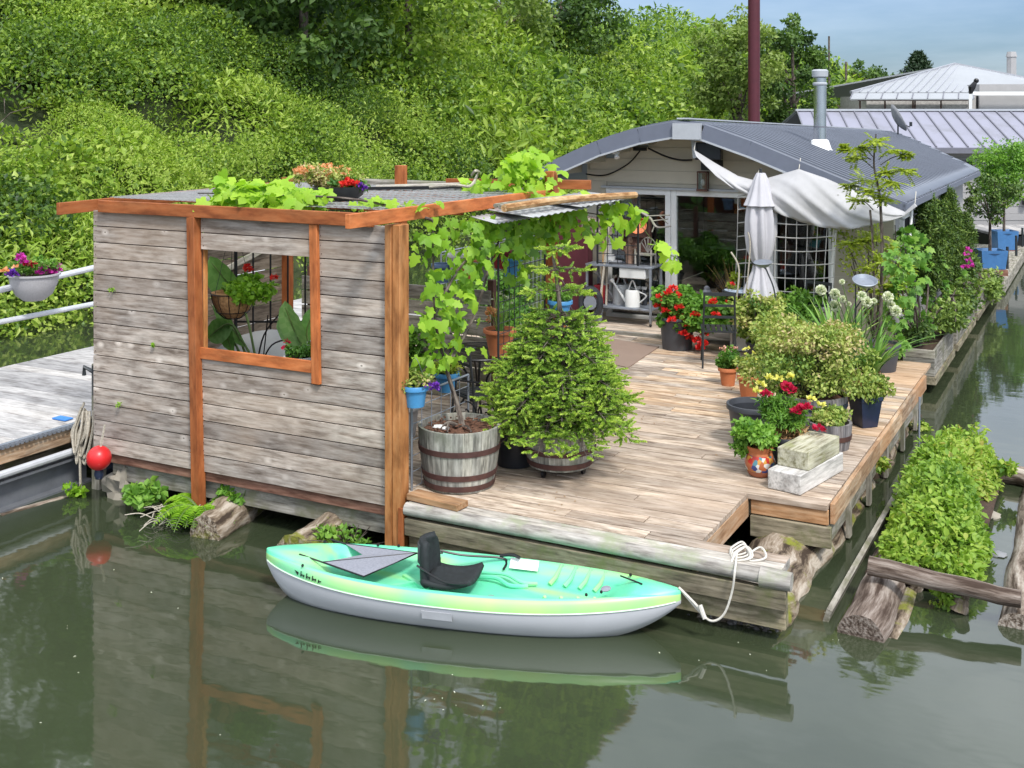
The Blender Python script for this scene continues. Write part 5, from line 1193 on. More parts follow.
# snapdragon pot
c = Vector((-2.55, 10.08, DZ)); r = thing('snapdragon_pot', 'black pot of crimson and yellow snapdragons with dried brown stems', 'potted flowers', c)
pot(r, c, .20, .15, .28, M['blackplastic'], n=28)
bush(r, c + Vector((-.02, .02, .45)), (.19, .19, .17), 30, 90, .06, .055, 'fresh_leaf', .5, W=.22); bush(r, c + Vector((.02, -.05, .31)), (.14, .12, .05), 14, 60, .05, .045, 'dry', .5, W=.3, name='dry_stems')
stems(r, c + Vector((0, 0, .25)), [rp(c + Vector((0, 0, .55)), .2, .1) for _ in range(22)], .005)
flowers(r, [c + Vector(v) for v in ((-.16, -.05, .60), (.0, .0, .68), (.06, -.04, .66), (.16, -.05, .52), (.12, -.1, .50), (.20, -.08, .54), (.30, -.05, .36))], 'crimson', .045, .045, 26, 'crimson_flower')
flowers(r, [c + Vector(v) for v in ((-.22, .0, .68), (-.16, .05, .73), (-.08, .08, .73), (.22, 0, .60), (-.25, -.02, .62), (.3, .02, .55), (.02, .1, .75))], 'yellow', .035, .035, 20, 'yellow_flower')
# painted clay jar
c = Vector((-2.68, 9.72, DZ)); r = thing('painted_jar', 'painted terracotta jar with a mint green herb in front of the black tub', 'potted herb', c)
m, t, b = newmat('talavera_paint'); co = nn(t, 'ShaderNodeTexCoord'); vo = nn(t, 'ShaderNodeTexVoronoi'); vo.inputs['Scale'].default_value = 28; t.links.new(co.outputs['Object'], vo.inputs['Vector']); sx = nn(t, 'ShaderNodeSeparateXYZ'); t.links.new(vo.outputs['Color'], sx.inputs[0])
rr = ramp(t, [(0.0, (.45, .13, .05)), (.3, (.5, .04, .03)), (.45, (.65, .62, .58)), (.62, (.04, .06, .2)), (.78, (.6, .3, .06)), (.9, (.1, .25, .3))]); rr.color_ramp.interpolation = 'CONSTANT'; t.links.new(sx.outputs[0], rr.inputs[0]); t.links.new(rr.outputs[0], b.inputs['Base Color']); b.inputs['Roughness'].default_value = .3; M['talavera'] = m
MB().lathe([(0, 0), (.085, 0), (.10, .02), (.125, .07), (.13, .12), (.105, .18)], c, 28).build('jar', M['talavera'], r); MB().lathe([(.105, .18), (.10, .2), (.115, .235), (.12, .25), (.10, .25), (.09, .22)], c, 28).build('neck', M['terra'], r); MB().lathe([(.088, .0), (.106, .022), (.118, .05)], c, 28).build('foot', M['terradark'], r)
bush(r, c + Vector((-.04, 0, .36)), (.17, .15, .12), 26, 70, .06, .045, 'fresh_leaf', .65); bush(r, c + Vector((-.14, -.02, .22)), (.07, .07, .1), 8, 50, .05, .04, 'fresh_leaf', .6, name='trailing_leaves')
# small terracotta pots
for (x, y, rr_, h, lb, mt) in ((728, 385, .105, .20, 'small terracotta pot of pink buds nearer the black chair', 'pinkfl'), (749, 397, .125, .24, 'wider terracotta pot of creamy flowers against the variegated shrub', 'yellow')):
    c = gp(x, y, DZ); r = thing('terracotta_pot', lb, 'potted flowers', c); pot(r, c, rr_, rr_ * .7, h, M['terra']); bush(r, c + Vector((0, 0, h + .10)), (.13, .13, .12), 18, 70, .05, .04, 'varieg' if mt == 'yellow' else 'fresh_leaf', .4)
    flowers(r, [rp(c + Vector((0, 0, h + .22)), .12, .06) for _ in range(6)], mt, .02, .025, 10)
# timbers
def timber(name, lb, pts, h, z0, mat):
    a, b_, c_ = [gp(x, y, z0) for x, y in pts]   # near-left, near-right, far-right base corners
    d_ = a + (c_ - b_); mb = MB(); cc = (a + b_ + c_ + d_) / 4 + Vector((0, 0, h / 2)); ux = (c_ - b_); an = math.atan2(ux.y, ux.x)
    mb.obox(cc, (ux.length, (b_ - a).length, h), Matrix.Rotation(an, 3, 'Z')); tag(mb.build(name, mat, loc=cc - Vector((0, 0, h / 2)), bevel=.008), lb, 'timber')
timber('timber_block', 'long pale sawn timber block lying at the deck corner under a mossy one', ((768, 488), (800, 496), (843, 471)), .16, .503, M['pale'])
timber('timber_block', 'short mossy green timber block stacked on top of the pale one', ((779, 464), (807, 472), (838, 454)), .15, .665, M['green_timber'])
tag(MB().obox(gp(437, 500, .53), (.50, .15, .05), Matrix.Rotation(R(-6), 3, 'Z')).build('wood_block', M['fresh'], loc=gp(437, 500, .5), bevel=.005), 'orange brown wood offcut wedged before the grey half barrel', 'offcut')
# black pots behind the spruce
c = gp(507, 468, DZ) + Vector((0, .15, 0)); r = thing('black_nursery_pot', 'black nursery pot mostly hidden behind the spruce', 'pot', c); pot(r, c, .2, .16, .35, M['blackplastic'])
# chives / grey pots at trellis base
c = gp(410, 452, DZ) + Vector((-.35, .4, 0)); r = thing('grey_pot', 'grey pot of long strap leaves standing behind the dark trellis', 'potted plant', c); pot(r, c, .17, .13, .3, M['greyplanter']); straps(r, c + Vector((0, 0, .25)), 40, .4, .7, .03, 'fresh_leaf', .5)

# ---- red geraniums by the door
c = gp(674, 350, DZ) + Vector((0, .12, 0)); r = thing('geranium_planter', 'tall charcoal planter overflowing with red geraniums by the glass door', 'potted flowers', c)
pot(r, c, .235, .19, .42, M['grayplastic'], n=30)
bush(r, c + Vector((.25, 0, .48)), (.52, .28, .22), 60, 80, .09, .055, 'fresh_leaf', .5, 'oval', .9); bush(r, c + Vector((-.02, 0, .62)), (.25, .2, .2), 24, 80, .09, .055, 'fresh_leaf', .5, 'oval', .9, name='upper_foliage')
pix = ((660, 305), (668, 300), (659, 313), (666, 318), (677, 303), (679, 315), (684, 325), (672, 327), (690, 331), (684, 340), (697, 347), (700, 355), (681, 320), (708, 330), (706, 340), (713, 309), (716, 322), (695, 322), (673, 296), (703, 350), (690, 345))
flowers(r, [pl(x, y - 6, Y=c.y - .25 + random.uniform(0, .15)) for x, y in pix], 'redfl', .058, .05, 34)
c = gp(745, 346, DZ); r = thing('flower_bed_pot', 'low green mound with orange marigolds behind the black bistro chair', 'potted plant', c); pot(r, c, .2, .16, .2, M['grayplastic'])
bush(r, c + Vector((-.1, 0, .42)), (.45, .3, .22), 46, 80, .09, .05, 'fresh_leaf', .4); straps(r, c + Vector((-.2, .2, .3)), 60, .5, .95, .008, 'dry', .35, 'dry_grass')
flowers(r, [pl(x, y, Y=c.y - .2) for x, y in ((732, 285), (707, 312), (740, 297), (727, 303), (715, 324), (742, 308))], 'redfl', .03, .035, 14); bush(r, pl(735, 285, Y=c.y + .1), (.08, .08, .22), 14, 60, .05, .04, 'locust', .6, name='spike_foliage')
for (x, y, lb) in ((760, 345, 'leafy yellow green shrub between the umbrella and the big variegated shrub'), (800, 338, 'fresh green leafy bush with cream edges right of the umbrella'), (785, 372, 'loose cream tipped bush at the left foot of the alliums')):
    c = gp(x, y + 14, DZ); r = thing('leafy_bush', lb, 'potted shrub', c); pot(r, c, .17, .14, .22, M['grayplastic'])
    bush(r, c + Vector((0, 0, .5)), (.36, .34, .32), 44, 80, .10, .055, 'fresh_leaf' if x == 800 else 'varieg', .45 if x == 800 else .5); stems(r, c + Vector((0, 0, .2)), [rp(c + Vector((0, 0, .6)), .3) for _ in range(14)], .008, 'trunk')

# ---- alliums
c = Vector((-2.42, 12.75, DZ)); r = thing('allium_pot', 'clump of tall white allium globes with long strap leaves', 'potted flowers', c)
MB().lathe([(0, 0), (.14, 0), (.22, .12), (.23, .24), (.20, .30), (.21, .32), (.18, .32), (.17, .28)], c, 24).build('pot', plain('brown_glaze', (.18, .08, .03), .3), r)
straps(r, c + Vector((-.25, 0, .25)), 90, .6, 1.05, .05, 'grass_leaf', .45); straps(r, c + Vector((.12, 0, .25)), 60, .45, .85, .05, 'grass_leaf', .6, name='outer_leaves')
heads = [(821, 290, 9), (835, 294, 9), (843, 299, 6), (835, 306, 10), (862, 296, 8), (867, 302, 9), (888, 297, 9), (891, 305, 7), (896, 311, 9), (842, 282, 5), (874, 301, 5), (849, 304, 4)]
mb = MB(); lv = Leaves()
for i, (x, y, d_) in enumerate(heads):
    p = pl(x, y, Y=12.6 + random.uniform(-.15, .15)); mb.tube(smooth_path([c + Vector((random.uniform(-.35, .1), 0, .3)), (c + p) / 2 + Vector((0, 0, .15)), p]), .006, 5, False)
    rd = d_ / 2 / 82.; n = 150; dd = unit(rdir(n)); lv.add(np.array(p) + dd * rd * .6, dd, unit(rdir(n)), rd * .55, rd * .5, .6 + .25 * rng.normal(size=n)); mb.ball(p, rd * .6, 8)
mb.build('stem', M['stem'], r); lv.build('flower', M['whitefl'], r, 'oval')
# ---- metal dish on a stem
p = pl(865, 281, Y=12.9); r = thing('bird_bath', 'grey metal dish on a thin forked stem among the alliums', 'bird bath', (p.x - .12, p.y, DZ))
tl = Matrix.Rotation(R(20), 3, 'X') @ Matrix.Rotation(R(8), 3, 'Y')
MB().lathe([(0, -.07), (.06, -.06), (.11, -.03), (.135, .012), (.128, .016), (.10, -.02), (0, -.035)], p, 24, tilt=tl).build('dish', M['steel'], r)
mb = MB(); q = Vector((p.x - .12, p.y, DZ)); mb.tube([q, q + Vector((.02, 0, .95))], .012, 6); mb.tube([q + Vector((.02, 0, .95)), p + Vector((-.10, 0, -.02))], .008, 5); mb.tube([q + Vector((.02, 0, .95)), p + Vector((.06, 0, -.05))], .008, 5); mb.build('stem', M['darkmetal'], r)
# ---- young locust tree at the house corner
c = Vector((-2.50, 14.35, DZ)); r = thing('locust_tree', 'young open crowned tree with yellow green leaf tufts before the roof corner', 'tree', c)
pot(r, c, .24, .19, .32, M['grayplastic']); top = pl(876, 134, Y=14.4); mb = MB()
T = smooth_path([c + Vector((0, 0, .25)), pl(882, 260, Y=14.35), pl(880, 200, Y=14.4), pl(874, 165, Y=14.4), top]); mb.tube(T, np.linspace(.026, .008, len(T)), 6)
mb.tube(smooth_path([c + Vector((-.05, 0, .25)), pl(873, 250, Y=14.3), pl(870, 210, Y=14.3)]), .014, 5); lv = Leaves()
tufts = [(876, 142, 12), (858, 147, 12), (893, 150, 11), (855, 158, 8), (905, 170, 10), (865, 180, 14), (885, 172, 9), (850, 185, 8), (893, 182, 12), (870, 192, 11), (858, 200, 9), (885, 198, 10), (862, 240, 9), (850, 243, 11), (878, 236, 10), (890, 250, 8), (880, 262, 9), (868, 268, 8), (905, 268, 9), (893, 285, 10), (880, 290, 8), (905, 155, 6), (845, 150, 6)]
for x, y, s_ in tufts:
    p = pl(x, y, Y=14.4 + random.uniform(-.35, .35)); rd = s_ / 80.; a = pl(876 + (x - 876) * .15, y + 10, Y=14.38)
    mb.tube(smooth_path([a, (a + p) / 2 + Vector((0, 0, .03)), p]), .006, 4, False)
    for k in range(13):
        dr = Vector((random.gauss(0, 1), random.gauss(0, 1), random.gauss(-.1, .35))).normalized(); L = rd * random.uniform(.9, 1.4); sd_ = dr.cross(Vector((0, 0, 1))).normalized()
        m = 8; u = np.repeat(np.linspace(.1, 1, m), 2); sg = np.tile([1, -1], m); base_ = np.array(p) + np.array(dr)[None] * (L * u)[:, None] + np.array([0, 0, -.12])[None] * (u ** 2 * L)[:, None]
        lv.add(base_, np.array(sd_)[None] * sg[:, None] + np.array(dr)[None] * .4, np.array([0, 0, 1.]) + .4 * rng.normal(size=(2 * m, 3)), .062, .026, .55 + .22 * rng.normal(size=2 * m))
mb.build('trunk', M['trunk'], r); lv.build('foliage', M['locust'], r)

# ---- planter boxes along the house, fig, yews
def box_planter(lb, y0, y1, z0=.22, z1=.56, x0=-2.42, x1=-2.03):
    r = thing('planter_box', lb, 'planter box', (x0 / 2 + x1 / 2, (y0 + y1) / 2, z0)); mb = MB(); n = 3; h = (z1 - z0) / n
    for k in range(n):
        z = z0 + k * h
        mb.box((x0, y0, z), (x1, y0 + .025, z + h - .006)); mb.box((x0, y1 - .025, z), (x1, y1, z + h - .006)); mb.box((x0, y0 + .028, z), (x0 + .025, y1 - .028, z + h - .006)); mb.box((x1 - .025, y0 + .028, z), (x1, y1 - .028, z + h - .006))
    mb.build('boards', M['grey'], r, smooth=0, bevel=.003); mb = MB(); mb.box((x0 - .02, y0 - .03, z0 - .1), (x1 + .02, y1 + .03, z0 - .005)); mb.build('bearer', M['mossy'], r)
    mb = MB(); mb.box((x0 + .026, y0 + .026, z0 + .02), (x1 - .026, y1 - .026, z1 - .05)); mb.build('soil', M['soil'], r); return r
box_planter('grey wooden planter box closest to the deck under the fig', 15.55, 17.5)
box_planter('second grey wooden planter box from the deck along the house', 17.9, 20.3)
box_planter('third planter box along the house beneath the columnar yews', 20.7, 24.2)
c = Vector((-2.3, 16.0, .5)); r = thing('fig_tree', 'broad leaved fig bush spreading over the nearest planter box', 'bush', c); lv = Leaves(); tips = []
for x, y, s_ in ((906, 250, 11), (915, 250, 13), (898, 264, 10), (928, 262, 16), (912, 275, 16), (940, 268, 14), (955, 280, 13), (962, 290, 10), (935, 290, 17), (950, 300, 15), (918, 300, 15), (895, 315, 12), (920, 325, 12), (940, 322, 12), (905, 290, 12), (903, 300, 10), (908, 238, 8), (944, 312, 10), (908, 335, 8), (896, 345, 8)):
    p = pl(x, y, X=-2.40 + random.uniform(-.15, .2)); tips.append(p); n = 48; rd = s_ / 72.; d = unit(rdir(n, .2)); P = np.array(p) + d * rd * .8
    LL = .10 * (.7 + .6 * rng.random(n)); lv.add(P, unit(d + [0, -.2, -.5]), unit(rdir(n) * .5 + [.4, -.6, .8]), LL, LL * .95, .5 + .24 * rng.normal(size=n))
lv.build('foliage', M['fig'], r, 'lobed'); stems(r, c, tips, .018, 'trunk', 'stem'); bush(r, c + Vector((0, -.1, .25)), (.2, .5, .15), 26, 60, .08, .05, 'yew', .4, name='underplanting')
r = thing('climbing_shrub', 'pale yellow green climber on the beige wall behind the bird bath', 'shrub', (-2.7, 15.6, .5)); pp = [(850, 245), (842, 232), (868, 255), (880, 275), (860, 285), (885, 295), (872, 310), (895, 275), (900, 300), (850, 262), (868, 238), (890, 262)]
lv = Leaves(); tips = []
for x, y in pp: p = pl(x, y, Y=15.5 + random.uniform(-.3, .2)); tips.append(p); blob(lv, p, .17, 90, .05, .6, .5, .2, .2)
lv.build('foliage', M['locust'], r); stems(r, (-2.75, 15.6, .5), tips + [pl(905, 240, Y=15.6), pl(895, 225, Y=15.6)], .014, 'trunk')
ys = thing('columnar_yew', 'dense green columnar yew nearest the fig bush', 'yew', pl(930, 290, X=-2.3), 'columnar yews beside the house')
def yewcols(parent, cols):
    lv = Leaves(); mb = MB()
    for (dx, dy, z0, h, rd) in cols:
        o = ORG[parent.name] + Vector((dx, dy, z0)); mb.tube([o, o + Vector((0, 0, h * .95))], .02, 5)
        for i in range(int(h / .06)):
            u = i * .06 / h; rr = rd * (math.sin(min(1, u * 2.2 + .25) * math.pi / 2)) * (1 - u ** 4) ** .6
            for j in range(7): a = random.random() * 6.28; p = o + Vector((math.cos(a) * rr * .75, math.sin(a) * rr * .75, u * h)); blob(lv, p, (rr * .38 + .02, rr * .38 + .02, .08), 40, .06, .3, .35 + .3 * random.random(), .2, .2, 1.0)
    lv.build('foliage', M['yew'], parent); mb.build('stem', M['trunk'], parent)
yewcols(ys, [(0, 0, 0, 1.25, .19), (-.1, .4, 0, 1.35, .19), (.05, .7, 0, 1.2, .17)])
p = pl(948, 285, X=-2.3); y2 = thing('columnar_yew', 'slimmer darker columnar yew between its two neighbours', 'yew', p, 'columnar yews beside the house'); yewcols(y2, [(0, 0, 0, 1.5, .2), (0, .55, 0, 1.3, .17)])
p = pl(964, 282, X=-2.3); y3 = thing('columnar_yew', 'shortest columnar yew farthest along beside the blue planters', 'yew', p, 'columnar yews beside the house'); yewcols(y3, [(0, 0, 0, 1.25, .2)])
p = pl(965, 275, X=-2.15); r = thing('orchid_bush', 'dark leaved bush with magenta blossoms at the last planter box', 'bush', p + Vector((0, 0, -.3))); bush(r, p, (.3, .6, .4), 30, 70, .13, .07, 'yew', .5)
flowers(r, [pl(x, y, X=-2.0) for x, y in ((966, 256), (969, 262), (965, 268), (971, 267), (968, 251))], 'magenta', .05, .05, 16)
for k, (x, y) in enumerate(((952, 310), (968, 295), (990, 285))):
    p = pl(x, y, X=-1.98); r = thing('trailing_plant', ('mossy twiggy plant trailing from the second planter box', 'twiggy plant trailing over the third planter box', 'green plant trailing below the nearer blue planter')[k], 'plant', p); bush(r, p, (.15, .9, .25), 26, 50, .12, .07, 'yew', .75); stems(r, p + Vector((0, 0, .2)), [rp(p, .3) + Vector((0, random.uniform(-.6, .6), 0)) for _ in range(16)], .012, 'trunk')
# ---- blue planters with round trees
def bluetree(lb, x, y, w_, hz, stemtop, cc, rad, dense, X=-2.25, t=.5):
    p = pl(x, y, X=X); s_ = FPX / (-p.x * SA + p.y * CA); W2 = w_ / s_ / 2; r = thing('blue_planter', lb, 'potted tree', p)
    mb = MB(); mb.lathe([(0, 0), (W2 * 1.2, 0), (W2 * 1.42, hz), (W2 * 1.3, hz), (W2 * 1.2, hz - .06)], p, 4, tilt=Matrix.Rotation(R(45) + .45, 3, 'Z')); mb.build('pot', M['blueglaze'], r, smooth=0)
    MB().disc(p + Vector((0, 0, hz - .06)), W2 * 1.1, 12).build('soil', M['soil'], r); MB().obox(p + Vector((0, 0, -.10)), (W2 * 2.0, W2 * 2, .19), Matrix.Rotation(.45, 3, 'Z')).build('base_crate', M['redboard'], r, bevel=.01)
    top = p + Vector((0, 0, stemtop)); mb = MB(); mb.tube([p + Vector((0, 0, hz - .1)), top], [.035, .025], 7); C_ = p + Vector((0, 0, cc))
    for k in range(18): e = rp(C_, rad[0] * .8, rad[2] * .8); mb.tube([top, (top + e) / 2 + Vector((0, 0, .05)), e], .008, 4, False)
    mb.build('trunk', M['trunk'], r); bush(r, C_, rad, dense, 70, rad[0] * .26, .07, 'fresh_leaf' if t > .5 else 'yew', t, name='crown', up=.8)
bluetree('nearer blue planter on a reddish crate with a sparse dark crowned tree', 990, 268, 26, .38, 1.0, 1.45, (.62, .62, .55), 28, t=.45)
bluetree('farther blue planter with a bright green round crowned tree', 1004, 249, 21, .45, 1.2, 1.85, (.72, .72, .80), 110, X=-2.35, t=.62)
r = thing('float_raft', 'low dark float carrying the two blue planters beyond the house', 'float', (-2.4, 28, .2)); MB().box((-3.6, 24.6, .02), (-1.9, 31.2, .28)).build('deck', M['grey'], r, bevel=.02)
for yy in (26.5, 29, 31): MB().tube([(-2.0, yy, -.2), (-2.0, yy, .75)], .03, 6).build('post', M['darkmetal'], r)

# ---- roof flower bowl
c = Vector((-6.22, 8.55, 2.80)); r = thing('roof_flower_bowl', 'black bowl of orange and red flowers sitting on the shelter roof', 'potted flowers', c)
MB().lathe([(0, 0), (.14, 0), (.21, .05), (.24, .13), (.225, .13), (.2, .09)], c, 26).build('bowl', M['blackplastic'], r); MB().disc(c + Vector((0, 0, .10)), .21, 16).build('soil', M['soil'], r)
bush(r, c + Vector((-.14, .05, .2)), (.33, .22, .10), 30, 70, .07, .035, 'varieg', .75); bush(r, c + Vector((.05, .0, .14)), (.2, .2, .06), 14, 60, .05, .04, 'fresh_leaf', .3, name='green_leaves')
flowers(r, [rp(c + Vector((-.18, 0, .26)), .28, .06) for _ in range(34)], 'orangefl', .02, .03, 9, 'peach_flower'); flowers(r, [rp(c + Vector((.17, -.08, .15)), .09, .03) for _ in range(9)], 'redfl', .03, .035, 14, 'red_flower'); flowers(r, [rp(c + Vector((.27, -.02, .13)), .04, .03) for _ in range(5)], 'purple', .02, .03, 12, 'purple_flower')
# ---- planter on the handrail
c = pl(34, 300, X=-11.5); c.z = pl(34, 300, X=-11.5).z; r = thing('rail_planter', 'grey half round planter of magenta and purple flowers hooked on the pipe handrail', 'hanging planter', c)
hs = .27; MB().lathe([(0, 0), (.12, .0), (.21, .07), (.27, .2), (.285, .30), (.305, .30), (.305, .32), (.28, .32)], c, 28).build('bowl', M['greyplanter'], r); MB().disc(c + Vector((0, 0, .29)), .28, 16).build('soil', M['soil'], r)
bush(r, c + Vector((0, 0, .40)), (.27, .27, .08), 30, 60, .06, .035, 'fresh_leaf', .4)
def atc(pix, off=-.1): return [pl(x, y, X=c.x - off) for x, y in pix]
flowers(r, atc(((21, 257), (24, 262), (19, 260), (44, 268), (48, 272), (56, 266), (58, 271), (53, 274), (40, 273))), 'magenta', .04, .045, 26, 'magenta_flower'); flowers(r, atc(((26, 265), (30, 266), (33, 264))), 'crimson', .03, .04, 16, 'crimson_flower'); flowers(r, atc(((11, 273), (14, 275), (9, 276))), 'purple', .04, .045, 18, 'purple_flower'); flowers(r, atc(((3, 272), (6, 271), (15, 268))), 'orangefl', .03, .04, 14, 'orange_flower')

# ---- things seen through the screen window
c = pl(233, 316, Y=8.25) - Vector((0, 0, .02)); r = thing('hanging_basket', 'wire basket lined with coir holding a trailing red geranium in the screen window', 'hanging basket', c + Vector((0, 0, .1)))
MB().lathe([(0, .0), (.07, .01), (.14, .07), (.185, .17), (.195, .24), (.17, .25), (.15, .2)], c, 24, mod=lambda a, z: 1 + .03 * math.sin(a * 7 + z * 30)).build('liner', M['coir'], r)
mb = MB()
for k in range(12): a = k * math.pi / 6; mb.tube([c + Vector((math.cos(a) * q, math.sin(a) * q, z)) for q, z in ((.02, -.01), (.08, .005), (.148, .065), (.192, .165), (.203, .235))], .0035, 4, False)
for q, z in ((.205, .235), (.15, .065)): mb.tube([c + Vector((math.cos(a) * q, math.sin(a) * q, z)) for a in np.linspace(0, 6.283, 25)], .004, 4, False)
for a in (.3, 2.4, 4.5): mb.tube([c + Vector((math.cos(a) * .2, math.sin(a) * .2, .235)), Vector((c.x, c.y, 2.62))], .003, 4, False)
mb.build('wire_frame', M['black'], r); bush(r, c + Vector((.22, -.02, .29)), (.21, .14, .10), 26, 60, .06, .045, 'vine', .5, 'oval', .9); stems(r, c + Vector((0, 0, .2)), [pl(246, 270, Y=8.2), pl(274, 280, Y=8.2)], .004)
flowers(r, [pl(247, 268, Y=8.2), pl(248, 271, Y=8.2), pl(274, 279, Y=8.2)], 'redfl', .03, .035, 18)
def bigleaf(mb, base, tip, w_, curl=.15, side=(0, -1, 0), n=10):
    base = Vector(base); tip = Vector(tip); d = tip - base; sd_ = d.cross(Vector(side)).normalized(); up = sd_.cross(d).normalized(); b0 = len(mb.v); t_ = random.random()
    for i in range(n + 1):
        u = i / n; ww = w_ * .5 * math.sin(math.pi * min(1, u * .92 + .05)) ** .7 if u < 1 else .002
        p = base + d * u + up * (-curl * u * u * d.length * .5)
        for q in (-1, -.5, 0, .5, 1): mb.v.append(tuple(p + sd_ * ww * q + up * (abs(q) * ww * .35 + .006 * math.sin(i * 2.4 + q))))
    for i in range(n):
        for j in range(4): a = b0 + i * 5 + j; mb.face([a, a + 1, a + 6, a + 5], [(0, 0, 0)] * 4, .35 + .3 * ((i + j) % 2) * .4 + .3 * t_)
    return mb
def bop(lb, basec, leaves):
    r = thing('broad_leaf_plant', lb, 'potted plant', basec); pot(r, basec, .18, .14, .3, M['terradark']); mb = MB(); st = MB()
    for (b_, tp, w_) in leaves: bigleaf(mb, b_, tp, w_, side=(0, -1, .1)); st.tube(smooth_path([Vector(basec) + Vector((0, 0, .25)), (Vector(basec) + Vector(b_)) / 2 + Vector((.03, 0, .1)), b_, Vector(b_).lerp(Vector(tp), .9)]), [.012] * 13 + [.010, .009, .008, .007, .006, .003], 6, False)
    mb.build('leaf', M['banana'], r, smooth=60); st.build('stalk', M['stem'], r)
q = lambda x, y, Y=8.5: pl(x, y, Y=Y)
bop('broad leaved tropical plant with a huge upright leaf at the left of the screen window', (-7.25, 8.75, .5), [(q(242, 304, 8.9), q(208, 258, 8.7), .34), (q(232, 325), q(207, 338, 8.4), .24), (q(222, 318), q(232, 352), .18), (q(245, 345), q(207, 300, 8.9), .16)])
bop('tropical plant with pale striped broad leaves at the right of the screen window', (-5.95, 8.75, .5), [(q(304, 348), q(283, 303, 8.3), .26), (q(303, 350), q(276, 322, 8.4), .15), (q(308, 340), q(316, 306), .2)])
mb = MB(); mb.grid(lambda u, v: (-8.2 + 1.5 * u, 8.85 + .9 * v, .75 + .62 * math.sin(math.pi * min(1, .25 + u * .6)) * (.6 + .4 * math.sin(math.pi * v)) + .02 * noise.noise(Vector((u * 9, v * 6, 0)))), 20, 12)
tag(mb.build('fabric_cover', M['greycloth'], loc=(-7.4, 9.3, .7), solid=.01, smooth=60), 'pale grey fabric cover draped over a seat seen through the screen window', 'cover')
tag(MB().box((-8.1, 9.0, .5), (-6.8, 9.7, .9)).build('bench', M['grey'], loc=(-7.4, 9.3, .5)), 'grey bench under the fabric cover inside the shelter', 'bench')
c = pl(300, 375, Y=8.1); r = thing('sill_pot', 'grey pot with small red flowers just inside the right of the screen window', 'potted flowers', c); pot(r, c, .14, .11, .17, M['greyplanter']); bush(r, c + Vector((0, 0, .2)), (.15, .12, .05), 14, 60, .05, .035, 'fresh_leaf', .25); flowers(r, [c + Vector((-.16, -.02, .22)), c + Vector((-.14, 0, .27))], 'crimson', .02, .03, 12)
tag(MB().box((c.x - .3, c.y - .1, 1.25), (c.x + .25, c.y + .15, c.z)).build('plant_shelf', M['grey'], loc=c), 'narrow grey shelf inside the screen carrying the pot with red flowers', 'shelf')
mb = MB(); mb.tube(smooth_path([q(256, 372), q(264, 335), q(285, 308)]), .008, 5); mb.tube(smooth_path([q(258, 372), q(272, 345), q(296, 338)]), .008, 5); mb.tube([q(262, 370), q(268, 315)], .006, 5)
tag(mb.build('black_hose', M['black'], loc=q(258, 372)), 'thin black curved stakes rising in the middle of the screen window', 'stakes')

# ---- pots hung on the trellis and behind
def bucket(lb, x, y, X, r_, h, mat, plant=None, name='hanging_pot', Y=None):
    c = pl(x, y, X=X) if Y is None else pl(x, y, Y=Y); r = thing(name, lb, 'hanging pot', c); pot(r, c, r_, r_ * .72, h, mat)
    mb = MB(); mb.tube(smooth_path([c + Vector((-r_ - .01, 0, h - .02)), c + Vector((0, 0, h + .22)), c + Vector((r_ + .01, 0, h - .02))]), .003, 4, False); mb.build('wire_handle', M['darkmetal'], r)
    if plant: bush(r, c + Vector((0, 0, h + .05)), (r_ * 1.1, r_ * 1.1, .06), 14, 50, .05, .035, plant, .5)
    return r, c
r, c = bucket('blue pot hung on the dark trellis next to the corner post', 415, 406, -5.0, .105, .17, M['blue'], 'varieg'); flowers(r, [c + Vector((.12, 0, .18)), c + Vector((.15, .05, .14)), c + Vector((.18, .02, .17))], 'purple', .03, .035, 16)
bucket('blue pot hanging behind and above the first one with yellow green sprigs', 447, 391, -5.35, .11, .17, M['blue'], 'locust')
bucket('blue pot hung high on the back right orange post', 560, 314, -4.92, .12, .14, M['blue'], 'fresh_leaf'); bucket('orange red pot hung in the middle of the back right post', 568, 336, -4.95, .10, .12, M['terra'], 'fresh_leaf'); bucket('teal pot hung lowest on the back right post', 565, 360, -4.9, .11, .14, plain('teal_glaze', (.04, .22, .26), .35), 'fresh_leaf')
for i, (x, y, mt, lb) in enumerate(((442, 282, plain('denim_blue', (.10, .16, .28), .7), 'faded denim blue pot hung on the fence behind the vine'), (458, 272, M['whiteplastic'], 'white pot hung behind the vine right of the denim blue one'), (468, 278, M['terra'], 'terracotta pot hung behind the vine right of the white one'), (480, 280, M['stone'], 'grey pot hung behind the vine at the middle of the row'), (502, 268, M['red'], 'dark red pot hung behind the vine near the wire panel'), (512, 276, M['blue'], 'small blue pot hung behind the vine at the right end of the row'))):
    bucket(lb, x, y, None, .11, .2, mt, None, Y=10.75)
# small hanging basket leafage deep in shelter
for lb, x, y, Yq, s_ in (('leafy green fern mound on the deck behind the glass table', 520, 372, 12.2, .4), ('tall flowering weeds along the wire fence behind the shelter', 500, 300, 12.8, .45), ('shrub mass left of the glass table behind the trellis', 425, 345, 11.0, .4)):
    p = pl(x, y, Y=Yq); r = thing('garden_plant', lb, 'potted plant', (p.x, p.y, DZ)); pot(r, (p.x, p.y, DZ), .2, .15, .3, M['blackplastic']); bush(r, (p.x, p.y, max(.95, p.z)), (s_, s_, .35), 40, 70, .11, .06, 'fresh_leaf', .3); stems(r, (p.x, p.y, .75), [rp((p.x, p.y, 1.1), .3) for _ in range(10)], .006)

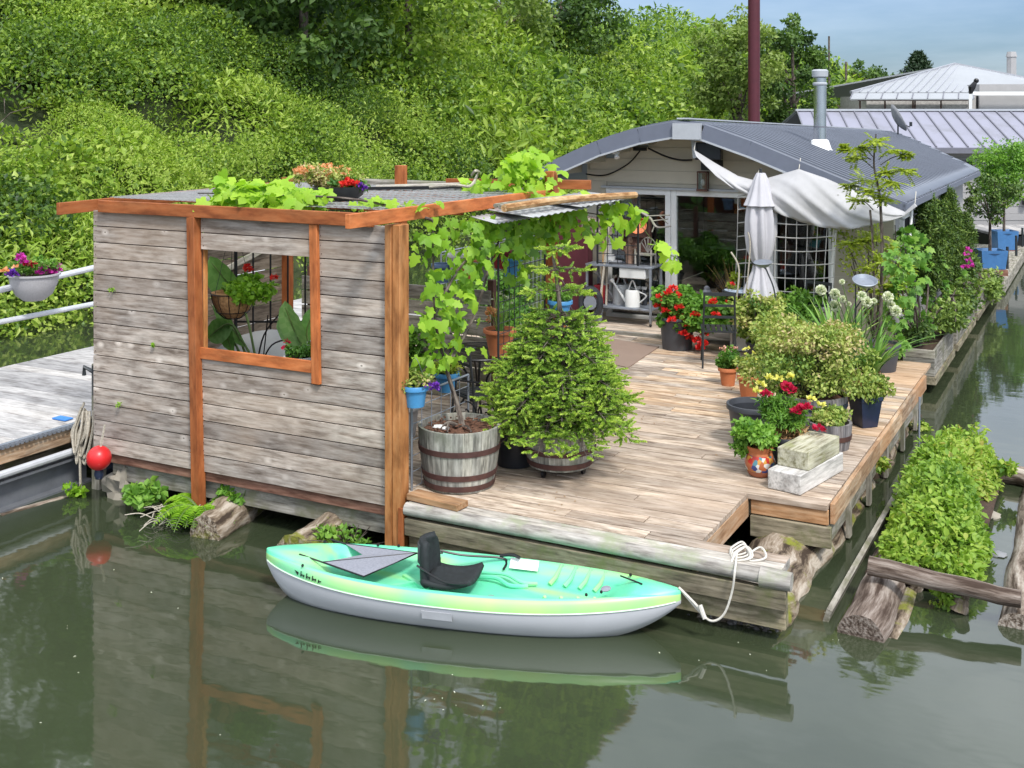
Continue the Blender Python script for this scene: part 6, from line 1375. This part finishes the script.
# ---- greenery at the waterline
def fern(lb, c, n, L, name='fern'):
    r = thing(name, lb, 'fern', c); lv = Leaves(); mb = MB(); c = Vector(c)
    for i in range(n):
        a = random.uniform(-3.4, .5); d = Vector((math.cos(a), math.sin(a), 0)); LL = L * random.uniform(.6, 1.1); P_ = [c + d * LL * u + Vector((0, 0, LL * (.9 * u - 1.0 * u * u))) for u in np.linspace(0, 1, 9)]; mb.tube(P_, .004, 4, False)
        sd_ = np.array(d.cross(Vector((0, 0, 1)))); m = 20
        for k in range(m):
            u = .1 + .9 * k / m; p = P_[int(u * 8)].lerp(P_[min(8, int(u * 8) + 1)], u * 8 % 1); w_ = LL * .26 * math.sin(math.pi * min(1, u * .85 + .12)) + .01
            lv.add([tuple(p), tuple(p)], np.array([sd_ + np.array(d) * .3, -sd_ + np.array(d) * .3]), np.array([0, 0, 1.]), w_, w_ * .3, .5 + .2 * random.gauss(0, 1))
    lv.build('fronds', M['vine'], r); mb.build('stalk', M['stem'], r); return r
fern('bright green sword fern spilling over the mossy drift log', gp(195, 512, .12) + Vector((0, .05, 0)), 22, .42)
c = gp(143, 500, .12); r = thing('waterline_plant', 'round leaved green plant between the boulder and the fern', 'plant', c); bush(r, c + Vector((0, 0, .05)), (.22, .12, .09), 16, 40, .06, .07, 'fresh_leaf', .6, 'oval', .8); stems(r, c, [rp(c, .2) for _ in range(8)], .004)
c = gp(232, 498, .2); r = thing('waterline_plant', 'leafy sprig right of the fern in front of the board wall', 'plant', c); bush(r, c, (.16, .08, .08), 10, 36, .05, .06, 'fresh_leaf', .6, 'oval', .8)
c = gp(345, 540, .14); r = thing('waterline_plant', 'sparse sprigs on the mossy stump end behind the kayak tip', 'plant', c); bush(r, c, (.3, .12, .1), 14, 20, .06, .05, 'fresh_leaf', .6); stems(r, c + Vector((0, .1, -.1)), [rp(c, .4, .15) for _ in range(16)], .006, 'trunk')
c = gp(75, 492, .05); r = thing('waterline_plant', 'tiny yellow green plant at the foot of the grey mooring post', 'plant', c); bush(r, c, (.1, .06, .06), 6, 24, .04, .05, 'vine', .7, 'oval', .7)
mb = MB()
for k in range(26): p = gp(180 + random.uniform(-25, 30), 515 + random.uniform(-8, 10), .05); d = Vector((random.uniform(-.3, .3), random.uniform(-.25, 0), random.uniform(-.05, .12))); mb.tube(smooth_path([p, p + d * .5 + Vector((0, 0, .04)), p + d]), .005, 4, False)
tag(mb.build('dead_twigs', M['rope'], loc=gp(180, 515, .05)), 'tangle of bare pale twigs under the sword fern', 'twigs', kind='stuff')
for i, (x, y) in enumerate(((152, 345), (119, 405), (110, 290))):
    c = pl(x, y, Y=7.74); r = thing('wall_weed', ('small green sprout in a gap halfway up the screen wall', 'tiny yellow sprout low on the left of the screen wall', 'thin line of sprouts high on the left of the screen wall')[i], 'weed', c); bush(r, c, (.03, .012, .012) if i < 2 else (.08, .006, .008), 3, 10, .012, .022, 'vine', .7)
# raft greenery
lv = Leaves(); lv2 = Leaves()
for k in range(330):
    u = random.random(); v = random.random(); x = -1.62 + .50 * u + .06 * math.sin(v * 9) + .12 * (1 - v) * u; y = 9.3 + 3.0 * v; edge = min(1, 4 * u * (1 - u) * 1.6) * min(1, 6 * v + .1) * min(1, 6 * (1 - v) + .2)
    z = .12 + .42 * edge * (.65 + .45 * noise.noise(Vector((x * 2.2, y * 1.6, 3)))); tn = .50 + .30 * noise.noise(Vector((x * 1.6, y * 1.1, 7))) + (.18 if u > .65 and v > .45 else 0)
    blob(lv, (x, y, z * .75), (.11, .14, z * (.5 + .3 * random.random())), 125, .05 * random.choice((.7, 1, 1, 1.4)), .55, tn, .13, .3, .8)
tag(lv.build('raft_greenery', M['float_leaf'], shape='oval'), 'mound of bright lime green water plants growing on the log raft', 'greenery', kind='stuff')
for lb, x, y in (('small round green plant on the cross log at the back right of the raft', 1003, 466), ('tall leafy shoots at the far end of the raft greenery', 953, 440), ('small floating leaf sprig in the channel beside the thin metal stick', 924, 420), ('green sprig hanging from the deck edge over the channel', 876, 462), ('moss tuft under the cross pole of the raft', 942, 591)):
    c = gp(x, y, .12 if y < 430 or y == 591 else .25); c.z = .02 if y == 420 else c.z; r = thing('water_plant', lb, 'plant', c); bush(r, c, (.10, .10, .07 if y != 440 else .2), 8, 26, .05, .055, 'float_leaf', .55, 'oval')
# scattered petals and leaves on deck, fluff and painted sky reflections on water
mb = Leaves()
P = [gp(random.uniform(430, 830), random.uniform(360, 545), .506) for _ in range(0)]
P = [gp(x + random.gauss(0, 14), y + random.gauss(0, 5), .507) for x, y in ((690, 372), (735, 460), (700, 400), (640, 420), (560, 500), (860, 395)) for _ in range(9)]
mb.add([tuple(p) for p in P if -5 < p.x < -2.05], rdir(len([p for p in P if -5 < p.x < -2.05])) * [1, 1, .1], np.array([0, 0, 1.]), .025, .015, rng.random(len([p for p in P if -5 < p.x < -2.05])))
tag(mb.build('fallen_petals', M['dry']), 'few dry petals and leaves scattered on the deck', 'petals', kind='stuff')
mb = Leaves(); P = []
for cx, cy, n, sx, sy in ((455, 700, 9, 22, 14), (60, 640, 6, 50, 50), (600, 640, 4, 80, 20), (760, 660, 5, 60, 30), (200, 640, 5, 120, 50), (820, 640, 4, 30, 20)):  # first cluster: pale specks painting the sky's reflection; the rest is fluff
    for _ in range(n):
        y = cy + random.gauss(0, sy)
        if y < 766: P.append(tuple(gp(cx + random.gauss(0, sx), y, .004)))
n = len(P); mb.add(P, rdir(n) * [1, 1, .02], np.array([0, 0, 1.]), .008 + .016 * rng.random(n) ** 3, .008, rng.random(n))
tag(mb.build('fluff_and_glints', M['whitefl']), 'specks of pale seed fluff and painted sky reflection on the water', 'fluff', kind='stuff')
# ================================================================ FURNITURE AND SMALL THINGS
# ---- closed parasol
U = Vector((-4.10, 14.9, .5)); r = thing('closed_parasol', 'closed off white parasol tied round its pole before the glass doors', 'parasol', U)
MB().tube([U, U + Vector((0, 0, 2.36))], .018, 8).build('pole', M['darkmetal'], r)
def pleat(k, amp): return lambda a, z: 1 + amp * math.cos(a * k + z * 1.5) + .03 * math.sin(a * 3 + z * 9)
MB().lathe([(.0, 2.80), (.05, 2.80), (.085, 2.72), (.12, 2.60), (.165, 2.46), (.20, 2.38), (.17, 2.385)], (U.x, U.y, 0), 48, pleat(8, .10)).build('top_flap', M['cloth'], r, smooth=60, solid=.006)
MB().lathe([(.13, 2.46), (.15, 2.36), (.175, 2.2), (.175, 2.0), (.15, 1.8), (.10, 1.66), (.085, 1.60), (.10, 1.52), (.17, 1.35), (.22, 1.18), (.25, 1.06)], (U.x, U.y, 0), 60, pleat(8, .20)).build('canopy', M['cloth'], r, smooth=60, solid=.006)
mb = MB(); mb.tube([U + Vector((.11 * math.cos(a), .11 * math.sin(a), 1.12)) for a in np.linspace(0, 6.283, 19)], .014, 6); mb.build('tie_strap', M['darkmetal'], r)
MB().lathe([(0, 0), (.2, 0), (.2, .05), (.05, .08), (.03, .2), (0, .2)], U, 20).build('base', M['darkmetal'], r)
p = pl(763, 263, Y=14.3); r = thing('metal_dish', 'small grey metal dish on a curved stand right in front of the closed parasol', 'bird bath', (p.x + .15, p.y, DZ))
MB().lathe([(0, -.05), (.06, -.045), (.10, -.01), (.12, .012), (.11, .014), (0, -.0)], p, 20, tilt=Matrix.Rotation(R(10), 3, 'X')).build('dish', M['steel'], r)
MB().tube(smooth_path([(p.x + .15, p.y, DZ), p + Vector((.16, 0, -.45)), p + Vector((.06, 0, -.12)), p + Vector((0, 0, -.04))]), .010, 6).build('stem', M['darkmetal'], r)
# ---- shade sail
TOPC = [(694, 150), (715, 163), (738, 176), (757, 181), (775, 176), (799, 169), (825, 178), (850, 189), (880, 201), (905, 212), (915, 203)]
BOTC = [(696, 156), (716, 176), (738, 192), (757, 199), (775, 211), (799, 222), (825, 228), (850, 229), (880, 224), (905, 216), (917, 206)]
def curve(C, u): k = len(C) - 1; i = min(k - 1, int(u * k)); f = u * k - i; return (C[i][0] + (C[i + 1][0] - C[i][0]) * f, C[i][1] + (C[i + 1][1] - C[i][1]) * f)
def sail(u, v):
    a = pl(*curve(TOPC, u), Y=15.12); b_ = pl(*curve(BOTC, u), Y=14.92); p = a.lerp(b_, v); fold = math.sin((u * 9 + v * 1.5) * 2.2) * .03 + math.sin(u * 44 - v * 14) * .022 + math.sin(u * 93 - v * 30) * .012
    return p + Vector((0, -.10 * math.sin(math.pi * v) * math.sin(math.pi * u) + fold * math.sin(math.pi * u) * (.3 + v), 0))
r = thing('shade_sail', 'pale grey shade sail slung below the right slope of the house roof', 'shade sail', (-3.6, 15, 2.4)); mb = MB(); mb.grid(sail, 90, 16); mb.build('cloth', M['sail'], r, smooth=70, solid=.006)
mb = MB()
for u in (.0, .3, .5, .72, 1): p = sail(u, 0); mb.tube([p, p + Vector((0, .08, .14))], .006, 4)
mb.build('tie_cord', M['whiterope'], r)
# ---- rope net
r = thing('rope_net', 'white rope net hanging in large squares in front of the right window', 'net', (-3.9, 15.0, 1.5)); mb = MB()
def npt(u, v): p = pl(738 + 100 * u - 6 * v, 196 + 150 * v, Y=15.0); return p + Vector((0, .05 * math.sin(u * 9 + v * 4), .02 * math.sin(u * 7)))
for i in range(11): mb.tube([npt(i / 10, v) for v in np.linspace(0, 1, 9)], .006, 5, False)
for j in range(12): mb.tube([npt(u, j / 11) for u in np.linspace(0, 1, 12)], .008, 5, False)
mb.build('cords', M['net'], r)
tag(MB().tube([pl(835, 205, Y=15.3), pl(829, 345, Y=15.3)], .02, 8).build('white_pole', M['white'], loc=pl(829, 345, Y=15.3)), 'slim white pole standing at the right side of the rope net', 'pole')
tag(MB().tube([pl(912, 205, X=-2.45), pl(909, 262, X=-2.45)], .018, 8).build('downpipe', M['white'], loc=pl(909, 262, X=-2.45)), 'slim white downpipe beneath the right roof corner', 'downpipe')
tag(MB().tube(smooth_path([pl(735, 310, Y=14.7), pl(739, 270, Y=14.7), pl(731, 252, Y=14.7)]), .012, 6).tube(smooth_path([pl(744, 315, Y=14.7), pl(750, 250, Y=14.7), pl(748, 232, Y=14.7)]), .010, 6).build('bent_cane', M['rope'], loc=pl(735, 310, Y=14.7)), 'two pale bent canes left of the closed parasol', 'canes')
# ---- gable fittings
r = thing('wall_lantern', 'square brass and glass lantern on the beige gable right of centre', 'lantern', pl(703, 182, Y=15.95)); q = pl(703, 172, Y=15.88)
mb = MB(); mb.obox(q, (.15, .12, .02)); mb.obox(q + Vector((0, 0, -.26)), (.16, .13, .03)); 
for sx in (-.065, .065):
    for sy in (-.05, .05): mb.bar(q + Vector((sx, sy, -.25)), q + Vector((sx, sy, 0)), .015)
mb.build('frame', M['brown'], r); MB().obox(q + Vector((0, 0, -.13)), (.11, .08, .22)).build('glass', M['glass'], r, smooth=0); MB().ball(q + Vector((0, 0, -.15)), .035, 8, (1, 1, 1.5)).build('bulb', M['white'], r)
r = thing('gable_speaker', 'dark box with hanging brackets under the peak of the roof', 'box', pl(705, 150, Y=15.7)); mb = MB(); mb.obox(pl(709, 151, Y=15.6), (.36, .22, .24), Matrix.Rotation(.15, 3, 'Z')); mb.build('body', M['blackplastic'], r, bevel=.01)
mb = MB(); mb.obox(pl(712, 165, Y=15.7), (.26, .2, .14)); mb.build('lower_box', M['dark'], r); mb = MB(); mb.bar(pl(693, 138, Y=15.4), pl(695, 158, Y=15.4), .04, .05); mb.build('bracket', M['cap'], r)
mb = MB(); mb.tube(smooth_path([pl(586, 174, Y=15.9), pl(606, 175, Y=15.9), pl(628, 164, Y=15.9), pl(640, 151, Y=15.9)]), .012, 5); mb.tube(smooth_path([pl(648, 148, Y=15.9), pl(665, 156, Y=15.9), pl(680, 160, Y=15.9), pl(692, 160, Y=15.9)]), .014, 5); mb.obox(pl(640, 149, Y=15.9), (.2, .05, .05))
tag(mb.build('gable_cable', M['black'], loc=pl(640, 149, Y=15.9)), 'black cable drooping in two loops across the beige gable', 'cable')
q = pl(616, 153, Y=15.3); r = thing('spotlight', 'tiny white spotlight beneath the left roof edge', 'spotlight', q); MB().tube([q, q + Vector((.03, -.03, -.07))], [.02, .04], 8).build('head', M['white'], r); MB().obox(q, (.09, .05, .03)).build('bracket', M['white'], r)
# ---- shelf table with its things
T0 = Vector((-6.28, 15.62, .555)); r = thing('potting_table', 'grey metal potting table with a lower shelf left of the glass door', 'table', T0)
x0, x1, y0, y1 = -6.82, -5.80, 15.38, 15.84; top, low = 1.40, .80
mb = MB(); mb.box((x0, y0, top - .03), (x1, y1, top)); mb.build('tabletop', M['steel'], r, bevel=.004)
mb = MB(); mb.box((x0 + .02, y0 + .01, low - .03), (x1 - .02, y1 - .01, low)); mb.build('shelf', M['steel'], r, bevel=.004)
for x in (x0 + .02, x1 - .02):
    for y in (y0 + .02, y1 - .02): MB().box((x - .015, y - .015, .60), (x + .015, y + .015, top - .031)).build('leg', M['steel'], r); MB().ball((x, y, .575), .022, 8).build('castor', M['black'], r)
tag(MB().box((-6.30, 15.40, 1.22), (-5.9, 15.6, 1.365)).build('storage_box', M['whiteplastic'], loc=(-6.1, 15.5, 1.22), bevel=.01), 'white plastic box slung beneath the potting table top', 'box')
def can(lb, c, sc, mat, fl=1):
    c = Vector(c); r = thing('watering_can', lb, 'watering can', c); MB().lathe([(0, 0), (.10 * sc, 0), (.095 * sc, .2 * sc), (.085 * sc, .22 * sc), (.05 * sc, .22 * sc)], c, 20).build('body', mat, r)
    MB().tube([c + Vector((-.09 * sc * fl, 0, .05 * sc)), c + Vector((-.27 * sc * fl, 0, .30 * sc))], [.02 * sc, .013 * sc], 8).build('spout', mat, r)
    MB().tube([c + Vector((-.27 * sc * fl, 0, .30 * sc)), c + Vector((-.30 * sc * fl, 0, .335 * sc))], [.02 * sc, .035 * sc], 10).build('rose', mat, r)
    MB().tube(smooth_path([c + Vector((.09 * sc * fl, 0, .05 * sc)), c + Vector((.19 * sc * fl, 0, .15 * sc)), c + Vector((.08 * sc * fl, 0, .2 * sc))]), .010 * sc, 6).tube(smooth_path([c + Vector((-.06 * sc, 0, .2 * sc)), c + Vector((0, 0, .34 * sc)), c + Vector((.06 * sc, 0, .2 * sc))]), .010 * sc, 6).build('handle', mat, r)
can('white watering can on the lower shelf of the potting table', (-6.14, 15.52, low + .003), 1.1, M['whiteplastic']); can('pale grey watering can with a long spout behind the white one', (-6.38, 15.68, low + .003), 1.3, M['corr'])
r = thing('red_bin', 'dark red bin with a white mark at the left of the lower shelf', 'bin', (-6.66, 15.6, low)); MB().lathe([(0, 0), (.10, 0), (.12, .27), (.11, .27)], (-6.66, 15.6, low + .003), 4, tilt=Matrix.Rotation(R(45), 3, 'Z')).build('body', M['red'], r, smooth=0, bevel=.008); MB().box((-6.68, 15.505, low + .1), (-6.64, 15.512, low + .16)).build('mark', M['white'], r)
for i, x in enumerate((-6.12, -6.03)):
    c = Vector((x, 15.72, low + .003)); r = thing('spray_bottle', ('spray bottle just behind the white watering can, nearer the red bin', 'spray bottle just behind the white watering can, nearer the glass door')[i], 'spray bottle', c); MB().lathe([(0, 0), (.035, 0), (.035, .15), (.014, .19), (.014, .22)], c, 12).build('bottle', M['blackplastic'], r); mb = MB(); mb.obox(c + Vector((-.01, 0, .245)), (.07, .03, .04)); mb.obox(c + Vector((-.03, 0, .215)), (.012, .015, .05)); mb.build('trigger', M['whiteplastic'], r)
q = pl(638, 226, Y=15.45); r = thing('copper_pan', 'shiny copper pan hanging above the potting table', 'pan', q); MB().lathe([(0, -.05), (.10, -.05), (.125, .04), (.12, .04), (.095, -.04), (0, -.04)], q, 24, tilt=Matrix.Rotation(R(70), 3, 'X') @ Matrix.Rotation(R(15), 3, 'Y')).build('bowl', M['copper'], r); MB().tube(smooth_path([q + Vector((0, 0, .12)), q + Vector((.02, .02, .22)), q + Vector((.0, .0, .28))]), .008, 6).build('handle', M['copper'], r)
mb = MB(); mb.tube(smooth_path([pl(641, 212, Y=15.5), pl(650, 218, Y=15.5), pl(657, 227, Y=15.5), pl(671, 226, Y=15.5)]), [.022] * 6 + [.018] * 6 + [.012] * 7, 7)
for a, b_ in (((648, 216), (670, 215)), ((652, 221), (668, 219)), ((655, 224), (652, 232)), ((660, 216), (668, 224))): mb.tube([pl(*a, Y=15.5), pl(*b_, Y=15.5)], .009, 5)
tag(mb.build('driftwood_branch', M['silver'], loc=pl(657, 222, Y=15.5)), 'silvery driftwood branch fixed above the right of the potting table', 'branch')
r = thing('twig_chair', 'miniature pale twig chair standing on the potting table', 'ornament', (-5.98, 15.6, top)); mb = MB(); o = Vector((-5.98, 15.62, top + .003))
for sx in (-.12, .12):
    for sy in (-.09, .09): mb.bar(o + Vector((sx, sy, 0)), o + Vector((sx, sy, .17 + (.12 if sy > 0 else .06))), .018)
mb.obox(o + Vector((0, 0, .15)), (.26, .2, .02)); mb.build('frame', M['silver'], r); mb = MB()
for k in range(5): a = math.pi * (.2 + .15 * k); mb.tube([o + Vector((0, .09, .16)), o + Vector((math.cos(a) * .12, .10, .2 + math.sin(a) * .17))], .008, 5)
mb.tube([o + Vector((math.cos(a) * .13, .10, .2 + math.sin(a) * .18)) for a in np.linspace(.2, 2.94, 9)], .01, 5); mb.build('back_rest', M['silver'], r)
r = thing('carved_figure', 'brown carved wooden figure standing on the middle of the potting table', 'ornament', (-6.22, 15.6, top)); o = Vector((-6.22, 15.6, top + .002)); mb = MB(); mb.lathe([(0, 0), (.06, 0), (.055, .12), (.07, .2), (.045, .28), (.03, .30)], o, 14, lambda a, z: 1 + .12 * math.sin(a * 3 + z * 14)); mb.ball(o + Vector((.01, -.01, .34)), .045, 10, (1, 1, 1.1), .5); mb.tube(smooth_path([o + Vector((.04, -.02, .22)), o + Vector((.11, -.05, .24)), o + Vector((.12, -.04, .31))]), .018, 6); mb.build('body', plain('carved_wood', (.22, .13, .09), .7, 0, .4, 30), r)
for i, (x, z, w_, h, mt, nm, lb) in enumerate(((-6.52, top, .16, .11, M['whiteplastic'], 'white_tub', 'small white tub with a blue rim at the left of the potting table'), (-6.40, top, .2, .04, M['stone'], 'clay_dish', 'flat clay dish lying at the front of the potting table'))):
    c = Vector((x, 15.5 + .1 * (i == 0), z + .002)); r = thing(nm, lb, 'tub' if i == 0 else 'dish', c); MB().lathe([(0, 0), (w_ / 2 * .85, 0), (w_ / 2, h), (w_ / 2 - .01, h), (w_ / 2 - .02, .015), (0, .015)], c, 20).build('bowl', mt, r); MB().tube([c + Vector((w_ / 2 * math.cos(a), w_ / 2 * math.sin(a), h)) for a in np.linspace(0, 6.283, 21)], .006, 5).build('rim', M['navy'] if i == 0 else M['stone'], r)
r = thing('wooden_crate', 'dark open wooden box on the wall behind the copper pan', 'crate', (-6.25, 15.85, 1.6)); mb = MB()
for a, b_ in (((-6.45, 15.86, 1.55), (-6.0, 15.93, 1.58)), ((-6.45, 15.86, 2.0), (-6.0, 15.93, 2.03)), ((-6.45, 15.86, 1.58), (-6.42, 15.93, 2.0)), ((-6.03, 15.86, 1.58), (-6.0, 15.93, 2.0)), ((-6.42, 15.91, 1.58), (-6.03, 15.93, 2.0)), ((-6.42, 15.865, 1.76), (-6.03, 15.905, 1.79))): mb.box(a, b_)
mb.build('boards', M['brown'], r, smooth=0)
for i, (a, b_, mt, lb) in enumerate((((611, 208), (598, 318), 'rope', 'long pale broom handle leaning diagonally left of the potting table'), ((604, 238), (601, 312), 'bamboo', 'upright tan tool handle nearest the left end of the potting table'), ((608, 240), (606, 308), 'rope', 'thin grey tool handle right beside the tan one'))):
    r = thing('garden_tool', lb, 'tool', pl(*b_, Y=15.3 + i * .1)); MB().tube([pl(*b_, Y=15.3 + i * .1), pl(*a, Y=15.5 + i * .1)], .016, 7).build('handle', M[mt], r); MB().obox(pl(*b_, Y=15.3 + i * .1), (.12 if i == 0 else .05, .04, .09), Matrix.Rotation(.3, 3, 'Y')).build('head', M['steel'], r)
c = pl(590, 303, Y=15.2); r = thing('wheel', 'black rubber wheel lying against the left of the potting table', 'wheel', c); MB().tube([c + Vector((math.cos(a) * .15, .03, math.sin(a) * .2)) for a in np.linspace(0, 6.283, 25)], .045, 8).build('tyre', M['blackplastic'], r); MB().tube([c + Vector((0, 0, 0)), c + Vector((0, .06, 0))], .1, 12).build('hub', M['steel'], r)
MB_ = MB(); MB_.box((-7.35, 15.55, .55), (-6.86, 15.75, 2.05)); tag(MB_.build('tool_cupboard', M['maroon'], loc=(-7.1, 15.6, .55), bevel=.01), 'dark maroon cupboard at the left house corner behind the tool handles', 'cupboard')
tag(MB().obox(pl(597, 226, Y=15.6), (.5, .12, .24), Matrix.Rotation(.1, 3, 'Y')).build('wood_stump', M['bark'], loc=pl(597, 226, Y=15.6), bevel=.04), 'rough brown wood chunk lying on top of the maroon cupboard', 'wood')
# buddha statue
c = pl(707, 318, Y=15.62); c.z = .558; r = thing('garden_statue', 'grey stone seated statue with a bun hairstyle by the glass door', 'statue', c)
mb = MB(); mb.lathe([(0, 0), (.19, 0), (.2, .06), (.17, .10), (.13, .16), (.15, .24), (.16, .30), (.12, .345), (.05, .365), (.045, .39), (0, .39)], c, 20, lambda a, z: 1 + .12 * math.cos(2 * a) * (1 if z < .12 else .9)); mb.build('torso', M['buddha'], r, smooth=60)
mb = MB(); mb.ball(c + Vector((0, 0, .47)), .085, 14, (.92, .95, 1.15)); mb.ball(c + Vector((0, -.085, .465)), .014, 6, (1, 1, 1.6)); mb.ball(c + Vector((-.085, 0, .46)), .018, 6, (.5, 1, 2)); mb.ball(c + Vector((.085, 0, .46)), .018, 6, (.5, 1, 2)); mb.build('head', M['buddha'], r, smooth=60); MB().ball(c + Vector((0, 0, .565)), .045, 10, (1, 1, .9), .2).build('bun', M['buddha'], r)
mb = MB()
for s in (-1, 1): mb.tube(smooth_path([c + Vector((s * .145, 0, .31)), c + Vector((s * .17, -.06, .2)), c + Vector((s * .04, -.15, .13))]), [.04] * 5 + [.034] * 4 + [.025] * 4, 8)
mb.build('arms', M['buddha'], r, smooth=60)
# bistro table and chairs by the parasol
c = gp(728, 352, DZ) + Vector((.08, .5, 0)); r = thing('bistro_table', 'round black bistro table with a blue and white top beside the parasol', 'table', c)
MB().lathe([(0, .70), (.30, .70), (.30, .73), (0, .73)], c, 30).build('tabletop', M['darkmetal'], r); MB().disc(c + Vector((0, 0, .735)), .27, 26, dome=.002).build('cloth_top', plain('blue_white_cloth', (.42, .50, .62), .6, 0, .5, 14), r)
for a in (.5, 2.6, 4.7): MB().tube(smooth_path([c + Vector((.25 * math.cos(a), .25 * math.sin(a), 0)), c + Vector((.07 * math.cos(a), .07 * math.sin(a), .35)), c + Vector((.2 * math.cos(a), .2 * math.sin(a), .70))]), .018, 6).build('leg', M['darkmetal'], r)
def chair(lb, o, rz, name='bistro_chair', sc=1.0):
    r = thing(name, lb, 'chair', o); o = Vector(o); RM = Matrix.Rotation(rz, 3, 'Z')
    P = lambda x, y, z: o + RM @ Vector((x * sc, y * sc, z * sc))
    mb = MB()
    for k in range(7): mb.bar(P(-.19 + k * .063, -.19, .45), P(-.19 + k * .063, .19, .45), .045, .014)
    mb.bar(P(-.2, -.2, .438), P(.2, -.2, .438), .02); mb.bar(P(-.2, .2, .438), P(.2, .2, .438), .02); mb.build('seat', M['darkmetal'], r)
    for sx in (-1, 1):
        MB().tube(smooth_path([P(sx * .2, -.24, 0), P(sx * .19, -.19, .25), P(sx * .19, -.19, .44)]), .012, 6).build('leg', M['darkmetal'], r)
        MB().tube(smooth_path([P(sx * .2, .25, 0), P(sx * .19, .2, .44), P(sx * .18, .25, .92)]), .012, 6).build('leg', M['darkmetal'], r)
    mb = MB(); mb.bar(P(-.18, .25, .9), P(.18, .25, .9), .02, .04); mb.bar(P(-.18, .235, .76), P(.18, .235, .76), .014, .03); mb.bar(P(-.18, .22, .62), P(.18, .22, .62), .014, .03); mb.build('backrest', M['darkmetal'], r); return r
chair('black metal bistro chair standing nearest the small terracotta pots', gp(716, 366, DZ) + Vector((.0, .1, 0)), R(200))
chair('black slatted chair half hidden behind the parasol skirt', (-3.45, 14.75, DZ), R(-20))
tag(MB().obox(gp(735, 355, DZ) + Vector((.05, .3, .16)), (.36, .2, .3)).build('white_box', M['whiteplastic'], loc=gp(735, 355, DZ), bevel=.01), 'small white box standing beneath the bistro table', 'box')
tag(MB().obox(gp(755, 372, DZ) + Vector((0, .1, .08)), (.42, .22, .1), Matrix.Rotation(.2, 3, 'Z')).build('grey_slab', M['stone'], loc=gp(755, 372, DZ), bevel=.015), 'grey stone slab lying behind the wider terracotta pot', 'slab')
# glass table and wrought iron chair in the shelter
c = gp(478, 352, 1.20); c = Vector((c.x, c.y, DZ)); r = thing('glass_table', 'round glass topped table with black iron legs behind the half barrel', 'table', c)
MB().lathe([(0, .70), (.42, .70), (.42, .71), (0, .71)], c, 40).build('glass_top', M['tglass'], r); mb = MB(); mb.tube([c + Vector((.42 * math.cos(a), .42 * math.sin(a), .703)) for a in np.linspace(0, 6.283, 41)], .012, 6); mb.build('rim', M['black'], r)
for a in (.4, 1.97, 3.54, 5.1): MB().tube(smooth_path([c + Vector((.30 * math.cos(a), .30 * math.sin(a), 0)), c + Vector((.08 * math.cos(a), .08 * math.sin(a), .38)), c + Vector((.28 * math.cos(a), .28 * math.sin(a), .69))]), .012, 6).build('leg', M['black'], r)
q = c + Vector((.30, -.10, .715)); r = thing('table_pot', 'large terracotta pot with orange and white flowers on the glass table', 'potted flowers', q); pot(r, q, .155, .10, .26, M['terra'], n=30)
straps(r, q + Vector((0, 0, .22)), 50, .2, .45, .008, 'grass_leaf', .35); flowers(r, [rp(q + Vector((-.10, 0, .36)), .06, .08) for _ in range(7)], 'orangefl', .03, .04, 14); flowers(r, [rp(q + Vector((.02, 0, .55)), .12, .08) for _ in range(7)], 'whitefl', .012, .016, 10, 'white_flower')
chair('black wrought iron chair just behind the half barrel beside the glass table', (c.x + .35, c.y - .55, DZ), R(150), 'garden_chair')
r = thing('scroll_bracket', 'black iron plant stand with scrolls behind the half barrel', 'plant stand', (-4.98, 8.95, DZ)); o = Vector((-4.98, 8.85, DZ)); mb = MB()
for s in (-.2, .2):
    mb.tube([o + Vector((s, 0, 0)), o + Vector((s, 0, .72))], .008, 5); mb.tube([o + Vector((s * .5 + math.cos(a) * (.11 - a * .012), 0, .45 + math.sin(a) * (.11 - a * .012))) for a in np.linspace(0, 8, 24)], .007, 5)
mb.tube([o + Vector((-.22, 0, .72)), o + Vector((.22, 0, .72))], .01, 5); mb.build('scroll', M['black'], r)
